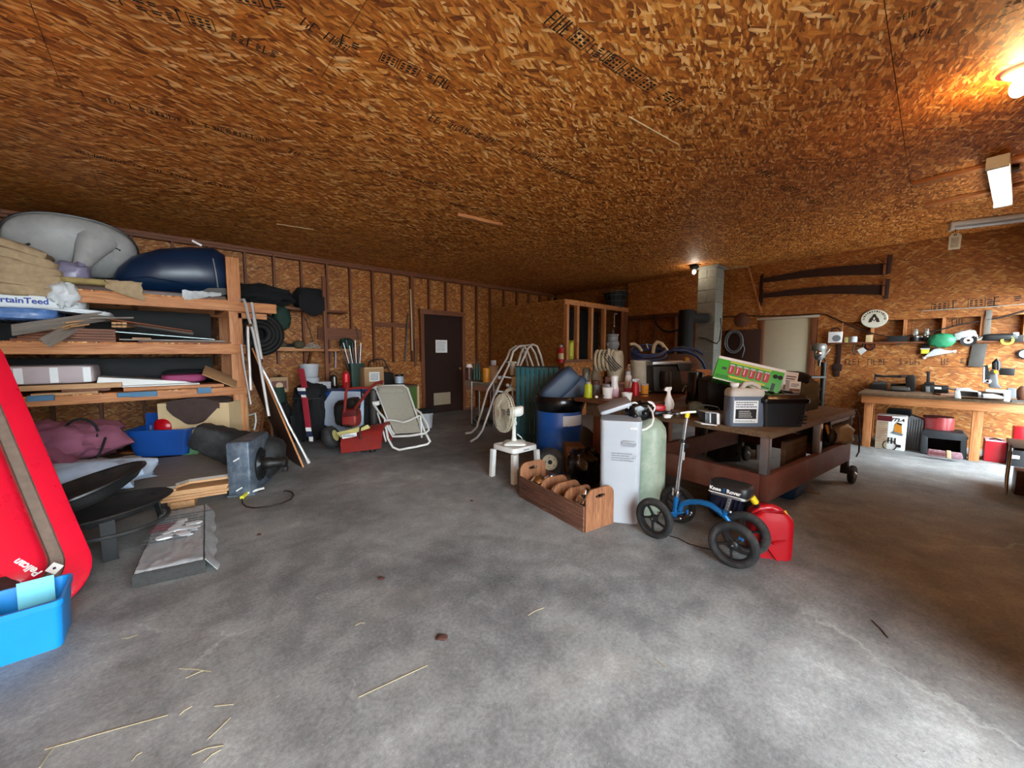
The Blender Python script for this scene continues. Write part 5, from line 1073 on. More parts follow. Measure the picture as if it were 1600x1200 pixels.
# --- teal slatted screen
q0, q1 = px(806, 694), px(872, 700); tx = (q1-q0).normalized(); Ws = (q1-q0).length; hS = 1.20
sc_ = TM('slatted_screen', 'teal green screen of upright slats standing behind the blue barrel', 'screen', frame(q0, tx, Vector((-tx.y, tx.x, 0)), Vector((0, 0, 1))))
nS = 9
for i in range(nS): MB().box2((Ws/nS*i+.004, 0, .02), (Ws/nS*(i+1)-.012, .022, hS-.02+.002*(i % 3))).build('slat', 'teal_slat', sc_, bev=.003)
for zz in (.1, .6, 1.08): MB().box2((0, .024, zz), (Ws, .05, zz+.06)).build('cross_rail', 'teal_slat', sc_)
MB().box2((-.01, -.006, hS-.018), (Ws+.01, .055, hS)).build('top_rail', 'black_plastic', sc_)
# --- fire extinguisher on the partition
fx = T('fire_extinguisher', 'small red fire extinguisher hung on the board partition', 'extinguisher', px(876, 567, 'x', XP-.09), R(-90))
MB().lathe([(.055, 0), (.06, .02), (.06, .26), (.03, .31), (.02, .33)], 16).build('cylinder', 'bright_red', fx); MB().lathe([(.062, .08), (.062, .2)], 16).build('pale_label', 'card_pale', fx)
MB().box((0, 0, .35), (.05, .05, .05)).build('valve', 'pail_white', fx, bev=.006); MB().tube([(0, 0, .37), (.06, 0, .40), (.08, 0, .36)], .01, 6).build('handle', 'black_plastic', fx)
# --- wire basket on the partition roof
bk = T('wire_basket', 'big dark wire basket on the roof of the boarded partition', 'basket', px(966, 478, 'y', YP+.04)+Vector((-.05, .05, 0)), FACE); bk.location.z = ZP+.014
rb0, rb1, hb = .20, .29, .36
for zz in (0, .13, .26, hb): MB().tube([((rb0+(rb1-rb0)*zz/hb)*math.cos(t_), (rb0+(rb1-rb0)*zz/hb)*math.sin(t_), zz+.008) for t_ in [2*PI*i/28 for i in range(28)]], .008, 6, True).build('hoop', 'basket_wire', bk, smooth=60)
for i in range(14): a = 2*PI*i/14; MB().tube([(rb0*math.cos(a), rb0*math.sin(a), .008), (rb1*math.cos(a), rb1*math.sin(a), hb)], .006, 5).build('wire', 'basket_wire', bk)
MB().lathe([(.02, .012), (rb0-.02, .015), (rb1-.03, hb-.03), (rb1-.05, hb-.03), (rb0-.04, .025), (.02, .02)], 24).build('black_liner', 'black_matte', bk)
hn = T('hanging_hook', 'thin white hook and cord hanging from the partition plate', 'hook', px(960, 490, 'y', YP-.06)); MB().tube([(.12, 0, 0), (.02, 0, -.0), (0, 0, -.03), (0, 0, -.28)], .008, 6).build('cord', 'wire_frame', hn); MB().ball((0, 0, -.3), .018, 8, 6).build('bead', 'bottle_white', hn)
o = soft((.3, .2, .42), .6, .2, 3, seed=99).build('yellow_jug', 'yellow_print', smooth=60); p = px(892, 560, 'y', YP+.3); o.location = (p[0], p[1], 1.25); tag(o, 'yellow jug standing inside the open stud wall of the partition', 'jug')
o = MB().box2((XP+.15, YP+.62, 0), (8.4, YP+.65, 2.42)).build('shade_sheet', 'black_cloth', smooth=0); tag(o, 'dark sheet added to stand for the shade behind the open studs of the partition', 'cover')  # black sheet added as the shade inside the partition
sf = MB().box2((XP+.1, YP+.055, 1.2), (7.7, YP+.6, 1.24)).build('inner_counter', 'stud_x'); tag(sf, 'brown counter inside the open stud partition', 'counter')
# ================================================================== middle: stool and fan, barrel, crate, softener, scooter
F_ = px(803, 757); hS_ = .375
st = T('plastic_stool', 'white plastic stool carrying the desk fan in front of the teal screen', 'stool', (F_.x+.19, F_.y+.19, 0))
MB().loft([[(x, y, z) for x, y in rrect(.36*s, .36*s, .05)] for s, z in ((1.0, hS_-.055), (1.03, hS_-.05), (1.03, hS_-.012), (1.0, hS_), (.8, hS_), (.78, hS_-.006))]).build('seat', 'white_plastic', st, smooth=35)
for sx in (-1, 1):
    for sy in (-1, 1):
        MB().loft([[(sx*(.172+t_)+a, sy*(.172+t_)+b, z) for a, b in ((-.026, -.026), (.026, -.026), (.026, .026), (-.026, .026))] for z, t_ in ((0, .012), (hS_-.06, 0))]).build('leg', 'white_plastic', st, bev=.006)
MB().box((0, -.187, hS_-.03), (.08, .003, .012)).build('moulded_mark', 'grey_print', st)
fn = CF('desk_fan', 'old white desk fan with a round wire cage standing on the plastic stool', 'fan', 803, 694, hS_+.001)
fn.o.location = (F_.x+.19, F_.y+.19, hS_+.001); fn.p = Vector(fn.o.location); fn.d = dep(fn.p); fn.inv = (Matrix.Translation(fn.p) @ Matrix.Rotation(FACE, 4, 'Z')).inverted(); fn.k = fn.d/F
MB().loft([[(x, y, z) for x, y in rrect(.24*s, .2*s, .03)] for s, z in ((1, 0), (1, .018), (.85, .03), (.3, .04))]).build('base', 'fan_white', fn.o, smooth=35)
fn.lathe('pole', 'fan_white', 803, [(5, 690), (3.2, 682), (2.8, 660), (4, 652)]); fn.lathe('knob', 'fan_white', 806, [(1, 664), (2, 662), (1.4, 658)], -.03)
m0, m1 = fn.l(797, 645, .0), fn.l(818, 641, .02)
MB().loft([[m0.lerp(m1, q)+Vector((0, y*s, z*s)) for y, z in rrect(.12, .115, .04)] for q, s in ((0, .95), (.1, 1), (.8, 1), (.95, .8), (1, .55))]).build('motor', 'fan_white', fn.o, smooth=40)
cc = fn.l(787, 645, -.03); ax = Vector((-.86, -.46, .05)).normalized(); rC = 30*fn.k
Mc = frame(cc, ax.orthogonal().normalized(), ax.cross(ax.orthogonal().normalized()), ax)
for r_, z in ((rC, 0), (rC*.98, .03), (rC*.98, -.03), (rC*.3, .075), (rC*.3, -.06)): MB().tube([Mc @ Vector((r_*math.cos(t_), r_*math.sin(t_), z)) for t_ in [2*PI*i/36 for i in range(36)]], .0055 if z == 0 else .0035, 5, True).build('cage_ring', 'cream_plastic', fn.o, smooth=60)
wb_ = MB()
for i in range(44):
    a = 2*PI*i/44
    for sg in (1, -1): wb_.tube([Mc @ Vector((rC*q*math.cos(a), rC*q*math.sin(a), sg*(.075 if sg > 0 else .06)*math.sqrt(max(0, 1-q**3)))) for q in (.2, .5, .8, .95, 1.0)], .0022, 4)
wb_.build('cage_wires', 'cream_plastic', fn.o, smooth=60)['kind'] = 'stuff'
MB().lathe([(.002, .078), (.05, .075), (.052, .068)], 16, Mc).build('badge', 'cream_plastic', fn.o)
for i in range(3):
    MB().grid(lambda a, q: Mc @ (Matrix.Rotation(i*2*PI/3, 4, 'Z') @ Vector(((.04+(rC-.06)*a), (q-.5)*(.05+.15*a), .02*(q-.5)))), 5, 4, .002).build('blade', 'cream_plastic', fn.o, smooth=60)
fn.tube('power_cord', 'cord_white', [(808, 678, .05), (815, 684, .08), (817, 690, .1), (812, 695, .12)], .006)
# --- blue barrel with black liner and cushions
bd = 5.0; bc = D(873, 719, bd); bc.z = 0
br = T('blue_barrel', 'blue steel barrel lined with a black bag, a white label on its side', 'barrel', bc, FACE)
rB = 35*bd/F; hB = .76
MB().lathe([(rB*.98, 0), (rB, .02), (rB, .2), (rB*1.03, .225), (rB, .25), (rB, .46), (rB*1.03, .485), (rB, .51), (rB, hB), (rB*.95, hB), (rB*.93, .05), (.01, .04)], 32).build('drum', 'barrel_blue', br, smooth=40)
lb = MB().lathe([(rB*1.006, .50), (rB*1.006, .63)], 16, Matrix.Rotation(R(-88), 4, 'Z'), arc=R(62)).build('white_label', 'paper', br, smooth=50)
MB().lathe([(rB*1.01, hB-.09), (rB*1.1, hB-.02), (rB*1.12, hB+.05), (rB*1.02, hB+.10), (rB*.9, hB+.08), (rB*.85, hB-.05)], 36).build('bag_liner', 'black_film', br, smooth=60)
for i, (uc, vc, L_, r_, tl) in enumerate(((873, 603, .58, .27, .78), (893, 612, .5, .24, .72))):
    o = soft((L_, .34, r_), .5, .06, 2.5, n=28, seed=101+i, crease=.05).build('blue_cushion', 'cushion_blue', smooth=70); p = D(uc, vc, bd-.02+.1*i); o.matrix_world = Matrix.Translation(p) @ Matrix.Rotation(FACE, 4, 'Z') @ Matrix.Rotation(-tl, 4, 'Y') @ Matrix.Translation((0, 0, -r_/2))
    tag(o, ['slate blue rolled cushion leaning out of the blue barrel, left one', 'slate blue rolled cushion in the blue barrel, right one behind'][i], 'cushion')
# --- things around the barrel foot
tw = CF('trailer_wheel', 'small trailer wheel with a cream rim leaning at the barrel foot', 'wheel', 858, 744)
wc = tw.l(860, 722, 0); a_ = Vector((-.25, -.95, .18)).normalized(); Mw = axes(wc, a_.cross(Vector((0, 0, 1))), a_)
rw_ = 23*tw.k
MB().lathe([(rw_*.52, -.05), (rw_*.8, -.06), (rw_*.96, -.04), (rw_, 0), (rw_*.96, .04), (rw_*.8, .06), (rw_*.52, .05)], 32, Mw).build('tyre', 'black_rubber', tw.o, smooth=50)
MB().lathe([(.012, .02), (.04, .025), (.055, .012), (rw_*.40, .012), (rw_*.47, .04), (rw_*.53, .045), (rw_*.53, -.04)], 28, Mw).build('rim', 'cream_plastic', tw.o, smooth=40)
MB().lathe([(.001, .03), (.025, .028), (.026, .02)], 14, Mw).build('hub_hole', 'black_matte', tw.o)
for i in range(5): MB().lathe([(.001, .017), (.008, .017), (.008, .012)], 8, Mw @ Matrix.Translation((.05*math.cos(i*1.256), .05*math.sin(i*1.256), 0))).build('bolt_hole', 'black_matte', tw.o)
dk = CF('dark_disc', 'big dark round disc standing between barrel and brown bench', 'disc', 893, 738)
MB().lathe([(.001, .012), (.28, .015), (.30, .0), (.28, -.015), (.001, -.012)], 36, axes(dk.l(898, 700, .3), Vector((1, 0, 0)), Vector((.1, -.95, .2)))).build('disc_body', 'grey_iron', dk.o)
o, w_, h_ = boxy('printed_carton', 'tan carton with red print standing beside the black rubbish bag', 'carton', 884, 913, 697, 742, 0, .25, 'card_brown'); MB().box((w_*.05, -.002, h_*.6), (w_*.8, .003, h_*.4)).build('red_print', 'dark_red', o); MB().box((-w_*.25, -.004, h_*.6), (w_*.25, .003, h_*.3)).build('pale_print', 'card_pale', o)
c = CF('rubbish_bag', 'shiny black rubbish bag on the floor between crate and softener', 'bag', 918, 768); blob(c, 'bag_body', 'black_film', 890, 948, 708, 768, .42, 111, e=.75, amp=.14, crease=.18, fr=2.6, n=36); blob(c, 'bag_neck', 'black_film', 912, 936, 700, 724, .15, 112, e=.8, amp=.2, crease=.2, dy=.12)
turned('dark_bottle', 'small dark glass bottle on the floor beside the trailer wheel', 'bottle', 876, 745, [(4, 745), (4.3, 732), (2, 728), (1.6, 722)], 'cooler_blue')
# --- plywood crate with four compartments
c0, c1, c2 = px(811, 776), px(911, 832), px(957, 815); xl_ = (c1-c0); LC = xl_.length; xl_ = xl_.normalized(); yl_ = Vector((-xl_.y, xl_.x, 0)); WC = .34; hC = .205
cr = TM('plywood_crate', 'long open plywood crate with hand holes holding chrome hubcaps', 'crate', frame(c0, xl_, yl_, Vector((0, 0, 1))))
MB().box2((0, 0, 0), (LC, .014, hC)).build('side_board', 'crate_ply', cr, bev=.002); MB().box2((0, WC-.014, 0), (LC, WC, hC)).build('side_board', 'crate_ply', cr, bev=.002); MB().box2((.014, .0141, .01), (LC-.014, WC-.0141, .022)).build('bottom_board', 'crate_ply', cr)
def endp(x, h_, name, hole=True):
    out = [(.0145, .0), (WC-.0145, 0), (WC-.0145, h_-.09)]+[(WC-.0145-.08+.08*math.cos(R(a)), h_-.08+.08*math.sin(R(a))) for a in range(0, 91, 15)]+[(.0145+.08-.08*math.sin(R(a)), h_-.08+.08*math.cos(R(a))) for a in range(0, 91, 15)]+[(.0145, h_-.09)]
    hz = h_-.065; sl = [(WC/2+.055*math.cos(R(a))*(1 if abs(math.cos(R(a))) > .1 else 1), hz+.016*math.sin(R(a))) for a in range(0, 360, 30)]
    bm = bmesh.new(); fv = []
    def ring(pts, xx): return [bm.verts.new((xx, p, z)) for p, z in pts]
    es = []
    for xx in (x, x+.014):
        a = ring(out, xx); b = ring(sl, xx) if hole else []
        ed = [bm.edges.new((r_[i], r_[(i+1) % len(r_)])) for r_ in (a, b) if r_ for i in range(len(r_))]
        bmesh.ops.triangle_fill(bm, use_beauty=True, use_dissolve=False, edges=ed); fv.append((a, b))
    for k_ in (0, 1):
        A, B = fv[0][k_], fv[1][k_]
        for i in range(len(A)): bm.faces.new((A[i], A[(i+1) % len(A)], B[(i+1) % len(A)], B[i]))
    bmesh.ops.recalc_face_normals(bm, faces=bm.faces); me = bpy.data.meshes.new(name); bm.to_mesh(me); bm.free(); me.materials.append(MT('crate_end')); q = bpy.data.objects.new(name, me); COL.objects.link(q); q.parent = cr
endp(LC-.001, .33, 'end_board'); endp(-.013, .33, 'end_board')
for xx in (.34, .52, .68): endp(LC*xx/.9*.95, .265, 'divider', False)
for i, (xx, yy, r_) in enumerate(((.12, .15, .09), (.22, .22, .08), (.42, .13, .06), (.47, .24, .06), (.60, .16, .065), (.64, .25, .055), (.74, .13, .05), (.80, .22, .06), (.78, .1, .04))):
    o = MB().lathe([(r_, 0), (r_*.98, .02), (r_*.8, .045), (r_*.45, .062), (r_*.4, .075), (.002, .08)], 20, Matrix.Rotation(R(20*((i % 3)-1)), 4, 'X')).build('chrome_hubcap', 'chrome', smooth=60); o.location = Matrix(cr.matrix_world) @ Vector((xx*LC/.9, yy, hC-.06+.02*(i % 2))); tag(o, ['large chrome cap at the left end of the plywood crate', 'second chrome cap behind the large one in the crate', 'chrome cap nearer the front before the first divider', 'chrome cap at the back before the first divider', 'front chrome cap between the first two dividers', 'rear chrome cap between the first two dividers', 'front chrome cap between the last two dividers', 'rear chrome cap in the last crate compartment', 'smallest chrome cap in the last crate compartment'][i], 'hubcap', 'chrome caps in the crate')
# --- water softener: grey cabinet and green resin tank
s0, s1 = px(941, 813), px(998, 821); xs = Matrix.Rotation(R(4), 3, 'Z') @ (s1-s0).normalized(); ws_ = (s1-s0).length*1.08; ys = Vector((-xs.y, xs.x, 0)); ks = mpp(s1); hs = 163*ks
sf = TM('softener_cabinet', 'tall pale grey water softener cabinet with its top lid ajar', 'cabinet', frame(s1-xs*ws_, xs, ys, Vector((0, 0, 1))))
def cabr(s, z, g=0): return [(ws_/2+x*s, .17+y, z) for x, y in rrect(ws_, .32, .04, 5)]
MB().loft([cabr(.94, 0), cabr(.95, .02), cabr(.97, .14), cabr(.975, .145), cabr(1, .16), cabr(1.02, hs*.6), cabr(1.05, hs-.03), cabr(1.06, hs-.026), cabr(1.06, hs-.004), cabr(1.03, hs)]).build('cabinet_body', 'softener', sf, smooth=35)
MB().loft([[(ws_*.70+x, y_, hs*.785+z) for x, z in rrect(.12, .05, .024, 5)] for y_ in (.015, .005)]).build('handle_recess', 'softener_dark', sf, smooth=35)
MB().tube([(ws_*.70-.05, .002, hs*.80), (ws_*.70, -.008, hs*.808), (ws_*.70+.05, .002, hs*.80)], .008, 7).build('handle_lip', 'softener', sf)
lines(sf, 'printed_line', 'grey_print', ws_*.55, .075, 4, Matrix.Translation((ws_*.55, .003, hs*.655)), 12, fill=.5, wd=(.08, .25))
MB().tube(arc((ws_*.85, .003, hs*.66), .012, 0, 330, 12), .0015, 4).build('round_mark', 'grey_print', sf)
MB().box((ws_*.82, .004, hs-.055), (.05, .002, .014)).build('badge', 'bottle_white', sf); lines(sf, 'badge_print', 'ink', .035, .006, 1, Matrix.Translation((ws_*.82, .0025, hs-.055)), 5)
ldp = MB().loft([[(x, y, z) for x, y in rrect(ws_*.86, .30, .03)] for z in (0, .03)]).build('lid', 'softener', sf, bev=.008); ldp.location = (ws_*.33, .22, hs+.085); ldp.rotation_euler = (R(4), R(-20), R(6))
MB().loft([[(x, y, z) for x, y in rrect(ws_*.72, .24, .03)] for z in (-.012, -.001)]).build('lid_liner', 'softener_dark', ldp)
rt_ = CF('resin_tank', 'pale green resin tank with a black control valve beside the softener cabinet', 'tank', 1013, 806)
rt_.lathe('tank_body', 'resin_green', 1013, [(20, 808), (22, 803), (22.5, 790), (22.5, 676), (21, 665), (15, 656), (8, 651)], .12, 32, 60)
rt_.lathe('tank_foot', 'black_plastic', 1013, [(21, 812), (22, 808), (22, 800)], .121, 32)
blob(rt_, 'control_valve', 'black_film', 984, 1024, 630, 659, .2, 121, e=.5, amp=.2, crease=.1, fr=5)
for (u, v, r_, dy) in ((1008, 646, .03, -.0), (992, 650, .025, -.02), (1016, 640, .022, .02)): MB().ball(rt_.l(u, v, dy), r_, 12, 8).build('valve_knob', 'black_plastic', rt_.o)
rt_.tube('white_hose', 'bottle_white', [(1003, 632, .1), (1012, 634, .02), (1019, 643, -.06), (1021, 654, -.1), (1018, 664, -.12), (1010, 670, -.13), (1003, 672, -.12)], .009)
rt_.tube('white_hose', 'bottle_white', [(981, 634, .1), (986, 630, .05), (992, 629, .04), (997, 632, .05)], .008); rt_.prism('hose_clip', 'bottle_white', [(980, 636), (985, 630), (988, 634), (983, 640)], .03, .06)
MB().lathe([(.04, -.006), (.055, 0), (.04, .006)], 18, Matrix.Translation(rt_.l(1015, 636, .14)) @ Matrix.Rotation(R(70), 4, 'X')).build('white_dial', 'bottle_white', rt_.o)
# ---------------------------------------------------------------- knee scooter
rNc = px(1147, 849.5, 'z', .152); fNc = px(1020, 811, 'z', .150); rFc = px(1180, 838, 'z', .152); fFc = px(1087, 805, 'z', .150)
xN = (rNc.x+fNc.x)/2; xc = xN+.19; yr, yf = rNc.y, fNc.y
ks_ = T('knee_scooter', 'blue knee scooter with black padded seat and four spoked wheels', 'scooter', (xc, (yr+yf)/2, 0)); ki = Matrix.Translation(ks_.location).inverted()
def Kp(u, v, x=None): return ki @ px(u, v, 'x', xc if x is None else x)
def wheel(x, y, side, st_=0):
    M = ki @ Matrix.Translation((x, y, .152)) @ Matrix.Rotation(R(st_), 4, 'Z') @ Matrix.Rotation(R(-90 if side < 0 else 90), 4, 'Y')
    w = MB().lathe([(.108, -.017), (.118, -.022), (.138, -.023), (.149, -.014), (.152, 0), (.149, .014), (.138, .023), (.118, .022), (.108, .017)], 40, M).build('wheel', 'black_rubber', ks_, smooth=50)
    MB().lathe([(.095, 0), (.098, .014), (.11, .018), (.111, 0), (.11, -.018), (.098, -.014), (.095, 0)], 36, M).build('rim', 'black_plastic', w, smooth=40)
    MB().lathe([(.001, -.02), (.024, -.02), (.03, -.01), (.03, .014), (.02, .021), (.001, .021)], 18, M).build('hub', 'black_plastic', w, smooth=40)
    MB().lathe([(.001, .027), (.006, .026), (.007, .02)], 10, M).build('axle_bolt', 'chrome', w)
    for i in range(5):
        a = 2*PI*i/5+.3; d = Vector((math.cos(a), math.sin(a), 0)); e = Vector((-d.y, d.x, 0))
        MB().loft([[M @ (d*r_+e*(sk+s_*wd)+Vector((0, 0, zz))) for s_, zz in ((-1, -.006), (1, -.006), (1, .010), (-1, .010))] for r_, wd, sk in ((.026, .011, 0), (.062, .007, .012), (.1, .009, .03))]).build('spoke', 'black_plastic', w, bev=.002)
    MB().box(M @ Vector((.055, -.045, .004)), (.012, .03, .02)).build('reflector', 'scooter_blue' if y < .9 else 'steel', w, bev=.003)
wheel(xN, yr, -1, 4); wheel(min(rFc.x, xN+.30), yr-.0, 1, 4); wheel(xN, yf, -1, -6); wheel(xN+.40, yf, 1, -6)
xc2 = xc
MB().tube([Kp(1062, 797), Kp(1066, 787), Kp(1078, 784), Kp(1095, 784.5), Kp(1110, 789), Kp(1124, 799), Kp(1134, 808), Kp(1142, 820)], [.021, .021, .021, .021, .021, .021, .019, .017], 12).build('arched_frame', 'scooter_blue', ks_, smooth=60)
MB().tube([Kp(1054, 806), Kp(1055.5, 790), Kp(1057, 776)], .021, 12).build('head_tube', 'scooter_blue', ks_, smooth=60)
MB().tube([Kp(1046, 803, xc-.12), Kp(1052, 803), Kp(1068, 800, xc+.05)], .014, 8).build('fork_bar', 'scooter_blue', ks_, smooth=60)
MB().cyl(Kp(1057, 774), Kp(1058, 768), .034, n=16).build('clamp_collar', 'chrome', ks_); MB().bar(Kp(1053, 769), Kp(1063, 771), .03, .02).build('quick_clamp', 'chrome', ks_, bev=.004); MB().cyl(Kp(1052, 769), Kp(1052, 762), .008, n=8).build('clamp_lever', 'chrome', ks_)
MB().tube([Kp(1058.5, 768), Kp(1063, 730), Kp(1068, 692)], .0165, 12).build('steering_column', 'chrome', ks_); MB().tube([Kp(1066, 705), Kp(1068, 690), Kp(1074, 648)], .0135, 12).build('steering_column', 'chrome', ks_)
MB().cyl(Kp(1066.7, 691), Kp(1067.3, 686), .022, n=14).build('height_collar', 'black_plastic', ks_); MB().box(Kp(1073, 697), (.03, .03, .03)).build('collar_knob', 'black_plastic', ks_, bev=.008); MB().bar(Kp(1065.5, 718), Kp(1067, 706), .012, .03).build('side_clip', 'alu', ks_)
MB().tube([Kp(1073, 652), Kp(1074.5, 645)], .017, 10).build('yellow_cap', 'yellow', ks_); MB().tube([Kp(1063, 645.5, xc-.05), Kp(1075, 644), Kp(1087, 643.5, xc+.05)], .008, 8).build('folded_bar', 'bottle_white', ks_)
MB().tube([Kp(1048, 812, xN+.03), Kp(1063, 810, xc-.06), Kp(1083, 804, xc+.14)], .006, 8).build('steering_rod', 'chrome', ks_)
for u, v, x in ((1063, 810, xc-.06), (1080, 801, xc+.12)): MB().ball(Kp(u, v, x), .011, 10, 7).build('rod_joint', 'chrome', ks_)
MB().cyl(Kp(1074, 796), Kp(1074, 804), .01, n=8).build('frame_bolt', 'scooter_blue', ks_)
MB().tube([Kp(1132, 804), Kp(1137.5, 789), Kp(1143, 771)], .013, 12).build('seat_post', 'brushed', ks_)
for q in range(5): MB().ball(Kp(1134.5+1.6*q, 797-4.6*q, xc-.0135), .004, 6, 4).build('adjust_hole', 'black_matte', ks_)
MB().cyl(Kp(1131, 806), Kp(1134, 797), .019, n=14).build('post_socket', 'scooter_blue', ks_); MB().ball(Kp(1141, 800, xc-.03), .012, 8, 6).build('lock_pin', 'chrome', ks_)
MB().tube([ki @ Vector((xN+.02, yr, .152)), ki @ Vector((xN+.29, yr, .152))], .010, 8).build('rear_axle', 'steel', ks_)
# seat pad
xs_ = xc-.088; A_ = px(1106, 767, 'x', xs_); B_ = px(1166, 783, 'x', xs_); A2 = px(1105, 750, 'x', xs_); Ls = (B_-A_).length; ex = (B_-A_).normalized(); hp = (A2-A_).length*.95
Ms = ki @ frame(A_, ex, Vector((1, 0, 0)), Vector((1, 0, 0)).cross(ex)*-1 if (Vector((1, 0, 0)).cross(ex)).z < 0 else Vector((1, 0, 0)).cross(ex)); Ms = ki @ axes(A_, ex, Vector((0, 0, 1)))
pad = MB().loft([[Ms @ Vector((Ls*.5+x*s, .085+y*s2, z)) for x, y in rrect(Ls*1.06, .175, .05, 5)] for s, s2, z in ((.96, .94, .0), (1, 1, .008), (1, 1, hp*.72), (.97, .94, hp*.95), (.9, .82, hp*1.02), (.5, .4, hp*1.0))]).build('seat_pad', 'vinyl_black', ks_, smooth=50)
MB().loft([[Ms @ Vector((Ls*.5+x*.93, .085+y*.9, z)) for x, y in rrect(Ls*1.06, .175, .05, 5)] for z in (-.014, -.002)]).build('seat_plate', 'brushed', ks_)
MB().tube([Ms @ Vector((Ls*.02, -.0035, .006)), Ms @ Vector((Ls*.98, -.0035, .006))], .003, 5).build('seat_trim', 'bottle_white', ks_)
def onseat(x, z): return Ms @ Matrix.Translation((x, -.0032, z)) @ Matrix.Rotation(R(90), 4, 'X')
text('brand_print', 'Knee', hp*.48, 'bottle_white', pad, (0, 0, 0), M=onseat(Ls*.20, hp*.44), off=.0012); text('brand_print', 'Rover', hp*.48, 'bottle_white', pad, (0, 0, 0), M=onseat(Ls*.68, hp*.44), off=.0012)
MB().prism([(Ls*.40, hp*.28), (Ls*.46, hp*.28), (Ls*.45, hp*.5), (Ls*.47, hp*.62), (Ls*.43, hp*.66), (Ls*.41, hp*.5)], -.006, -.0042, Ms).build('brand_figure', 'scooter_blue', pad)
# --- red petrol can, blue rag, loose wire
gs = CF('petrol_can', 'red plastic petrol can with yellow spout behind the scooter rear wheels', 'petrol can', 1205, 872)
kg = gs.k
def gring(s, z, dx=0): return [(x*s+dx, .08+y, z) for x, y in rrect(.26, .19, .05, 5)]
MB().loft([gring(.95, 0), gring(1, .02), gring(1, .20), gring(.98, .255), gring(.90, .285, .0), gring(.55, .32, .0)]).build('can_body', 'red_plastic', gs.o, smooth=45).rotation_euler = (0, 0, R(-18))
MB().tube([(-.085, .08, .275), (-.05, .07, .325), (.02, .06, .335), (.075, .05, .315), (.095, .04, .275)], .022, 8).build('handle', 'red_plastic', gs.o, smooth=60)
gs.tube('spout', 'black_plastic', [(1184, 792, .05), (1180, 784, .03)], .018); gs.tube('spout_cap', 'yellow', [(1180.5, 785, .03), (1173.5, 775, .02)], .023, 12); gs.tube('vent_cap', 'amber', [(1226, 798, .0), (1229, 803, -.01), (1228, 808, -.01), (1224, 806, .0)], .008)
for sx in (-1, 1): MB().bar((-.02*sx, -.035, .06+.06*sx), (.09*sx, -.03, .15), .012, .014, (0, 1, 0)).build('moulded_rib', 'red_plastic', gs.o)
c = CF('blue_rag_bundle', 'dark blue striped cloth bundle behind the scooter seat post', 'cloth', 1150, 812); blob(c, 'cloth_body', 'cloth_navy', 1118, 1186, 775, 815, .22, 131, e=.6, amp=.15, crease=.15, n=30)
for i in range(9): c.tube('fold', 'cooler_blue', [(1122+7*i, 806-i*.6, -.012), (1127+7*i, 793-i*.4, -.02), (1130+7*i, 782, -.006)], .007, 5)
o = MB().tube([px(u, v)+Vector((0, 0, .004)) for u, v in ((1046, 838), (1060, 842), (1075, 850), (1095, 856), (1110, 859), (1118, 863))], .004, 6).build('loose_wire', 'cord_dark'); tag(o, 'thin loose wire on the floor beneath the knee scooter', 'wire')
# ---------------------------------------------------------------- brown workbench behind the barrel and softener
zB = .87; q0, q1 = px(897, 621, 'z', zB), px(1000, 632, 'z', zB)
bb = T('brown_workbench', 'heavy dark brown workbench crowded with cans and a pump behind the softener', 'workbench')
xb0 = min(q0.x, q1.x); yb1 = q0.y; yb0 = 1.98; xb1 = 5.75
MB().box2((xb0, yb0, zB-.045), (xb1, yb1, zB)).build('bench_top', 'bench_brown', bb, bev=.012)
MB().box2((4.25, yb1+.004, zB-.045), (xb1, 3.62, zB)).build('rear_top', 'bench_brown', bb, bev=.012)
for x in (4.35, xb1-.1): MB().box2((x-.05, 3.45, 0), (x+.05, 3.55, zB-.046)).build('leg', 'stud_z', bb, bev=.008)
MB().box2((xb0+.10, yb0+.02, zB-.21), (xb1-.1, yb1-.10, zB-.046)).build('apron', 'old_top', bb, bev=.01)
for (x, y) in ((xb0+.22, yb1-.24), (xb0+.22, yb0+.12), (xb1-.2, yb1-.2), (xb1-.2, yb0+.15)): MB().box2((x-.07, y-.07, 0), (x+.07, y+.07, zB-.211)).build('leg', 'stud_z', bb, bev=.008)
o, w_, h_ = boxy('brown_box', 'small brown box leaning on the leg of the brown workbench', 'box', 930, 944, 688, 715, 0.0, .12, 'card_brown')
def onb(name, label, cat, u, v, prof, mat, parts=(), n=16, z=zB): return turned(name, label, cat, u, v, prof, mat, z, parts, n)
onb('lime_can', 'lime yellow spray can at the left front corner of the brown workbench', 'can', 919, 621, [(6, 621), (6.3, 619), (6.3, 604), (5, 600)], 'lime', (('can_top', 'pump_beige', [(4.5, 601), (4, 597), (1, 596)]),))
onb('grey_tin', 'dull grey tin with a rusty top behind the lime can', 'tin', 931, 617, [(6, 617), (6.3, 602), (6, 601)], 'grey_case', (('rusty_top', 'rust_steel', [(6.4, 602), (6.4, 595), (4, 594)]),))
o = MB().ball((0, 0, .016), (.022, .018, .016), 12, 8).build('white_lump', 'bottle_white', smooth=80); put(o, 932, 622, zB); tag(o, 'small white lump on the edge of the brown workbench', 'lump')
onb('white_tub', 'white plastic tub with a dark label at the front of the brown workbench', 'tub', 949, 622, [(7, 622), (8, 608), (8.4, 608), (8.4, 605), (2, 604.5)], 'bottle_white', (('dark_label', 'black_plastic', [(7.75, 613), (8.1, 608.6)]), ('label_print', 'cooler_blue', [(7.35, 619), (7.5, 617)])))
onb('white_lid_jar', 'jar with a white lid standing behind the white tub', 'jar', 947, 613, [(6, 613), (6.5, 602), (6.8, 602), (6.8, 600), (1, 599.6)], 'pail_white')
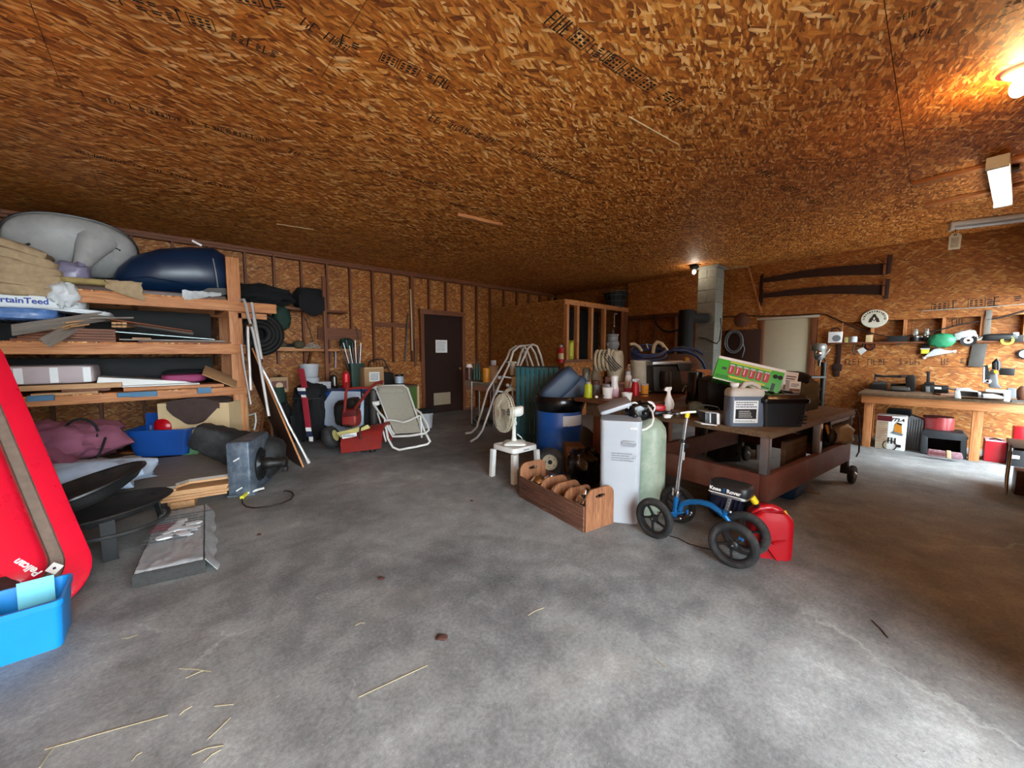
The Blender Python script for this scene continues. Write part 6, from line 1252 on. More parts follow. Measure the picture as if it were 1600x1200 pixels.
onb('pink_bottle', 'pale pink and white bottle beside the white tub on the brown workbench', 'bottle', 960, 620, [(5.5, 620), (6.3, 616), (6.3, 607)], 'pale_pink', (('white_shoulder', 'bottle_white', [(6.3, 607), (5, 598), (6, 589), (4.6, 587), (1, 586.5)]),))
onb('magenta_bottle', 'white bottle with a magenta lower half and chrome cap on the brown workbench', 'bottle', 981.5, 614, [(5.8, 614), (6.2, 611), (6, 606)], 'pink', (('white_body', 'bottle_white', [(6, 606), (5.4, 596), (5, 588), (3.8, 586)]), ('cap', 'pail_white', [(4.2, 586.5), (4.2, 581), (3, 580)])))
onb('white_cup', 'small white cup with grey print at the very front of the brown workbench', 'cup', 979.5, 626, [(6.5, 626), (8.2, 614), (8.5, 613.4), (7.5, 614), (5.5, 624)], 'bottle_white', (('grey_print', 'grey_print', [(7.55, 619.5), (7.8, 617.8)]),))
cB = onb('red_spray_bottle', 'dark red trigger bottle with a pale top beside the magenta bottle', 'bottle', 992.5, 618, [(5.5, 618), (6, 612), (5.6, 602), (3, 597)], 'bright_red', (('collar', 'pale_pink', [(3, 597), (2.6, 594.5)]),)); cB.prism('trigger_head', 'pail_white', [(988, 596), (988, 592), (998, 591.5), (999, 594), (994, 596)], -.02, .02)
onb('amber_jar', 'amber pill jar with a pale lid on the brown workbench', 'jar', 1007, 619, [(5.5, 619), (5.7, 601.5)], 'amber', (('lid', 'pail_white', [(6, 602), (6, 599.5), (1, 599)]), ('dark_print', 'black_plastic', [(5.75, 617), (5.78, 615)])))
o, w_, h_ = boxy('red_brown_box', 'small red brown box behind the pink bottle on the brown workbench', 'box', 945, 957, 589, 612, zB, .12, 'rust_steel')
for i in range(4):
    o = MB().box((0, .06, .018), (.17, .12, .034)).build('stacked_block', 'stud_x' if i % 2 else 'rust_steel', bev=.003); put(o, 968, 616, zB); o.location.z = zB+.037*i; o.location += Vector((.12, .1, 0)); tag(o, ['lowest', 'second', 'third', 'topmost'][i]+' dark brown block of the small stack between the two pink bottles', 'block', 'brown blocks on the workbench')
jl = CF('glass_lantern', 'beige and glass lantern jar behind the lime can', 'lantern', 931, 606, zB); jl.lathe('lantern_base', 'pump_beige', 931, [(7, 605), (8, 590), (7, 582), (5, 578), (5, 574)], .05); jl.lathe('chrome_top', 'chrome', 931, [(5, 574), (5.5, 570), (3, 565), (1, 564)], .05, 14); jl.lathe('glass_globe', 'glass', 916, [(4, 596), (7, 588), (7, 578), (4, 574)], .05, 14)
jl2 = CF('chrome_lamp', 'small lamp with a chrome dome behind the magenta bottle', 'lamp', 979, 606, zB); jl2.lathe('lamp_base', 'cream_plastic', 981, [(4.5, 603.5), (4.5, 577), (3.5, 575)], .12, 14); jl2.lathe('chrome_dome', 'chrome', 981, [(4, 577), (4.6, 573), (3, 569), (1, 568)], .12, 14)
pm = CF('pool_pump', 'cream pool pump with a grey motor on top and ribbed side hoses', 'pump', 962, 604, zB, d=5.35)
pm.lathe('pump_body', 'pump_beige', 961, [(12, 606), (12.5, 575), (12, 556), (10, 549), (7, 547)], .0, 20); pm.lathe('motor', 'grey_case', 957, [(7, 549), (8, 544), (9.5, 542), (9.5, 534), (8, 533), (8, 526), (9, 525), (9, 522.5), (3, 522)], .0, 20)
pm.lathe('motor_stub', 'dark_steel', 957, [(2.5, 523), (2.5, 516), (1.5, 515)], 0, 12)
for i in range(5): MB().tube([pm.l(934+6*i+8*math.cos(t_)*.55, 563+15*math.sin(t_), -.12+.09*math.cos(t_)) for t_ in [2*PI*j/20 for j in range(20)]], .020, 7, True).build('ribbed_hose', 'pump_beige' if i % 2 == 0 else 'hose_cream', pm.o, smooth=60)
for i in range(4): pm.tube('black_cable', 'black_plastic', [(940+4*i, 552, -.2), (950+4*i, 566, -.24), (962+3*i, 580-i*2, -.2)], .007, 6)
MB().tube([pm.l(951, 545, -.2), pm.l(951, 556, -.2)], .022, 10).build('inlet_pipe', 'pump_beige', pm.o)
for u in (949, 966): MB().ball(pm.l(u, 538, -.04), .022, 10, 7).build('wing_bolt', 'steel', pm.o)
onb('speckled_pail', 'tall speckled beige plastic pail with a blue hose coil on top', 'pail', 1002, 611, [(14.5, 613), (17, 566), (17.8, 566), (17.8, 563), (15.5, 563), (14, 610)], 'cream_plastic', (('rim_band', 'cream_plastic', [(17.2, 574), (17.6, 573), (17.6, 570), (17.2, 569)]),), 24)
dP = px(1002, 611, 'z', zB); dPd = dep(dP)
hc = CF('blue_hose', 'coil of dark blue hose lying on the speckled pail', 'hose', 1010, 563, d=dPd)
for i, (rx, ry, dv) in enumerate(((28, 8, 0), (26, 7, -4), (27, 8, -8))): MB().tube([hc.l(1013+rx*math.cos(t_)*(.9 if i == 1 else 1), 555+dv+ry*math.sin(t_), -.22*math.sin(t_)+.05) for t_ in [2*PI*j/30 for j in range(30)]], .017, 8, True).build('hose_coil', 'hose_blue', hc.o, smooth=60)
ch = CF('cream_hose', 'pale cream hose pieces sticking up out of the blue hose coil', 'hose', 1030, 556, d=dPd+.15)
ch.tube('hose_piece', 'hose_cream', [(1020, 552), (1022, 540), (1027, 534), (1034, 537), (1042, 548)], .026, 10); ch.tube('hose_piece', 'hose_cream', [(984, 538), (991, 537), (998, 542), (1003, 549)], .022, 10); ch.tube('clip', 'bottle_white', [(1010, 537), (1013, 545)], .006); ch.tube('clip', 'black_plastic', [(1035, 540), (1045, 560), (1046, 566)], .008)
lt = CF('leather_saddle', 'tan leather rounded pad with a dark blue hose arched over it', 'pad', 1070, 598, zB, d=dPd+.35)
blob(lt, 'pad_body', 'leather', 1034, 1102, 553, 604, .45, 141, e=.75, amp=.05, crease=0)
lt.tube('hose', 'hose_blue', [(1040, 552, -.02), (1052, 547, -.1), (1072, 548, -.14), (1088, 555, -.14), (1098, 566, -.1), (1102, 576, -.02)], .022, 8); lt.tube('hose', 'hose_blue', [(1048, 546, .1), (1066, 543, .0), (1086, 546, -.05), (1098, 553, -.02)], .02, 8)
vs = CF('machine_vise', 'dark iron machine vise with a flat pale top plate on the brown workbench', 'vise', 1050, 616, zB)
vs.prism('body', 'motor_dark', [(1022, 612), (1020, 572), (1062, 572), (1066, 600), (1082, 604), (1082, 614)], .0, .35, .02); vs.prism('top_plate', 'steel', [(1020, 565), (1080, 564), (1081, 569), (1020, 570)], -.03, .3, .006); vs.prism('jaw', 'dark_steel', [(1058, 568), (1082, 568), (1080, 580), (1062, 580)], -.05, .25, .01)
MB().ball(vs.l(1072, 562, .05), .04, 12, 8).build('brass_fitting', 'brass', vs.o); vs.tube('handle', 'chrome', [(1066, 612, -.06), (1069, 605, -.07), (1073, 604, -.07)], .007); vs.lathe('screw', 'dark_steel', 1040, [(8, 606), (9, 592), (8, 580)], -.04, 14)
vs.tube('crank', 'rust_steel', [(1046, 622, -.05), (1062, 624, -.06), (1070, 620, -.05), (1072, 610, -.04)], .012)
onb('black_canister', 'tall glossy black canister with a bright highlight beside the vise', 'canister', 1086, 624, [(11, 626), (11.5, 622), (11.5, 583), (11, 581), (2, 580)], 'black_film', (), 24, zB)
cf_ = CF('chrome_tap', 'chrome tap on a dark base in front of the black canister', 'tap', 1078, 630, .82); cf_.lathe('tap_base', 'dark_steel', 1078, [(6, 632), (7, 626), (5, 616)]); cf_.tube('spout', 'chrome', [(1078, 616), (1077, 606), (1075, 600), (1070, 604)], .012); cf_.lathe('tap_body', 'chrome', 1078, [(3.5, 620), (4, 612), (3, 606)])
for i, (u, v, w2, h2) in enumerate(((1100, 604, 14, 10), (1104, 593, 16, 8), (1100, 584, 12, 9))):
    o = boxy('wood_block', ['lowest wood block right of the black canister', 'middle wood block right of the black canister', 'top wood block right of the black canister'][i], 'block', u-w2/2, u+w2/2, v-h2, v, zB, .15, 'lumber_x')[0]; o.location = Vector(D(u, v, 5.0)); o.location.z = zB+.004+[0, .088, .158][i]; o.location.z = max(o.location.z, zB)
# ---------------------------------------------------------------- welding table on casters
zT = .80; O_ = Vector((3.36, .785, 0)); e1 = Vector((math.cos(R(-7.2)), math.sin(R(-7.2)), 0)); e2 = Vector((-e1.y, e1.x, 0)); LT, WT = 2.10, 1.16
wt_ = TM('welding_table', 'big brown steel table on small casters with a deep rust red lower rail', 'table', frame(O_, e1, e2, Vector((0, 0, 1))))
MB().box2((0, 0, zT-.05), (LT, WT, zT)).build('table_top', 'old_top', wt_, bev=.006)
def rbar(a, b): return MB().box2(a, b)
rz0, rz1 = .245, .455
rbar((.02, .02, rz0), (LT-.02, .075, rz1)).build('lower_rail', 'rail_paint', wt_, bev=.006); rbar((.02, WT-.075, rz0), (LT-.02, WT-.02, rz1)).build('lower_rail', 'rail_paint', wt_, bev=.006)
rbar((.02, .0755, rz0), (.075, WT-.0755, rz1)).build('lower_rail', 'rail_paint', wt_, bev=.006); rbar((LT-.075, .0755, rz0), (LT-.02, WT-.0755, rz1)).build('lower_rail', 'rail_paint', wt_, bev=.006)
for x, y in ((.03, .03), (LT*.55, .03), (LT*.98-.07, .03), (.03, WT-.09), (LT*.5, WT-.09), (LT*.98-.07, WT-.09)): rbar((x, y, rz1+.0005), (x+.06, y+.06, zT-.0505)).build('leg', 'brushed' if y < .1 and x < LT*.9 else 'dark_steel', wt_, bev=.005)
rbar((LT*.60, .10, rz0+.12), (LT*.98, .13, zT-.06)).build('back_plate', 'dark_steel', wt_)
rbar((LT*.62, .0, zT-.085), (LT*.98, .03, zT-.052)).build('edge_rail', 'dark_steel', wt_)
for x, y in ((LT-.06, .05), (LT-.06, WT-.05), (.10, WT-.08), (.14, .16)):
    rbar((x-.035, y-.03, .105), (x+.035, y+.03, rz0-.0005)).build('caster_fork', 'dark_steel', wt_, bev=.004)
    w = MB().lathe([(.035, -.022), (.085, -.024), (.095, -.015), (.097, 0), (.095, .015), (.085, .024), (.035, .022)], 26, Matrix.Translation((x+.03, y-.06, .098)) @ Matrix.Rotation(R(90), 4, 'X')).build('caster_wheel', 'black_rubber', wt_, smooth=45)
    MB().lathe([(.006, -.03), (.035, -.02), (.04, 0), (.035, .02), (.012, .045)], 18, Matrix.Translation((x+.03, y-.06, .098)) @ Matrix.Rotation(R(90), 4, 'X')).build('caster_hub', 'brushed', w, smooth=40)
pf2 = rbar((.75, .16, rz0+.02), (1.25, .2, rz1+.14)).build('hanging_plate', 'old_top', wt_)
MI = wt_.matrix_world.copy()
def ont(u, v, z=zT): return px(u, v, 'z', z)
# things under the table
o = boxy('motor_block', 'black motor block sitting under the left part of the steel table', 'motor', 1122, 1158, 676, 722, 0, .3, 'black_matte', bev=.02)[0]
MB().lathe([(.02, 0), (.06, .01), (.07, .03), (.02, .04)], 16, Matrix.Translation((.06, -.0, .12)) @ Matrix.Rotation(R(90), 4, 'X')).build('pulley', 'dark_steel', o)
tag(MB().box((0, 0, .14), (.1, .3, .28)).build('dark_box', 'black_matte', bev=.01), 'dark narrow box under the table beyond the motor block', 'box').location = px(1168, 700)
o = boxy('grey_panel', 'dusty grey board standing under the middle of the steel table', 'panel', 1172, 1258, 680, 715, 0, .02, 'greyboard', bev=.003, rz=.3)[0]; tag(o, 'dusty grey board standing on the floor beneath the steel table', 'board'); o.name = 'grey_board'
gear = CF('gearbox', 'oily gearbox with bright pipes hanging under the right end of the steel table', 'gearbox', 1285, 700, .48); blob(gear, 'case', 'motor_dark', 1270, 1304, 658, 702, .25, 151, e=.5); gear.tube('pipe', 'chrome', [(1276, 668, -.05), (1282, 680, -.08), (1280, 692, -.05)], .012); gear.tube('pipe', 'brass', [(1290, 664, -.05), (1294, 676, -.08), (1296, 690, -.05)], .015); gear.lathe('flange', 'dark_steel', 1298, [(5, 692), (8, 684), (8, 676), (4, 670)], -.06, 14)
sc2 = CF('cement_sack', 'dusty pale sack sitting on the right corner of the lower rail', 'sack', 1322, 696, .456); blob(sc2, 'sack_body', 'pump_beige', 1306, 1340, 662, 698, .25, 152, e=.6, amp=.12); blob(sc2, 'grey_box', 'grey_case', 1312, 1334, 648, 672, .15, 153, e=.3, dy=.05)
o = MB().tube([ont(1336, 640, .8)+Vector((0, 0, .01)), D(1342, 650, 4.1), D(1343, 690, 4.1), D(1342, 706, 4.1), D(1338, 713, 4.05)], .007, 6).build('hanging_cable', 'cord_dark'); tag(o, 'dark cable hanging from the right corner of the steel table', 'cable')
tub2 = tub('blue_bin', 'flat dark blue plastic bin on the floor under the right rail of the table', 'bin', .42, .34, .13, 'bin_blue', rz=R(-5), loc=px(1256, 778)+Vector((.02, .18, 0)), lip=.012)
o = MB().box((0, 0, .012), (.32, .12, .022)).build('loose_board', 'weathered', bev=.003); o.location = px(1282, 770)+Vector((.05, .1, 0)); o.rotation_euler = (0, 0, R(20)); tag(o, 'loose grey board on the floor beside the dark blue bin', 'board')
# on the table, left to right
c = turned('spray_bottle', 'white trigger spray bottle with a green label on the steel table', 'bottle', 1044, 641, [(6.5, 642), (7, 636), (6.2, 624), (3, 616), (2.6, 611)], 'bottle_white', zT); c.prism('trigger_head', 'bottle_white', [(1038, 610), (1041, 605), (1050, 604.5), (1050, 608), (1047, 612), (1046, 617), (1043, 612)], -.015, .015); c.lathe('green_label', 'green_cab', 1044, [(7.05, 636), (6.7, 628)], 0)
MB().tube([c.l(1046, 622, -.01), c.l(1051, 625, -.01), c.l(1053, 632, -.01), c.l(1051, 640, -.01)], .006, 6).build('handle_loop', 'bottle_white', c.o)
c = CF('red_handle_tool', 'red plastic tool handle lying at the left end of the steel table', 'tool', 1030, 650, zT); blob(c, 'handle', 'bright_red', 1021, 1042, 633, 644, .12, 161, e=.5); blob(c, 'base', 'black_plastic', 1020, 1046, 641, 652, .14, 162, e=.5)
for i, (u, v, m_, l_) in enumerate(((1046, 648, 'black_plastic', 'black'), (1050, 652, 'chrome', 'shiny'), (1042, 653, 'bottle_white', 'white'), (1058, 650, 'steel', 'grey'), (1054, 645, 'rust_steel', 'rusty'))):
    o = soft((.07, .05, .035), .5, .25, 4, n=12, m=8, seed=170+i).build('small_part', m_, smooth=40); put(o, u, v, zT); tag(o, 'small '+l_+' hardware part on the left end of the steel table', 'part')
o = MB().box((0, 0, .008), (.28, .10, .014)).build('red_stick', 'rust_steel', bev=.004); put(o, 1062, 646, zT); tag(o, 'flat reddish bar lying behind the scooter column on the table', 'bar')
c = CF('work_glove', 'dusty grey brown work glove lying on the steel table', 'glove', 1094, 652, zT); blob(c, 'palm', 'rag_olive', 1078, 1104, 628, 650, .13, 171, e=.7)
for i in range(4): c.tube('finger', 'rag_olive', [(1094+3*i, 640, -.02), (1100+3*i, 646, -.05), (1104+3*i, 651, -.06)], .016, 8)
c = CF('battery_charger', 'small black and white battery charger with a wire handle on the steel table', 'charger', 1112, 663, zT)
c.prism('case', 'black_plastic', [(1102, 661), (1102, 645), (1124, 647), (1124, 664)], 0, .12, .004); c.prism('base_plate', 'bottle_white', [(1096, 661), (1124, 664.5), (1124, 666), (1096, 663)], -.01, .12); c.prism('white_side', 'bottle_white', [(1120, 646), (1124.5, 646.5), (1124.5, 664), (1120, 663.5)], -.004, .0); c.prism('white_top', 'pail_white', [(1102, 643.5), (1124, 645.5), (1124, 647), (1102, 645)], -.003, .12); c.prism('white_stripe', 'bottle_white', [(1109, 646), (1111, 646), (1111, 661), (1109, 661)], -.003, .0)
c.tube('wire_handle', 'dark_steel', [(1094, 632, .1), (1105, 633, .08), (1122, 636, .06), (1125, 641, .05), (1124, 646, .05)], .006)
turned('white_roll', 'roll of pale tape standing right of the battery charger', 'roll', 1128, 660, [(5, 660), (5.5, 659), (5.5, 648), (5, 647), (2, 647)], 'pail_white', zT)
# jug
jg = CF('plastic_jug', 'square plastic jug half full of dark liquid with a white printed label', 'jug', 1168, 667, zT); kj = jg.k; wj, hj, dj = 54*kj, 70*kj, .13
def jr(s, z, dx=0): return [(x*s+dx, dj/2+y*s, z) for x, y in rrect(wj, dj, .028, 5)]
jo = MB().loft([jr(.95, 0), jr(1, .012), jr(1, hj*.60), jr(.985, hj*.62), jr(.985, hj*.66), jr(1, hj*.68)]).build('jug_lower', 'jug_smoke', jg.o, smooth=40)
MB().loft([jr(1, hj*.681), jr(1, hj*.77), jr(.95, hj*.82), jr(.70, hj*.86, -.02)]).build('jug_shoulder', 'jug_clear', jg.o, smooth=40)
MB().tube([(-wj*.10, dj/2, hj*.83), (0, dj/2, hj*.945), (wj*.2, dj/2, hj*.965), (wj*.40, dj/2, hj*.90), (wj*.44, dj/2, hj*.77)], .02, 10).build('handle', 'jug_clear', jg.o, smooth=60)
MB().lathe([(.026, hj*.84), (.026, hj*.9)], 18, Matrix.Translation((-wj*.30, dj/2, 0))).build('neck', 'jug_clear', jg.o); MB().lathe([(.032, hj*.895), (.034, hj*.90), (.034, hj*.965), (.03, hj*.975), (.001, hj*.976)], 22, Matrix.Translation((-wj*.30, dj/2, 0))).build('cap', 'bottle_white', jg.o, smooth=40)
MB().box((-.02, -.0015, hj*.34), (wj*.70, .002, hj*.50)).build('label', 'paper', jg.o); MB().box((-.02, -.003, hj*.29), (wj*.6, .002, hj*.22)).build('label_block', 'ink', jg.o); lines(jg.o, 'label_print', 'paper_line', wj*.6, hj*.15, 3, Matrix.Translation((-.02, -.003, hj*.50)), 21); lines(jg.o, 'label_print', 'bottle_white', wj*.42, hj*.17, 4, Matrix.Translation((-.02, -.0045, hj*.29)), 22, fill=.5); lines(jg.o, 'label_print', 'paper_line', wj*.6, hj*.05, 2, Matrix.Translation((-.02, -.003, hj*.13)), 23)
# black totes with the green box across them
c = CF('black_tote', 'glossy black lidded tote at the right of the plastic jug', 'tote', 1228, 668, zT); kk = c.k
W2, H2, D2 = 74*kk, 54*kk, .36
def tr2(s, z): return [(x*s, D2/2+y*s, z) for x, y in rrect(W2, D2, .04, 4)]
MB().loft([tr2(.86, 0), tr2(.96, H2*.7), tr2(.97, H2*.72)]).build('tote_body', 'tub_black', c.o, smooth=35); MB().loft([tr2(1.02, H2*.70), tr2(1.04, H2*.74), tr2(1.04, H2*.82), tr2(.98, H2*.86), tr2(.9, H2*.94), tr2(.7, H2*.96)]).build('lid', 'black_film', c.o, smooth=35)
for i in range(4): MB().tube([(W2*(-.34+.2*i), D2*.02, H2*.84), (W2*(-.32+.2*i), D2*.3, H2*.975), (W2*(-.30+.2*i), D2*.9, H2*.975)], .011, 6).build('lid_rib', 'black_film', c.o, smooth=60)
for i in range(3): MB().box((W2*.36, D2*.04, H2*(.12+.10*i)), (W2*.16, .02, .012)).build('side_rib', 'tub_black', c.o)
toteM = c
c = CF('black_cooler', 'matt black cooler box standing behind the jug on the steel table', 'cooler', 1116, 640, zT, d=toteM.d+.55); c.prism('cooler_body', 'black_matte', [(1106, 642), (1106, 594), (1122, 588), (1152, 592), (1152, 642)], 0, .2, .015); c.prism('latch', 'chrome', [(1120, 594), (1124, 593), (1124, 600), (1120, 601)], -.012, 0)
# green printed carton lying across: its front face towards the camera, tilted down to the right
gd = toteM.d+.22; g0, g1, g2 = D(1130, 557, gd+.10), D(1228, 579, gd-.10), D(1117, 591, gd+.10)
gx = (g1-g0).normalized(); gz_ = (g0-g2); gz_ = (gz_-gx*gz_.dot(gx)); hg = gz_.length; gz_ = gz_.normalized(); gy = gz_.cross(gx); LG_ = (g1-g0).length+.03
gb = TM('green_carton', 'long bright green printed carton showing six red jars, resting on the totes', 'carton', frame(g0-gz_*hg-gx*.03, gx, gy, gz_))
MB().box2((0, 0, 0), (LG_, .20, hg)).build('carton_body', 'box_green', gb, bev=.003)
MB().box2((0, -.0015, hg-.022), (LG_, .2, hg+.0015)).build('white_edge', 'bottle_white', gb); MB().box2((0, -.0016, -.0015), (LG_, .0, .008)).build('white_edge', 'bottle_white', gb); MB().box2((LG_-.001, -.001, 0), (LG_+.0015, .2, hg)).build('white_end', 'bottle_white', gb)
for i in range(6):
    x = LG_*(.24+.105*i); z = hg*.53
    MB().loft([[(x+a, -.004, z+b) for a, b in rrect(LG_*.085, hg*.40, .012)], [(x+a, -.0005, z+b) for a, b in rrect(LG_*.085, hg*.40, .012)]]).build('jar_print', 'berry_red', gb); MB().box((x, -.005, z+hg*.19), (LG_*.07, .002, hg*.07)).build('lid_print', 'pail_white', gb); MB().box((x-LG_*.012, -.005, z), (LG_*.012, .002, hg*.22)).build('glint_print', 'pale_pink', gb)
MB().box((LG_*.13, -.003, hg*.52), (LG_*.07, .002, hg*.1)).build('small_print', 'green_dark', gb); MB().box((LG_*.5, -.003, hg*.84), (LG_*.62, .002, hg*.06)).build('gold_print', 'yellow_print', gb); MB().box((LG_*.50, -.003, hg*.22), (LG_*.55, .002, hg*.08)).build('gold_print', 'yellow_print', gb)
lines(gb, 'small_print', 'green_dark', LG_*.22, hg*.14, 2, Matrix.Translation((LG_*.14, -.0035, hg*.16)), 31); lines(gb, 'small_print', 'ink', LG_*.3, hg*.08, 1, Matrix.Translation((LG_*.7, -.0035, hg*.12)), 32)
for i in range(2): MB().lathe([(.001, .004), (.018, .004), (.018, 0)], 16, Matrix.Translation((LG_*(.885+.07*i), -.0, hg*.66)) @ Matrix.Rotation(R(90), 4, 'X')).build('round_badge', 'ink', gb)
MB().box((LG_*.89, -.003, hg*.22), (LG_*.05, .002, hg*.3)).build('picture_print', 'green_dark', gb)
for i, (ua, ub, va, vb) in enumerate(((1221, 1243, 581, 612), (1232, 1250, 596, 613))):
    p = D((ua+ub)/2, vb, gd+.06-.05*i); k_ = mpp(p); o = MB().box((0, .05, (vb-va)*k_/2), ((ub-ua)*k_, .10, (vb-va)*k_)).build('white_box', 'paper', bev=.002); o.location = p; o.rotation_euler = (0, .12-.05*i, FACE); tag(o, ['tall white printed box at the right end of the green carton', 'small white printed box in front of the tall white box on the tote'][i], 'box')
    MB().box((0, -.001, (vb-va)*k_*.2), ((ub-ua)*k_*.9, .003, (vb-va)*k_*.26)).build('picture_print', 'card_brown', o); lines(o, 'printed_line', 'ink', (ub-ua)*k_*.7, (vb-va)*k_*.35, 3, Matrix.Translation((0, -.001, (vb-va)*k_*.65)), 41+i)
c = CF('olive_jacket', 'olive brown work jacket heaped behind the black tote', 'jacket', 1268, 646, zT, d=toteM.d+.35); blob(c, 'jacket_body', 'rag_olive', 1242, 1294, 590, 648, .4, 181, e=.7, amp=.15, crease=.15, n=30); blob(c, 'dark_hood', 'black_cloth', 1236, 1272, 581, 604, .25, 182, e=.7, amp=.15, crease=.1)
# ================================================================== right wall: bench, tools, niche, lamps
zW = .81; xF = 7.66
wb2 = T('long_workbench', 'fir workbench with a thick grey top along the right wall', 'workbench')
ya = px(1341, 612, 'x', xF)[1]; yb = -.93
MB().box2((xF-.02, yb, zW-.04), (XR-.02, ya, zW)).build('bench_top', 'old_top', wb2, bev=.005)
MB().box2((xF, yb, zW-.15), (xF+.038, ya-.04, zW-.041)).build('apron', 'lumber_y', wb2, bev=.004)
for u in (1352, 1523):
    y = px(u, 700, 'x', xF+.04)[1]; MB().box2((xF+.039, y-.045, 0), (xF+.13, y+.045, zW-.041)).build('leg', 'lumber_z', wb2, bev=.004)
MB().box2((XR-.12, ya-.12, 0), (XR-.03, ya-.03, zW-.041)).build('leg', 'lumber_z', wb2, bev=.004)
def onw(u, v, z=zW): return px(u, v, 'z', z)
class wcf(CF):
    """like CF, for a thing that stands square to the right wall: dy runs towards the wall"""
    def __init__(s, name, label, cat, u, v, z=zW, x=None):
        p = px(u, v, 'z', z) if x is None else px(u, v, 'x', x)
        s.o = T(name, label, cat, p, R(-90)); s.p = Vector(p); s.d = dep(p); s.k = s.d/F
        s.inv = (Matrix.Translation(p) @ Matrix.Rotation(R(-90), 4, 'Z')).inverted()
    def l(s, u, v, dy=0.0): return s.inv @ px(u, v, 'x', s.p.x+dy)
def boxw(name, label, cat, u0, u1, vt, vb, z, depth, mat, bev=.005):
    """box standing square to the right wall, front bottom edge at row vb on height z"""
    um = (u0+u1)/2; p = px(um, vb, 'z', z); w_ = px(u0, vb, 'x', p.x).y-px(u1, vb, 'x', p.x).y; h_ = px(um, vt, 'x', p.x).z-z
    o = MB().box((0, depth/2, h_/2), (w_, depth, h_)).build(name, mat, bev=bev); o.location = p; o.rotation_euler = (0, 0, R(-90)); return tag(o, label, cat), w_, h_
# scroll saw
c = wcf('scroll_saw', 'black scroll saw with a long upper arm on the left end of the wall bench', 'saw', 1400, 611)
c.prism('table_plate', 'grey_iron', [(1388, 609), (1392, 605), (1420, 606), (1422, 611)], -.1, .25, .004); c.prism('rear_column', 'black_plastic', [(1416, 611), (1414, 590), (1420, 586), (1430, 587), (1430, 611)], .05, .2, .01); c.prism('upper_arm', 'stove_black', [(1367, 585), (1380, 587), (1416, 586), (1428, 586), (1428, 591), (1400, 590), (1367, 589)], .08, .16, .006); c.prism('chrome_strip', 'steel', [(1408, 587), (1424, 587), (1424, 590), (1408, 590)], .06, .08); c.tube('blade_holder', 'black_plastic', [(1368, 584, .1), (1368, 594, .1)], .014); c.tube('lower_arm', 'stove_black', [(1392, 601, .15), (1416, 601, .15)], .02)
c = wcf('belt_sander', 'low black sander at the left end of the wall bench', 'sander', 1372, 609); c.prism('body', 'black_plastic', [(1358, 609), (1359, 602), (1364, 598), (1382, 597), (1385, 601), (1384, 609)], .05, .3, .012); c.prism('cover', 'grey_iron', [(1362, 598), (1380, 596), (1384, 598), (1384, 600), (1362, 601)], .04, .3, .006)
c = wcf('bench_drill', 'small dark drill stand with an upright column on the wall bench', 'drill', 1450, 613)
c.prism('base', 'motor_dark', [(1440, 614), (1441, 601), (1462, 602), (1462, 615)], .05, .3, .012); c.prism('column', 'dark_steel', [(1447, 602), (1448, 584), (1446, 581), (1454, 581), (1453, 584), (1453, 602)], .1, .2, .008); c.prism('collar', 'dark_steel', [(1444, 598), (1460, 598), (1460, 601), (1444, 601)], .06, .25, .004); c.prism('grey_face', 'grey_case', [(1446, 604), (1453, 604), (1453, 613), (1446, 613)], .04, .06)
c = wcf('bench_grinder', 'black grinder with a white label on the wall bench', 'grinder', 1470, 616); MB().cyl(c.l(1459, 609, .1), c.l(1482, 610, .1), .07, n=18).build('motor', 'black_plastic', c.o, bev=.01); c.prism('foot', 'motor_dark', [(1462, 617), (1464, 611), (1476, 611), (1478, 618)], .05, .2); c.prism('label', 'bottle_white', [(1460, 604.5), (1471, 605), (1471, 608.5), (1460, 608)], .015, .03); c.tube('guard', 'dark_steel', [(1478, 606, .0), (1488, 608, .0), (1494, 609, .05)], .012)
o = MB().box((0, 0, .01), (.3, .1, .018)).build('wood_offcut', 'bench_brown', bev=.003); put(o, 1480, 617, zW); tag(o, 'brown offcut lying before the bench grinder', 'offcut')
# mitre saw
c = wcf('mitre_saw', 'grey mitre saw with yellow parts and a black dust bag on the wall bench', 'saw', 1548, 626)
c.prism('fence', 'saw_light', [(1494, 606), (1515, 606), (1521, 610), (1528, 611), (1528, 613), (1494, 610)], .02, .05, .003); c.prism('fence', 'saw_light', [(1540, 608), (1579, 610), (1579, 615), (1540, 612)], .02, .06, .003)
c.prism('base_front', 'saw_light', [(1536, 616), (1552, 616), (1568, 620), (1568, 623), (1536, 622)], -.06, .1, .006); c.prism('foot', 'saw_light', [(1492, 611), (1500, 611), (1502, 623), (1492, 622)], -.04, .1, .006); c.prism('foot', 'saw_light', [(1569, 615), (1579, 615), (1579, 628), (1568, 627)], -.05, .1, .006); c.prism('foot', 'saw_light', [(1528, 613), (1533, 613), (1534, 621), (1529, 621)], -.02, .1, .005)
c.prism('table_disc', 'dark_steel', [(1500, 613), (1536, 613), (1570, 616), (1568, 622), (1530, 621), (1502, 619)], .05, .35, .006)
c.prism('swing_arm', 'saw_grey', [(1546, 606), (1545, 582), (1552, 577), (1558, 580), (1560, 600), (1566, 607)], .05, .16, .01); c.prism('blade_guard', 'stove_black', [(1536, 598), (1537, 572), (1544, 570), (1546, 584), (1544, 600)], .02, .08, .008); c.prism('guard_edge', 'saw_light', [(1535.5, 598), (1536, 574), (1539, 573), (1538.5, 598)], .0, .06, .003)
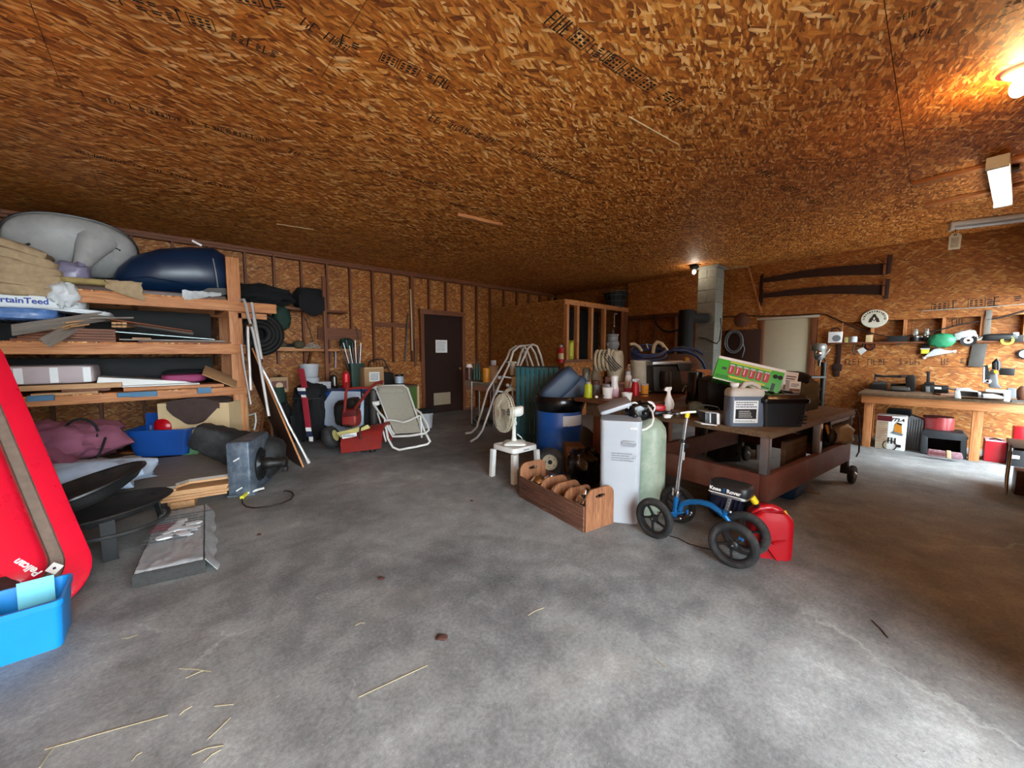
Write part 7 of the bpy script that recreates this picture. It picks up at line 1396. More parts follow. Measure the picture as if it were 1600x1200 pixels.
c.tube('d_handle', 'black_plastic', [(1555, 577, .08), (1555, 566, .08), (1557, 562.5, .08), (1559, 566, .08), (1559, 578, .08)], .026, 9); c.prism('yellow_lock', 'yellow', [(1552, 581), (1556, 577), (1559, 582), (1556, 585)], .01, .04, .003); c.prism('yellow_tag', 'pale_yellow', [(1543, 570), (1549, 568.5), (1549, 573), (1544, 575)], .02, .05, .003)
MB().ball(c.l(1544, 596, .02), .03, 12, 8).build('guard_screw', 'chrome', c.o); c.prism('dust_bag', 'black_plastic', [(1562, 575), (1586.5, 576), (1585, 587), (1562, 586)], .06, .16, .006); c.prism('motor_fins', 'grey_case', [(1574, 607), (1588, 607), (1588, 622), (1578, 622)], .12, .25, .006)
c = wcf('wood_bowl', 'round brown turned wood piece at the right edge of the bench', 'bowl', 1597, 627); blob(c, 'bowl_body', 'leather', 1588, 1612, 604, 628, .2, 191, e=.9, amp=.05, crease=0)
o = MB().box((0, 0, .012), (.16, .06, .022)).build('dark_tool', 'motor_dark', bev=.005); put(o, 1586, 628, zW); tag(o, 'small dark flat tool right of the mitre saw feet', 'tool')
# under the bench
b_ = px(1373, 698); 
o, w_, h_ = boxw('tool_carton', 'white and red tool carton showing an orange machine under the wall bench', 'carton', 1366, 1413, 650, 702, 0, .30, 'paper'); o.rotation_euler[1] = .0
MB().box((-w_*.24, -.002, h_*.92), (w_*.5, .003, h_*.16)).build('red_band', 'dark_red', o); MB().box((-w_*.30, -.0015, h_*.42), (w_*.40, .003, h_*.82)).build('tan_panel', 'pump_beige', o); lines(o, 'printed_line', 'red_paint', w_*.34, h_*.62, 11, Matrix.Translation((-w_*.30, -.003, h_*.5)), 51, fill=.4)
text('brand_print', '772.4', h_*.13, 'ink', o, (w_*.20, -.002, h_*.90), (PI/2, 0, 0), off=.002)
MB().prism([(w_*.06, h_*.52), (w_*.38, h_*.50), (w_*.36, h_*.62), (w_*.34, h_*.78), (w_*.20, h_*.84), (w_*.12, h_*.76), (w_*.12, h_*.62)], -.004, -.001).build('machine_print', 'box_orange', o); MB().prism([(-w_*.02, h_*.50), (w_*.38, h_*.44), (w_*.42, h_*.5), (w_*.1, h_*.56)], -.005, -.002).build('machine_print', 'grey_print', o); MB().prism([(w_*.16, h_*.84), (w_*.36, h_*.80), (w_*.34, h_*.74), (w_*.2, h_*.78)], -.006, -.003).build('machine_print', 'ink', o)
for i in range(3): MB().box((-w_*.06+.035*i, -.003, h_*.27), (.015, .002, h_*.18)).build('part_print', 'ink', o)
MB().tube(arc((0, -.003, h_*.12), .07, 0, 360, 16), .006, 4).build('part_print', 'ink', o); MB().box((w_*.30, -.003, h_*.13), (w_*.14, .002, h_*.08)).build('part_print', 'ink', o)
c = wcf('grey_case', 'ribbed grey plastic case leaning behind the tool carton', 'case', 1424, 704, 0); c.prism('case_body', 'grey_case', [(1412, 704), (1418, 652), (1424, 649), (1444, 656), (1444, 668), (1436, 702)], .08, .3, .015)
for i in range(6): c.prism('rib', 'grey_case', [(1416+4.2*i, 700), (1421+4.0*i, 656), (1423+4.0*i, 656.5), (1418+4.2*i, 700)], .065, .08)
o = boxw('black_toolbag', 'black bag stuffed behind the tool carton under the wall bench', 'bag', 1380, 1420, 640, 695, 0, .3, 'black_cloth', bev=.04)[0]
c = wcf('open_case', 'dark grey open tool case with a wide dark opening under the wall bench', 'case', 1477, 714, 0)
c.prism('case_top', 'case_dark', [(1440, 678), (1447, 672), (1506, 678), (1514, 686), (1508, 690), (1448, 684)], .0, .4, .012); c.prism('case_side', 'case_dark', [(1438, 707), (1440, 678), (1450, 682), (1449, 708)], .0, .4, .01); c.prism('case_side', 'case_dark', [(1500, 716), (1501, 688), (1511, 688), (1510, 718)], .0, .4, .01); c.prism('case_back', 'black_matte', [(1448, 708), (1449, 682), (1502, 688), (1501, 715)], .36, .4); c.prism('case_floor', 'case_dark', [(1440, 706), (1510, 717), (1510, 719), (1440, 708)], .0, .4)
c2 = wcf('bulb_pack', 'clear pack of pinkish tubes lying in front of the open tool case', 'pack', 1476, 718, 0); c2.prism('pack_body', 'pack_pink', [(1448, 706), (1451, 702), (1503, 709), (1505, 717), (1500, 719), (1450, 712)], -.08, -.01, .012); c2.prism('pale_band', 'card_pale', [(1479, 705), (1486, 706), (1486, 717), (1479, 716)], -.086, -.005, .004); lines(c2.o, 'printed_line', 'red_paint', .2, .04, 2, Matrix.Translation(c2.l(1466, 709, -.084)), 61)
sp_ = CF('wire_spool', 'big spool of shiny red wire standing on the open tool case', 'spool', 1466, 681, d=c.d+.22)
sp_.lathe('wire_winding', 'wire_red', 1466, [(15.5, 681), (15.6, 679), (15.6, 653), (15, 651)], .0, 30); sp_.lathe('spool_rim', 'wire_red', 1466, [(16.4, 682), (16.4, 680)], .0, 30); sp_.lathe('spool_rim', 'dark_red', 1466, [(16.6, 652.5), (16.6, 650.5), (5, 650)], .0, 30)
for i in range(9): sp_.lathe('wire_turn', 'wire_red', 1466, [(15.6, 678-2.8*i), (15.95, 677-2.8*i), (15.6, 676-2.8*i)], .0, 30)
o = soft((.18, .12, .04), .6, .3, 4, seed=195).build('small_bag', 'grey_case', smooth=60); o.location = D(1498, 682, c.d+.15); tag(o, 'small crumpled bag on the right of the open tool case', 'bag')
o = MB().tube([D(1508, 700, c.d-.05), D(1506, 706, c.d-.06), D(1507, 713, c.d-.06), D(1511, 715, c.d-.05)], .008, 7).build('wire_hoop', 'hose_cream'); tag(o, 'small bent pale hoop between open case and bench leg', 'hoop')
o, w_, h_ = boxw('red_metal_box', 'bright red metal box right of the front bench leg', 'box', 1536, 1570, 690, 722, 0, .3, 'tool_red', bev=.006); MB().box((0, .15, h_+.004), (w_*.95, .28, .008)).build('pale_lid', 'pale_pink', o); MB().tube([(-.05, .1, h_+.01), (0, .1, h_+.03), (.05, .1, h_+.01)], .008, 6).build('handle', 'dark_steel', o)
o = boxw('red_bucket_bin', 'red plastic storage bin hung at the right under the wall bench', 'bin', 1583, 1606, 668, 690, .30, .2, 'red_plastic', bev=.01)[0]
o = boxw('dark_tool_case', 'dark tool case right of the red metal box under the bench', 'case', 1573, 1612, 692, 730, 0, .3, 'black_plastic', bev=.01)[0]; MB().box((-.04, -.002, .12), (.07, .004, .04)).build('white_mark', 'bottle_white', o)
st2 = T('steel_leg_stand', 'small dark stand with shiny tube legs at the right edge of the picture', 'stand', px(1590, 772)); 
lg = px(1571, 772, 'z', 0); dS = dep(lg)
st2.location = lg
i2 = Matrix.Translation(lg).inverted()
MB().tube([i2 @ lg, i2 @ D(1573, 745, dS), i2 @ D(1579, 704, dS)], .014, 10).build('leg', 'chrome', st2); MB().tube([(.55, -.3, 0), (.53, -.29, .45)], .014, 10).build('leg', 'chrome', st2); MB().tube([(.55, -.05, 0), (.53, -.05, .45)], .014, 10).build('leg', 'chrome', st2); MB().tube([(.0, -.35, 0), (.02, -.34, .45)], .014, 10).build('leg', 'chrome', st2)
MB().box2((-.03, -.36, .452), (.6, -.02, .48)).build('top_board', 'black_plastic', st2, bev=.006)
o = boxw('brown_chest', 'dark brown wooden chest at the far right edge', 'chest', 1584, 1612, 737, 775, 0, .22, 'darkwood_x', bev=.008)[0]
# ---- wall things: two crosscut saws on pegs
for i, ((ua, va), (ub, vb), wv, up_) in enumerate((((1190, 436), (1388, 412), 18, 1), ((1190, 460), (1386, 446), 12, 1))):
    A = px(ua, va, 'x', XR-.045); B = px(ub, vb, 'x', XR-.045); L_ = (B-A).length
    o = TM('crosscut_saw', ['upper long rusty crosscut saw hung on the right wall', 'lower long rusty crosscut saw hung on the right wall'][i], 'saw', frame(A, Vector((0, -1, 0)), Vector((1, 0, 0)), Vector((0, 0, 1)))); dz = B.z-A.z; n = 110
    top = [(L_*q/n, dz*q/n+.055*math.sin(PI*q/n)+(.014 if q % 2 else 0)) for q in range(n+1)]; wmid = .22 if i == 0 else .19
    bot = [(L_*q/n, dz*q/n+.055*math.sin(PI*q/n)-.07-(wmid-.07)*(q/n)**.7*.7) for q in range(n, -1, -1)]
    MB().prism(top+bot, 0, .004).build('blade', 'saw_rust', o, smooth=0)
    for x, m_ in ((.02, 'saw_rust'), (L_-.04, 'stud_z')): MB().box((x, -.012, dz*x/L_-.03), (.03, .03, .26)).build('handle', m_, o, bev=.006)
    MB().cyl((L_-.04, -.03, dz), (L_-.04, .03, dz), .015, n=10).build('bolt', 'dark_steel', o)
for i, (u0, v0, u1, v1) in enumerate(((1391, 398, 1388, 428), (1387, 436, 1384, 467), (1191, 430, 1188, 478), )):
    o = MB().bar(px(u0, v0, 'x', XR-.016), px(u1, v1, 'x', XR-.016), .06, .03, (-1, 0, 0)).build('saw_peg_board', 'brown_panel', bev=.003); tag(o, ['dark hanger board behind the right end of the upper crosscut saw', 'dark hanger board behind the right end of the lower crosscut saw', 'dark hanger board behind the left ends of both crosscut saws'][i], 'hanger'); o.name = 'saw_hanger'
# round sign (plain emblem) on the wall
sg = T('round_sign', 'pale oval wooden sign with a dark emblem and marks round its rim', 'sign', px(1366, 498, 'x', XR-.03), R(-90))
MB().loft([[(.165*math.cos(t_)*s, y, .15*math.sin(t_)*s) for t_ in [2*PI*i/32 for i in range(32)]] for s, y in ((1, .014), (1, -.006), (.96, -.012))]).build('sign_board', 'sign_white', sg, smooth=35)
for i in range(15):
    a = R(-5+190*i/14); c_, s_ = math.cos(a), math.sin(a); MB().bar((.115*c_, -.0125, .105*s_), (.142*c_, -.0125, .13*s_), .012 if i % 3 else .018, .002, (0, 1, 0)).build('rim_mark', 'stripe_dark', sg)
MB().prism([(-.07, -.06), (-.055, .0), (-.03, .03), (-.012, .075), (.012, .075), (.03, .03), (.055, 0), (.07, -.06), (.03, -.055), (.018, -.02), (0, -.045), (-.018, -.02), (-.03, -.055)], -.0145, -.012).build('emblem', 'stripe_dark', sg)
MB().prism([(-.014, .0), (0, .03), (.014, 0), (0, -.03)], -.0165, -.0146).build('emblem_gap', 'sign_white', sg); MB().ball((-.028, -.015, -.015), (.01, .003, .012)).build('emblem_gap', 'sign_white', sg) if 0 else None
# hose ring on a dark board left of the beige door
bp = px(1134, 515, 'x', XR-.03); bq = px(1184, 640, 'x', XR-.03)
o = MB().box2((XR-.05, bq.y, .62), (XR-.017, bp.y, 1.86)).build('dark_board', 'brown_panel', bev=.003); tag(o, 'dark brown board on the wall behind the hanging hose loops', 'board')
hp_ = T('hose_loops', 'grey hose hung in loops on the dark board left of the beige door', 'hose', px(1147, 534, 'x', XR-.08), R(-90))
for i, (rx, rz_) in enumerate(((.15, .21), (.13, .19), (.17, .23))): MB().tube([(rx*math.cos(t_), -.012*i, rz_*math.sin(t_)) for t_ in [2*PI*j/30 for j in range(30)]], .010, 7, True).build('loop', 'grey_case', hp_, smooth=60)
MB().tube([(.15, 0, .0), (.2, -.01, -.15), (.16, 0, -.32)], .010, 7).build('tail', 'grey_case', hp_)
o = MB().lathe([(.001, .03), (.10, .02), (.15, .0), (.14, -.005)], 20, Matrix.Translation(px(1159, 500, 'x', XR-.02)) @ Matrix.Rotation(R(-90), 4, 'Y')).build('straw_hat', 'leather', smooth=50); tag(o, 'round brown cap hung above the dark board', 'hat')
o = MB().bar(px(1170, 420, 'x', XR-.03), px(1190, 489, 'x', XR-.03), .03, .015, (-1, 0, 0)).build('thin_lath', 'lumber_z'); tag(o, 'thin light lath leaning on the wall left of the crosscut saws', 'lath')
o = MB().tube([px(u, v, 'x', XR-.03) for u, v in ((1128, 496), (1160, 493), (1200, 494), (1240, 493), (1275, 490), (1290, 491), (1310, 500), (1335, 512), (1360, 520), (1385, 526), (1410, 526), (1425, 524), (1445, 521), (1470, 515), (1500, 507), (1530, 502))], .010, 6).build('black_cable', 'cord_dark', smooth=60); tag(o, 'long dark cable sagging along the right wall above the beige door', 'cable')
o = MB().tube([px(u, v, 'x', XR-.03) for u, v in ((1541, 500), (1565, 496), (1600, 486), (1640, 476))], .012, 6).build('black_cable', 'cord_dark', smooth=60); tag(o, 'dark cable running up right from the grey board in the niche', 'cable')
o = MB().tube([px(u, v, 'x', XR-.02) for u, v in ((1440, 486), (1480, 483), (1540, 480), (1600, 475), (1640, 472))], .006, 6).build('white_cable', 'wire_frame', smooth=60); tag(o, 'thin pale cable crossing the printed stamps on the right wall', 'cable')
o = MB().tube([px(u, v, 'z', ZC-.01) for u, v in ((1132, 421), (1220, 410), (1330, 394), (1460, 378), (1600, 357))], .008, 6).build('ceiling_cable', 'wire_frame', smooth=60); tag(o, 'thin pale cable along the joint of ceiling and right wall', 'cable')
# drill press left of the niche
dp = CF('drill_press', 'tall grey drill press standing between beige door and wall bench', 'drill press', 1281, 650, d=dep(px(1281, 560, 'x', 8.1)))
dp.lathe('pulley_cover', 'drill_grey', 1279, [(9, 548), (10, 545), (10, 540), (8, 537), (3, 536.5)], 0, 18); dp.lathe('head', 'drill_grey', 1280, [(5, 562), (7, 558), (7.5, 550), (8, 548)], 0, 18); dp.lathe('quill', 'chrome', 1280, [(2, 572), (3, 566), (4, 562)], 0, 14); dp.lathe('column', 'dark_steel', 1280, [(3.5, 682), (3.5, 566)], .06, 14)
dp.tube('feed_handle', 'chrome', [(1286, 558, -.05), (1292, 552, -.08), (1297, 545, -.1)], .010); dp.tube('feed_handle', 'black_plastic', [(1286, 558, -.05), (1290, 565, -.08)], .010); MB().ball(dp.l(1279, 552, -.12), .05, 12, 8).build('switch_cover', 'chrome', dp.o); dp.prism('work_table', 'dark_steel', [(1268, 588), (1292, 588), (1292, 591), (1268, 591)], -.15, .1, .004); dp.prism('foot', 'dark_steel', [(1266, 678), (1296, 678), (1298, 683), (1264, 683)], -.1, .2, .006)
tl = T('hanging_tool', 'long rusty brown hand tool hung on the wall right of the drill press', 'tool', px(1311, 548, 'x', XR-.03), R(-90)); MB().box((.0, 0, -.02), (.06, .02, .42)).build('shaft', 'saw_rust', tl, bev=.006); MB().box((-.01, 0, -.29), (.13, .03, .12)).build('head', 'saw_rust', tl, bev=.01); MB().box((-.01, 0, -.40), (.08, .02, .1)).build('foot', 'saw_rust', tl, bev=.008)
# niche shelf contents: base on the shelf at z = 1.573
zn = 1.573; xn = XR-.055
def nch(name, label, cat, u, w_px, h_px, mat, kind='box', z=zn, dp_=.06, bev=.004):
    p = px(u, 530, 'x', xn); k_ = mpp(p)*.93; w_, h_ = w_px*k_, h_px*k_; p = Vector((xn, p.y, z))
    o = T(name, label, cat, p, R(-90))
    if kind == 'box': MB().box((0, 0, h_/2), (w_, dp_, h_)).build('body', mat, o, bev=bev)
    else: MB().lathe([(w_*.42, 0), (w_*.5, h_*.1), (w_*.5, h_*.85), (w_*.4, h_)], 14).build('body', mat, o, smooth=40)
    return o, w_, h_
o, w_, h_ = nch('sander_box', 'white box with a round machine print at the left of the niche shelf', 'box', 1305, 18, 18, 'paper'); MB().lathe([(.001, .003), (.05, .003), (.05, 0)], 18, Matrix.Translation((.02, -.031, h_*.4)) @ Matrix.Rotation(R(90), 4, 'X')).build('machine_print', 'pail_white', o); MB().lathe([(.05, .0035), (.056, .0035), (.056, 0)], 18, Matrix.Translation((.02, -.031, h_*.4)) @ Matrix.Rotation(R(90), 4, 'X')).build('print_outline', 'grey_print', o); MB().tube(arc((0, 0, h_+.01), .06, 0, 360, 16), .012, 6).build('wire_coil', 'cord_dark', o)
nch('yellow_box', 'tiny yellow box beside the white box on the niche shelf', 'box', 1323, 5, 9, 'pale_yellow'); nch('white_cup', 'small pale cup right of the tiny yellow box', 'cup', 1333, 11, 10, 'pail_white', 'cyl'); nch('switch_plate', 'small pale box under the round sign', 'box', 1358, 8, 12, 'card_pale')
hk = T('hook_bundle', 'bundle of hooks and a hanging white rag below the niche shelf', 'rag', px(1346, 541, 'x', XR-.07), R(-90)); MB().prism([(-.05, -.06), (.02, -.02), (.07, -.07), (0, -.15)], -.01, .0).build('rag', 'foam_white', hk); MB().tube([(-.09, 0, .02), (-.1, -.01, -.1), (-.07, 0, -.14)], .008, 6).build('hook', 'dark_steel', hk); MB().tube([(.0, 0, .06), (.02, -.01, .0), (-.05, 0, -.0)], .01, 6).build('clip', 'black_plastic', hk)
o = T('brown_ring', 'dark brown ring hung below the niche shelf under the sign', 'ring', px(1359, 541, 'x', XR-.05), R(-90)); MB().tube(arc((0, 0, 0), .06, 0, 360, 20), .010, 6).build('ring', 'saw_rust', o); MB().tube(arc((.0, -.02, 0), .045, 0, 360, 20), .008, 6).build('ring', 'dark_red', o)
o = T('grey_washer', 'grey metal ring tool in the niche right of the sign', 'ring', px(1405, 533, 'x', XR-.07), R(-90)); MB().lathe([(.035, -.012), (.06, -.012), (.06, .012), (.035, .012), (.035, -.012)], 18, Matrix.Rotation(R(90), 4, 'X')).build('ring', 'grey_iron', o); MB().box((-.13, 0, .0), (.14, .02, .03)).build('arm', 'dark_steel', o)
nch('dark_machine', 'low dark machine at the back of the niche under the cable', 'machine', 1402, 24, 10, 'black_matte')
for i, u in enumerate((1430, 1447)):
    o, w_, h_ = nch('glass_lamp', ['oil lamp with a glass chimney, left of the pair in the niche', 'oil lamp with a glass chimney, right of the pair in the niche'][i], 'lamp', u, 12, 9, 'motor_dark', 'cyl'); MB().lathe([(.02, h_), (.04, h_+.03), (.025, h_+.08), (.02, h_+.11)], 14).build('chimney', 'glass', o, smooth=60); MB().lathe([(w_*.52, h_*.8), (w_*.52, h_*.9)], 14).build('shiny_band', 'chrome', o)
o = T('pliers_rack', 'green handled tool hung below the right oil lamp', 'tool', px(1446, 541, 'x', XR-.06), R(-90)); MB().box((0, 0, .0), (.09, .03, .07)).build('head', 'motor_dark', o, bev=.008); MB().box((.0, -.005, -.08), (.09, .03, .07)).build('green_handle', 'yellow_print', o, bev=.01); MB().box((0, -.005, -.04), (.1, .025, .02)).build('pale_band', 'pail_white', o)
gt = T('green_bag', 'crinkled green plastic bag hung in front of the niche', 'bag', px(1471, 532, 'x', XR-.13), R(-90)); q = soft((.30, .14, .22), .9, .12, 4, n=28, seed=201, crease=.12).build('bag_body', 'green_tarp', gt, smooth=60); q.location = (0, 0, -.11)
o = T('bagged_tool', 'clear plastic bag with a pale bundle in the niche right of the green bag', 'bag', px(1509, 525, 'x', XR-.10), R(-90)); q = soft((.24, .1, .13), .7, .2, 4, seed=202, crease=.1).build('bag_body', 'clear_wrap', o, smooth=60); q.location = (0, 0, -.05); q.rotation_euler = (0, -.2, 0); MB().box((-.14, .0, -.05), (.05, .04, .08)).build('pink_end', 'wire_red', o, bev=.008)
o = T('tape_roll', 'roll of black tape with a white core on the niche shelf', 'tape', px(1513, 532, 'x', XR-.12), R(-90)); MB().lathe([(.022, -.015), (.08, -.02), (.08, .02), (.022, .015)], 24, Matrix.Rotation(R(90), 4, 'X')).build('tape_body', 'black_plastic', o, smooth=40); MB().lathe([(.018, .0), (.045, .0), (.045, .022), (.018, .022), (.018, 0)], 20, Matrix.Rotation(R(90), 4, 'X')).build('white_core', 'ring_white', o)
nch('white_block', 'small white block at the right of the tape roll', 'block', 1531, 7, 6, 'bottle_white')
o = MB().bar(px(1522, 533, 'x', XR-.11), px(1542, 526, 'x', XR-.11), .025, .02).build('wooden_rod', 'pump_beige', bev=.004); tag(o, 'pale wooden rod sticking out beside the grey upright board', 'rod')
o = MB().box2((XR-.04, px(1548, 510, 'x', XR)[1], 1.58), (XR-.016, px(1538, 510, 'x', XR)[1], 2.0)).build('grey_upright', 'greyboard', bev=.003); tag(o, 'short grey upright board at the middle of the niche', 'board')
o = MB().bar(px(1531, 537, 'x', XR-.04), px(1524, 573, 'x', XR-.04), .14, .02, (-1, 0, 0)).build('charred_board', 'grey_iron', bev=.003); tag(o, 'dark weathered board hung below the niche left of the mitre saw', 'board')
o = T('drill_driver', 'black cordless drill lying on the niche shelf right of the grey board', 'drill', px(1562, 527, 'x', XR-.09), R(-90)); q = soft((.34, .1, .1), .6, .1, 3, seed=203).build('drill_body', 'black_plastic', o, smooth=50); q.location = (.0, 0, -.05); MB().ball((-.16, -.02, .0), .016, 8, 6).build('chuck', 'chrome', o)
o = T('lime_tape', 'lime green tape roll hung below the niche shelf', 'tape', px(1574, 532, 'x', XR-.12), R(-90)); MB().lathe([(.035, -.016), (.06, -.016), (.06, .016), (.035, .016), (.035, -.016)], 22, Matrix.Rotation(R(90), 4, 'X')).build('tape_ring', 'lime_tape', o, smooth=40)
o = T('dark_clamp', 'dark clamp at the right end of the niche shelf', 'clamp', px(1590, 529, 'x', XR-.09), R(-90)); MB().box((0, 0, 0), (.1, .05, .1)).build('clamp_body', 'motor_dark', o, bev=.01); MB().box((-.02, -.02, .06), (.05, .04, .05)).build('grey_pad', 'pail_white', o, bev=.005)
o = T('wall_meter', 'dark framed white dial at the right edge of the wall', 'meter', px(1601, 553, 'x', XR-.03), R(-90)); MB().lathe([(.07, 0), (.07, .03), (.05, .035)], 20, Matrix.Rotation(R(90), 4, 'X')).build('rim', 'black_plastic', o); MB().lathe([(.001, .04), (.05, .038), (.05, .03)], 20, Matrix.Rotation(R(90), 4, 'X')).build('dial', 'bottle_white', o)
wc_ = MB().prism([(-.15, -.03), (.13, .05), (.15, .075), (.05, .09), (.0, .12), (-.06, .10), (-.14, .0)], 0, .06).build('wrapped_hook', 'clear_wrap', bev=.01); wc_.location = px(1467, 556, 'x', XR-.09); wc_.rotation_euler = (0, 0, R(-90)); tag(wc_, 'plastic wrapped triangular part hung below the green bag', 'package')
MB().ball((-.15, .03, -.03), .022, 8, 6).build('white_end', 'bottle_white', wc_); MB().ball((.15, .03, .065), .022, 8, 6).build('white_end', 'bottle_white', wc_)
# ---- stove and pipe by the chimney
sv = T('stove_pipe', 'black stove with a pipe elbow entering the block chimney', 'stove', (7.55, 3.75, 0))
iv = Matrix.Translation((7.55, 3.75, 0)).inverted()
e_ = iv @ px(1103, 497, 'x', x0-.01); MB().tube([e_+Vector((.0, 0, 0)), e_+Vector((-.2, .09, 0)), e_+Vector((-.40, .19, -.0))], .095, 16).build('pipe', 'stove_black', sv, smooth=50); MB().tube([e_+Vector((-.43, .2, .14)), e_+Vector((-.43, .2, -.6)), e_+Vector((-.43, .2, -1.3))], .14, 18).build('flue', 'stove_black', sv, smooth=50); MB().lathe([(.10, -.01), (.14, -.01), (.14, .01), (.10, .01)], 22, Matrix.Translation(e_) @ Matrix.Rotation(R(90), 4, 'Y')).build('collar', 'block', sv)
fb = e_+Vector((-.43, .2, 0)); MB().box((fb.x, fb.y, .42), (.5, .5, .72)).build('firebox', 'stove_black', sv, bev=.02)
for sx in (-1, 1):
    for sy in (-1, 1): MB().box((fb.x+.2*sx, fb.y+.2*sy, .03), (.05, .05, .06)).build('leg', 'stove_black', sv)
o = MB().tube([px(u, v, 'x', x0-.02) for u, v in ((1126, 497), (1127, 512), (1124, 532), (1120, 537), (1112, 534), (1104, 529), (1092, 527))], .011, 6).build('chimney_cable', 'cord_dark', smooth=60); tag(o, 'dark cable looping across the block chimney', 'cable')
o = MB().tube([px(u, v, 'x', XR-.06) for u, v in ((1022, 492), (1026, 508), (1036, 517), (1046, 519), (1062, 515), (1076, 506))], .02, 8).build('dark_hose', 'stove_black', smooth=60); tag(o, 'dark hose sagging along the wall left of the stove pipe', 'hose')
# ---- lamps and fittings on the ceiling
bl_ = T('bulb_holder', 'round white ceiling lamp holder with a glowing bulb at the upper right', 'lamp', px(1596, 108, 'z', ZC)); MB().lathe([(.02, -.045), (.05, -.04), (.075, -.018), (.085, 0)], 24).build('holder', 'white_paint', bl_, smooth=50); MB().lathe([(.086, -.002), (.10, -.002), (.10, -.0001)], 24).build('wood_ring', 'dark_red', bl_); MB().ball((0, 0, -.105), (.042, .042, .055), 18, 12).build('bulb', 'bulb_on', bl_, smooth=80); MB().lathe([(.018, -.065), (.02, -.045)], 12).build('socket', 'pail_white', bl_)
fa, fb_ = px(1560, 232, 'z', ZC), px(1569, 306, 'z', ZC)
fx_ = T('tube_light', 'short twin tube ceiling light switched on and glowing white', 'lamp', (fa+fb_)/2, math.atan2((fb_-fa).y, (fb_-fa).x)); Lf = (fb_-fa).length*.92; 
MB().box((0, 0, -.065), (Lf, .13, .06)).build('housing', 'white_paint', fx_, bev=.006)
for sy in (-1, 1): MB().cyl((-Lf/2+.05, .033*sy, -.115), (Lf/2-.05, .033*sy, -.115), .019, n=14).build('tube', 'tube_on', fx_, smooth=50)
for sx in (-1, 1): MB().box((sx*(Lf/2-.025), 0, -.112), (.05, .13, .05)).build('end_cap', 'white_paint', fx_, bev=.005)
for sx in (-1, 1):
    o = MB().box((0, 0, -.017), (.09, 1.1, .033)).build('mounting_board', 'lumber_y', bev=.003); o.parent = fx_; o.location = (sx*Lf*.30, 0, 0)
la, lb_ = px(1484, 348, 'z', ZC), px(1660, 326, 'z', ZC)
f2 = T('strip_light', 'long unlit twin tube strip light near the right wall', 'lamp', la, math.atan2((lb_-la).y, (lb_-la).x)); L2 = (lb_-la).length
MB().box((L2/2, 0, -.03), (L2, .11, .05)).build('housing', 'white_paint', f2, bev=.005)
for sy in (-1, 1): MB().cyl((.03, .032*sy, -.08), (L2-.03, .032*sy, -.08), .016, n=12).build('tube', 'pail_white', f2, smooth=50)
MB().box((.015, 0, -.075), (.03, .12, .07)).build('end_cap', 'white_paint', f2, bev=.004)
tg = T('hanging_tag', 'cream tag hanging on a hook from the end of the unlit strip light', 'tag', la+(lb_-la).normalized()*.06+Vector((0, 0, -.135)), R(-75)); MB().tube([(0, 0, .04), (.0, 0, .0)], .004, 5).build('hook', 'dark_steel', tg); MB().prism([(-.055, -.22), (.055, -.22), (.06, -.05), (.03, -.01), (-.03, -.01), (-.055, -.05)], -.004, .004).build('tag_plate', 'cream_plastic', tg); MB().box((0, -.005, -.13), (.07, .002, .13)).build('tag_face', 'pump_beige', tg); MB().tube(arc((0, -.004, -.03), .012, 0, 360, 10), .004, 5).build('eyelet', 'dark_steel', tg)
sl_ = T('porch_lamp', 'small dark ceiling lamp with a bright bulb beside the block chimney', 'lamp', px(1085, 414, 'z', ZC)); MB().lathe([(.04, -.10), (.07, -.07), (.09, -.03), (.05, 0)], 16).build('shade', 'motor_dark', sl_); MB().ball((0, 0, -.14), .035, 12, 8).build('bulb', 'small_bulb', sl_, smooth=80); MB().tube([(0, 0, -.01), (.2, .1, -.02), (.45, .02, -.03), (.6, -.1, -.02)], .012, 6).build('cable', 'dark_steel', sl_)
a, b_ = px(714, 333, 'z', ZC), px(784, 349, 'z', ZC)
o = MB().bar(a-Vector((0, 0, .02)), b_-Vector((0, 0, .02)), .06, .038).build('ceiling_cleat', 'lumber_x', bev=.003); tag(o, 'orange wood cleat fixed across the middle of the ceiling', 'cleat')
for i, (u0, v0, u1, v1) in enumerate(((432, 350, 490, 359), (982, 182, 1060, 226))):
    o = MB().bar(px(u0, v0, 'z', ZC-.004), px(u1, v1, 'z', ZC-.004), .02 if i == 0 else .008, .006).build('ceiling_strip', 'card_pale'); tag(o, ['thin pale strip on the ceiling left of the wood cleat', 'thin pale scratch strip on the ceiling at the right'][i], 'strip')
bx_ = tag(MB().box2((0, 0, -.05), (.1, .1, 0)).build('junction_box', 'dark_steel', bev=.006), 'small dark junction box on the ceiling right of the glowing tube light', 'box'); bx_.location = px(1594, 255, 'z', ZC)
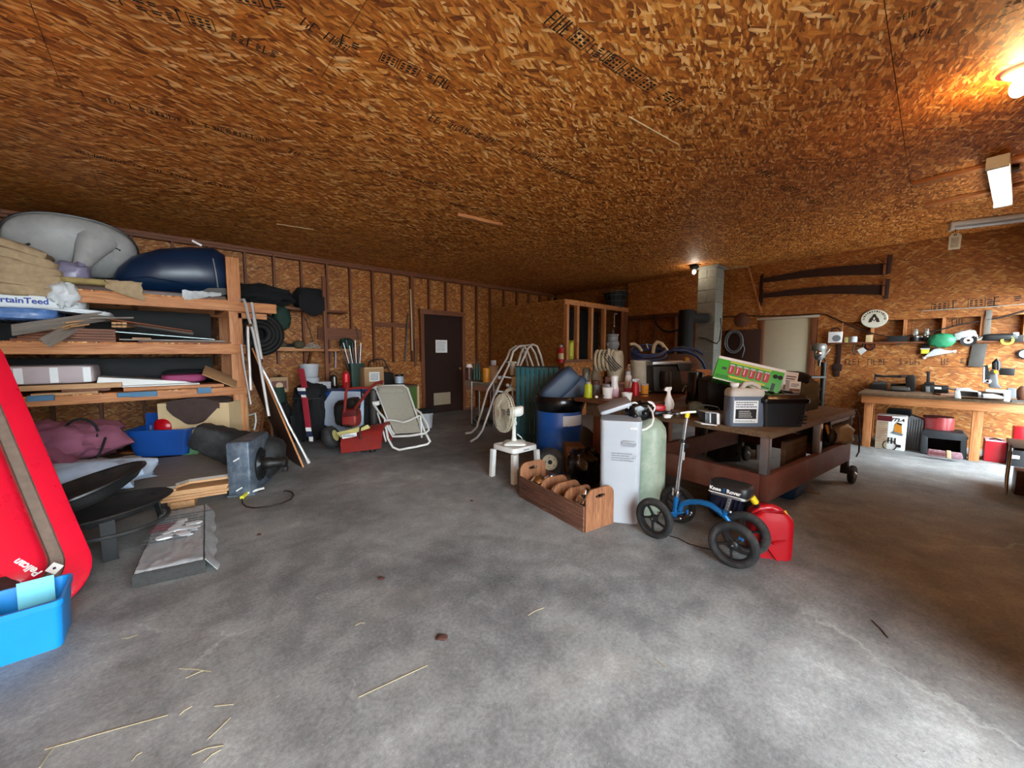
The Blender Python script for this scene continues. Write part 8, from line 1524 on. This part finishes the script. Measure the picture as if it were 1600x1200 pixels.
# ---- straw, leaves and scraps on the floor
rs = random.Random(11)
def straw(u0, v0, u1, v1, r_=.003, lb_=None):
    o = MB().tube([px(u0, v0)+Vector((0, 0, r_)), px((u0+u1)/2+rs.uniform(-2, 2), (v0+v1)/2+rs.uniform(-2, 2))+Vector((0, 0, r_+.002)), px(u1, v1)+Vector((0, 0, r_))], r_, 5).build('straw', 'straw'); return tag(o, lb_ or 'single short pale straw on the concrete floor', 'straw', 'loose straws on the floor')
straw(70, 1172, 262, 1118, .002, 'longest pale straw lying at the lower left of the floor'); straw(560, 1090, 668, 1040, .0018, 'long thin straw below the curled dark leaf on the floor'); straw(62, 1200, 85, 1168, .002, 'straw crossing the left end of the longest straw')
for s in ((280, 1118, 300, 1104), (325, 1155, 360, 1122), (280, 1045, 330, 1050), (290, 1060, 318, 1048), (555, 978, 570, 974), (190, 998, 215, 992), (335, 1104, 365, 1101), (300, 1180, 350, 1165), (318, 1192, 345, 1172), (206, 1190, 222, 1176), (825, 962, 850, 950), (1022, 1028, 1040, 1042), (1455, 926, 1480, 934)): straw(*s, r_=.0018)
o = MB().tube([px(1362, 970)+Vector((0, 0, .003)), px(1376, 984)+Vector((0, 0, .004)), px(1387, 997)+Vector((0, 0, .003))], .003, 5).build('twig', 'leaf'); tag(o, 'thin dark twig on the floor right of the scooter', 'twig')
for i, (u, v, s_) in enumerate(((691, 998, .028), (596, 905, .02), (737, 783, .014), (405, 836, .016))):
    o = soft((s_*2, s_*1.4, s_*.6), .7, .3, 5, n=10, m=6, seed=300+i).build('dry_leaf', 'leaf', smooth=40); put(o, u, v, 0); tag(o, ['curled dark leaf at the centre of the floor', 'small dark leaf left of the curled one', 'tiny dark leaf far back on the floor', 'small reddish leaf right of the shingle bundle'][i], 'leaf')
b = MB()
for i in range(170):
    u, v = rs.uniform(150, 1560), rs.uniform(860, 1195); p = px(u, v); s_ = rs.uniform(.001, .0035); b.box(p+Vector((0, 0, s_*.4)), (s_*rs.uniform(1, 4), s_, s_*.8), (0, 0, rs.uniform(0, 3)))
o = b.build('floor_grit', 'foam_grey', smooth=0); tag(o, 'scattered pale grit and chips on the concrete floor', 'grit', kind='stuff')
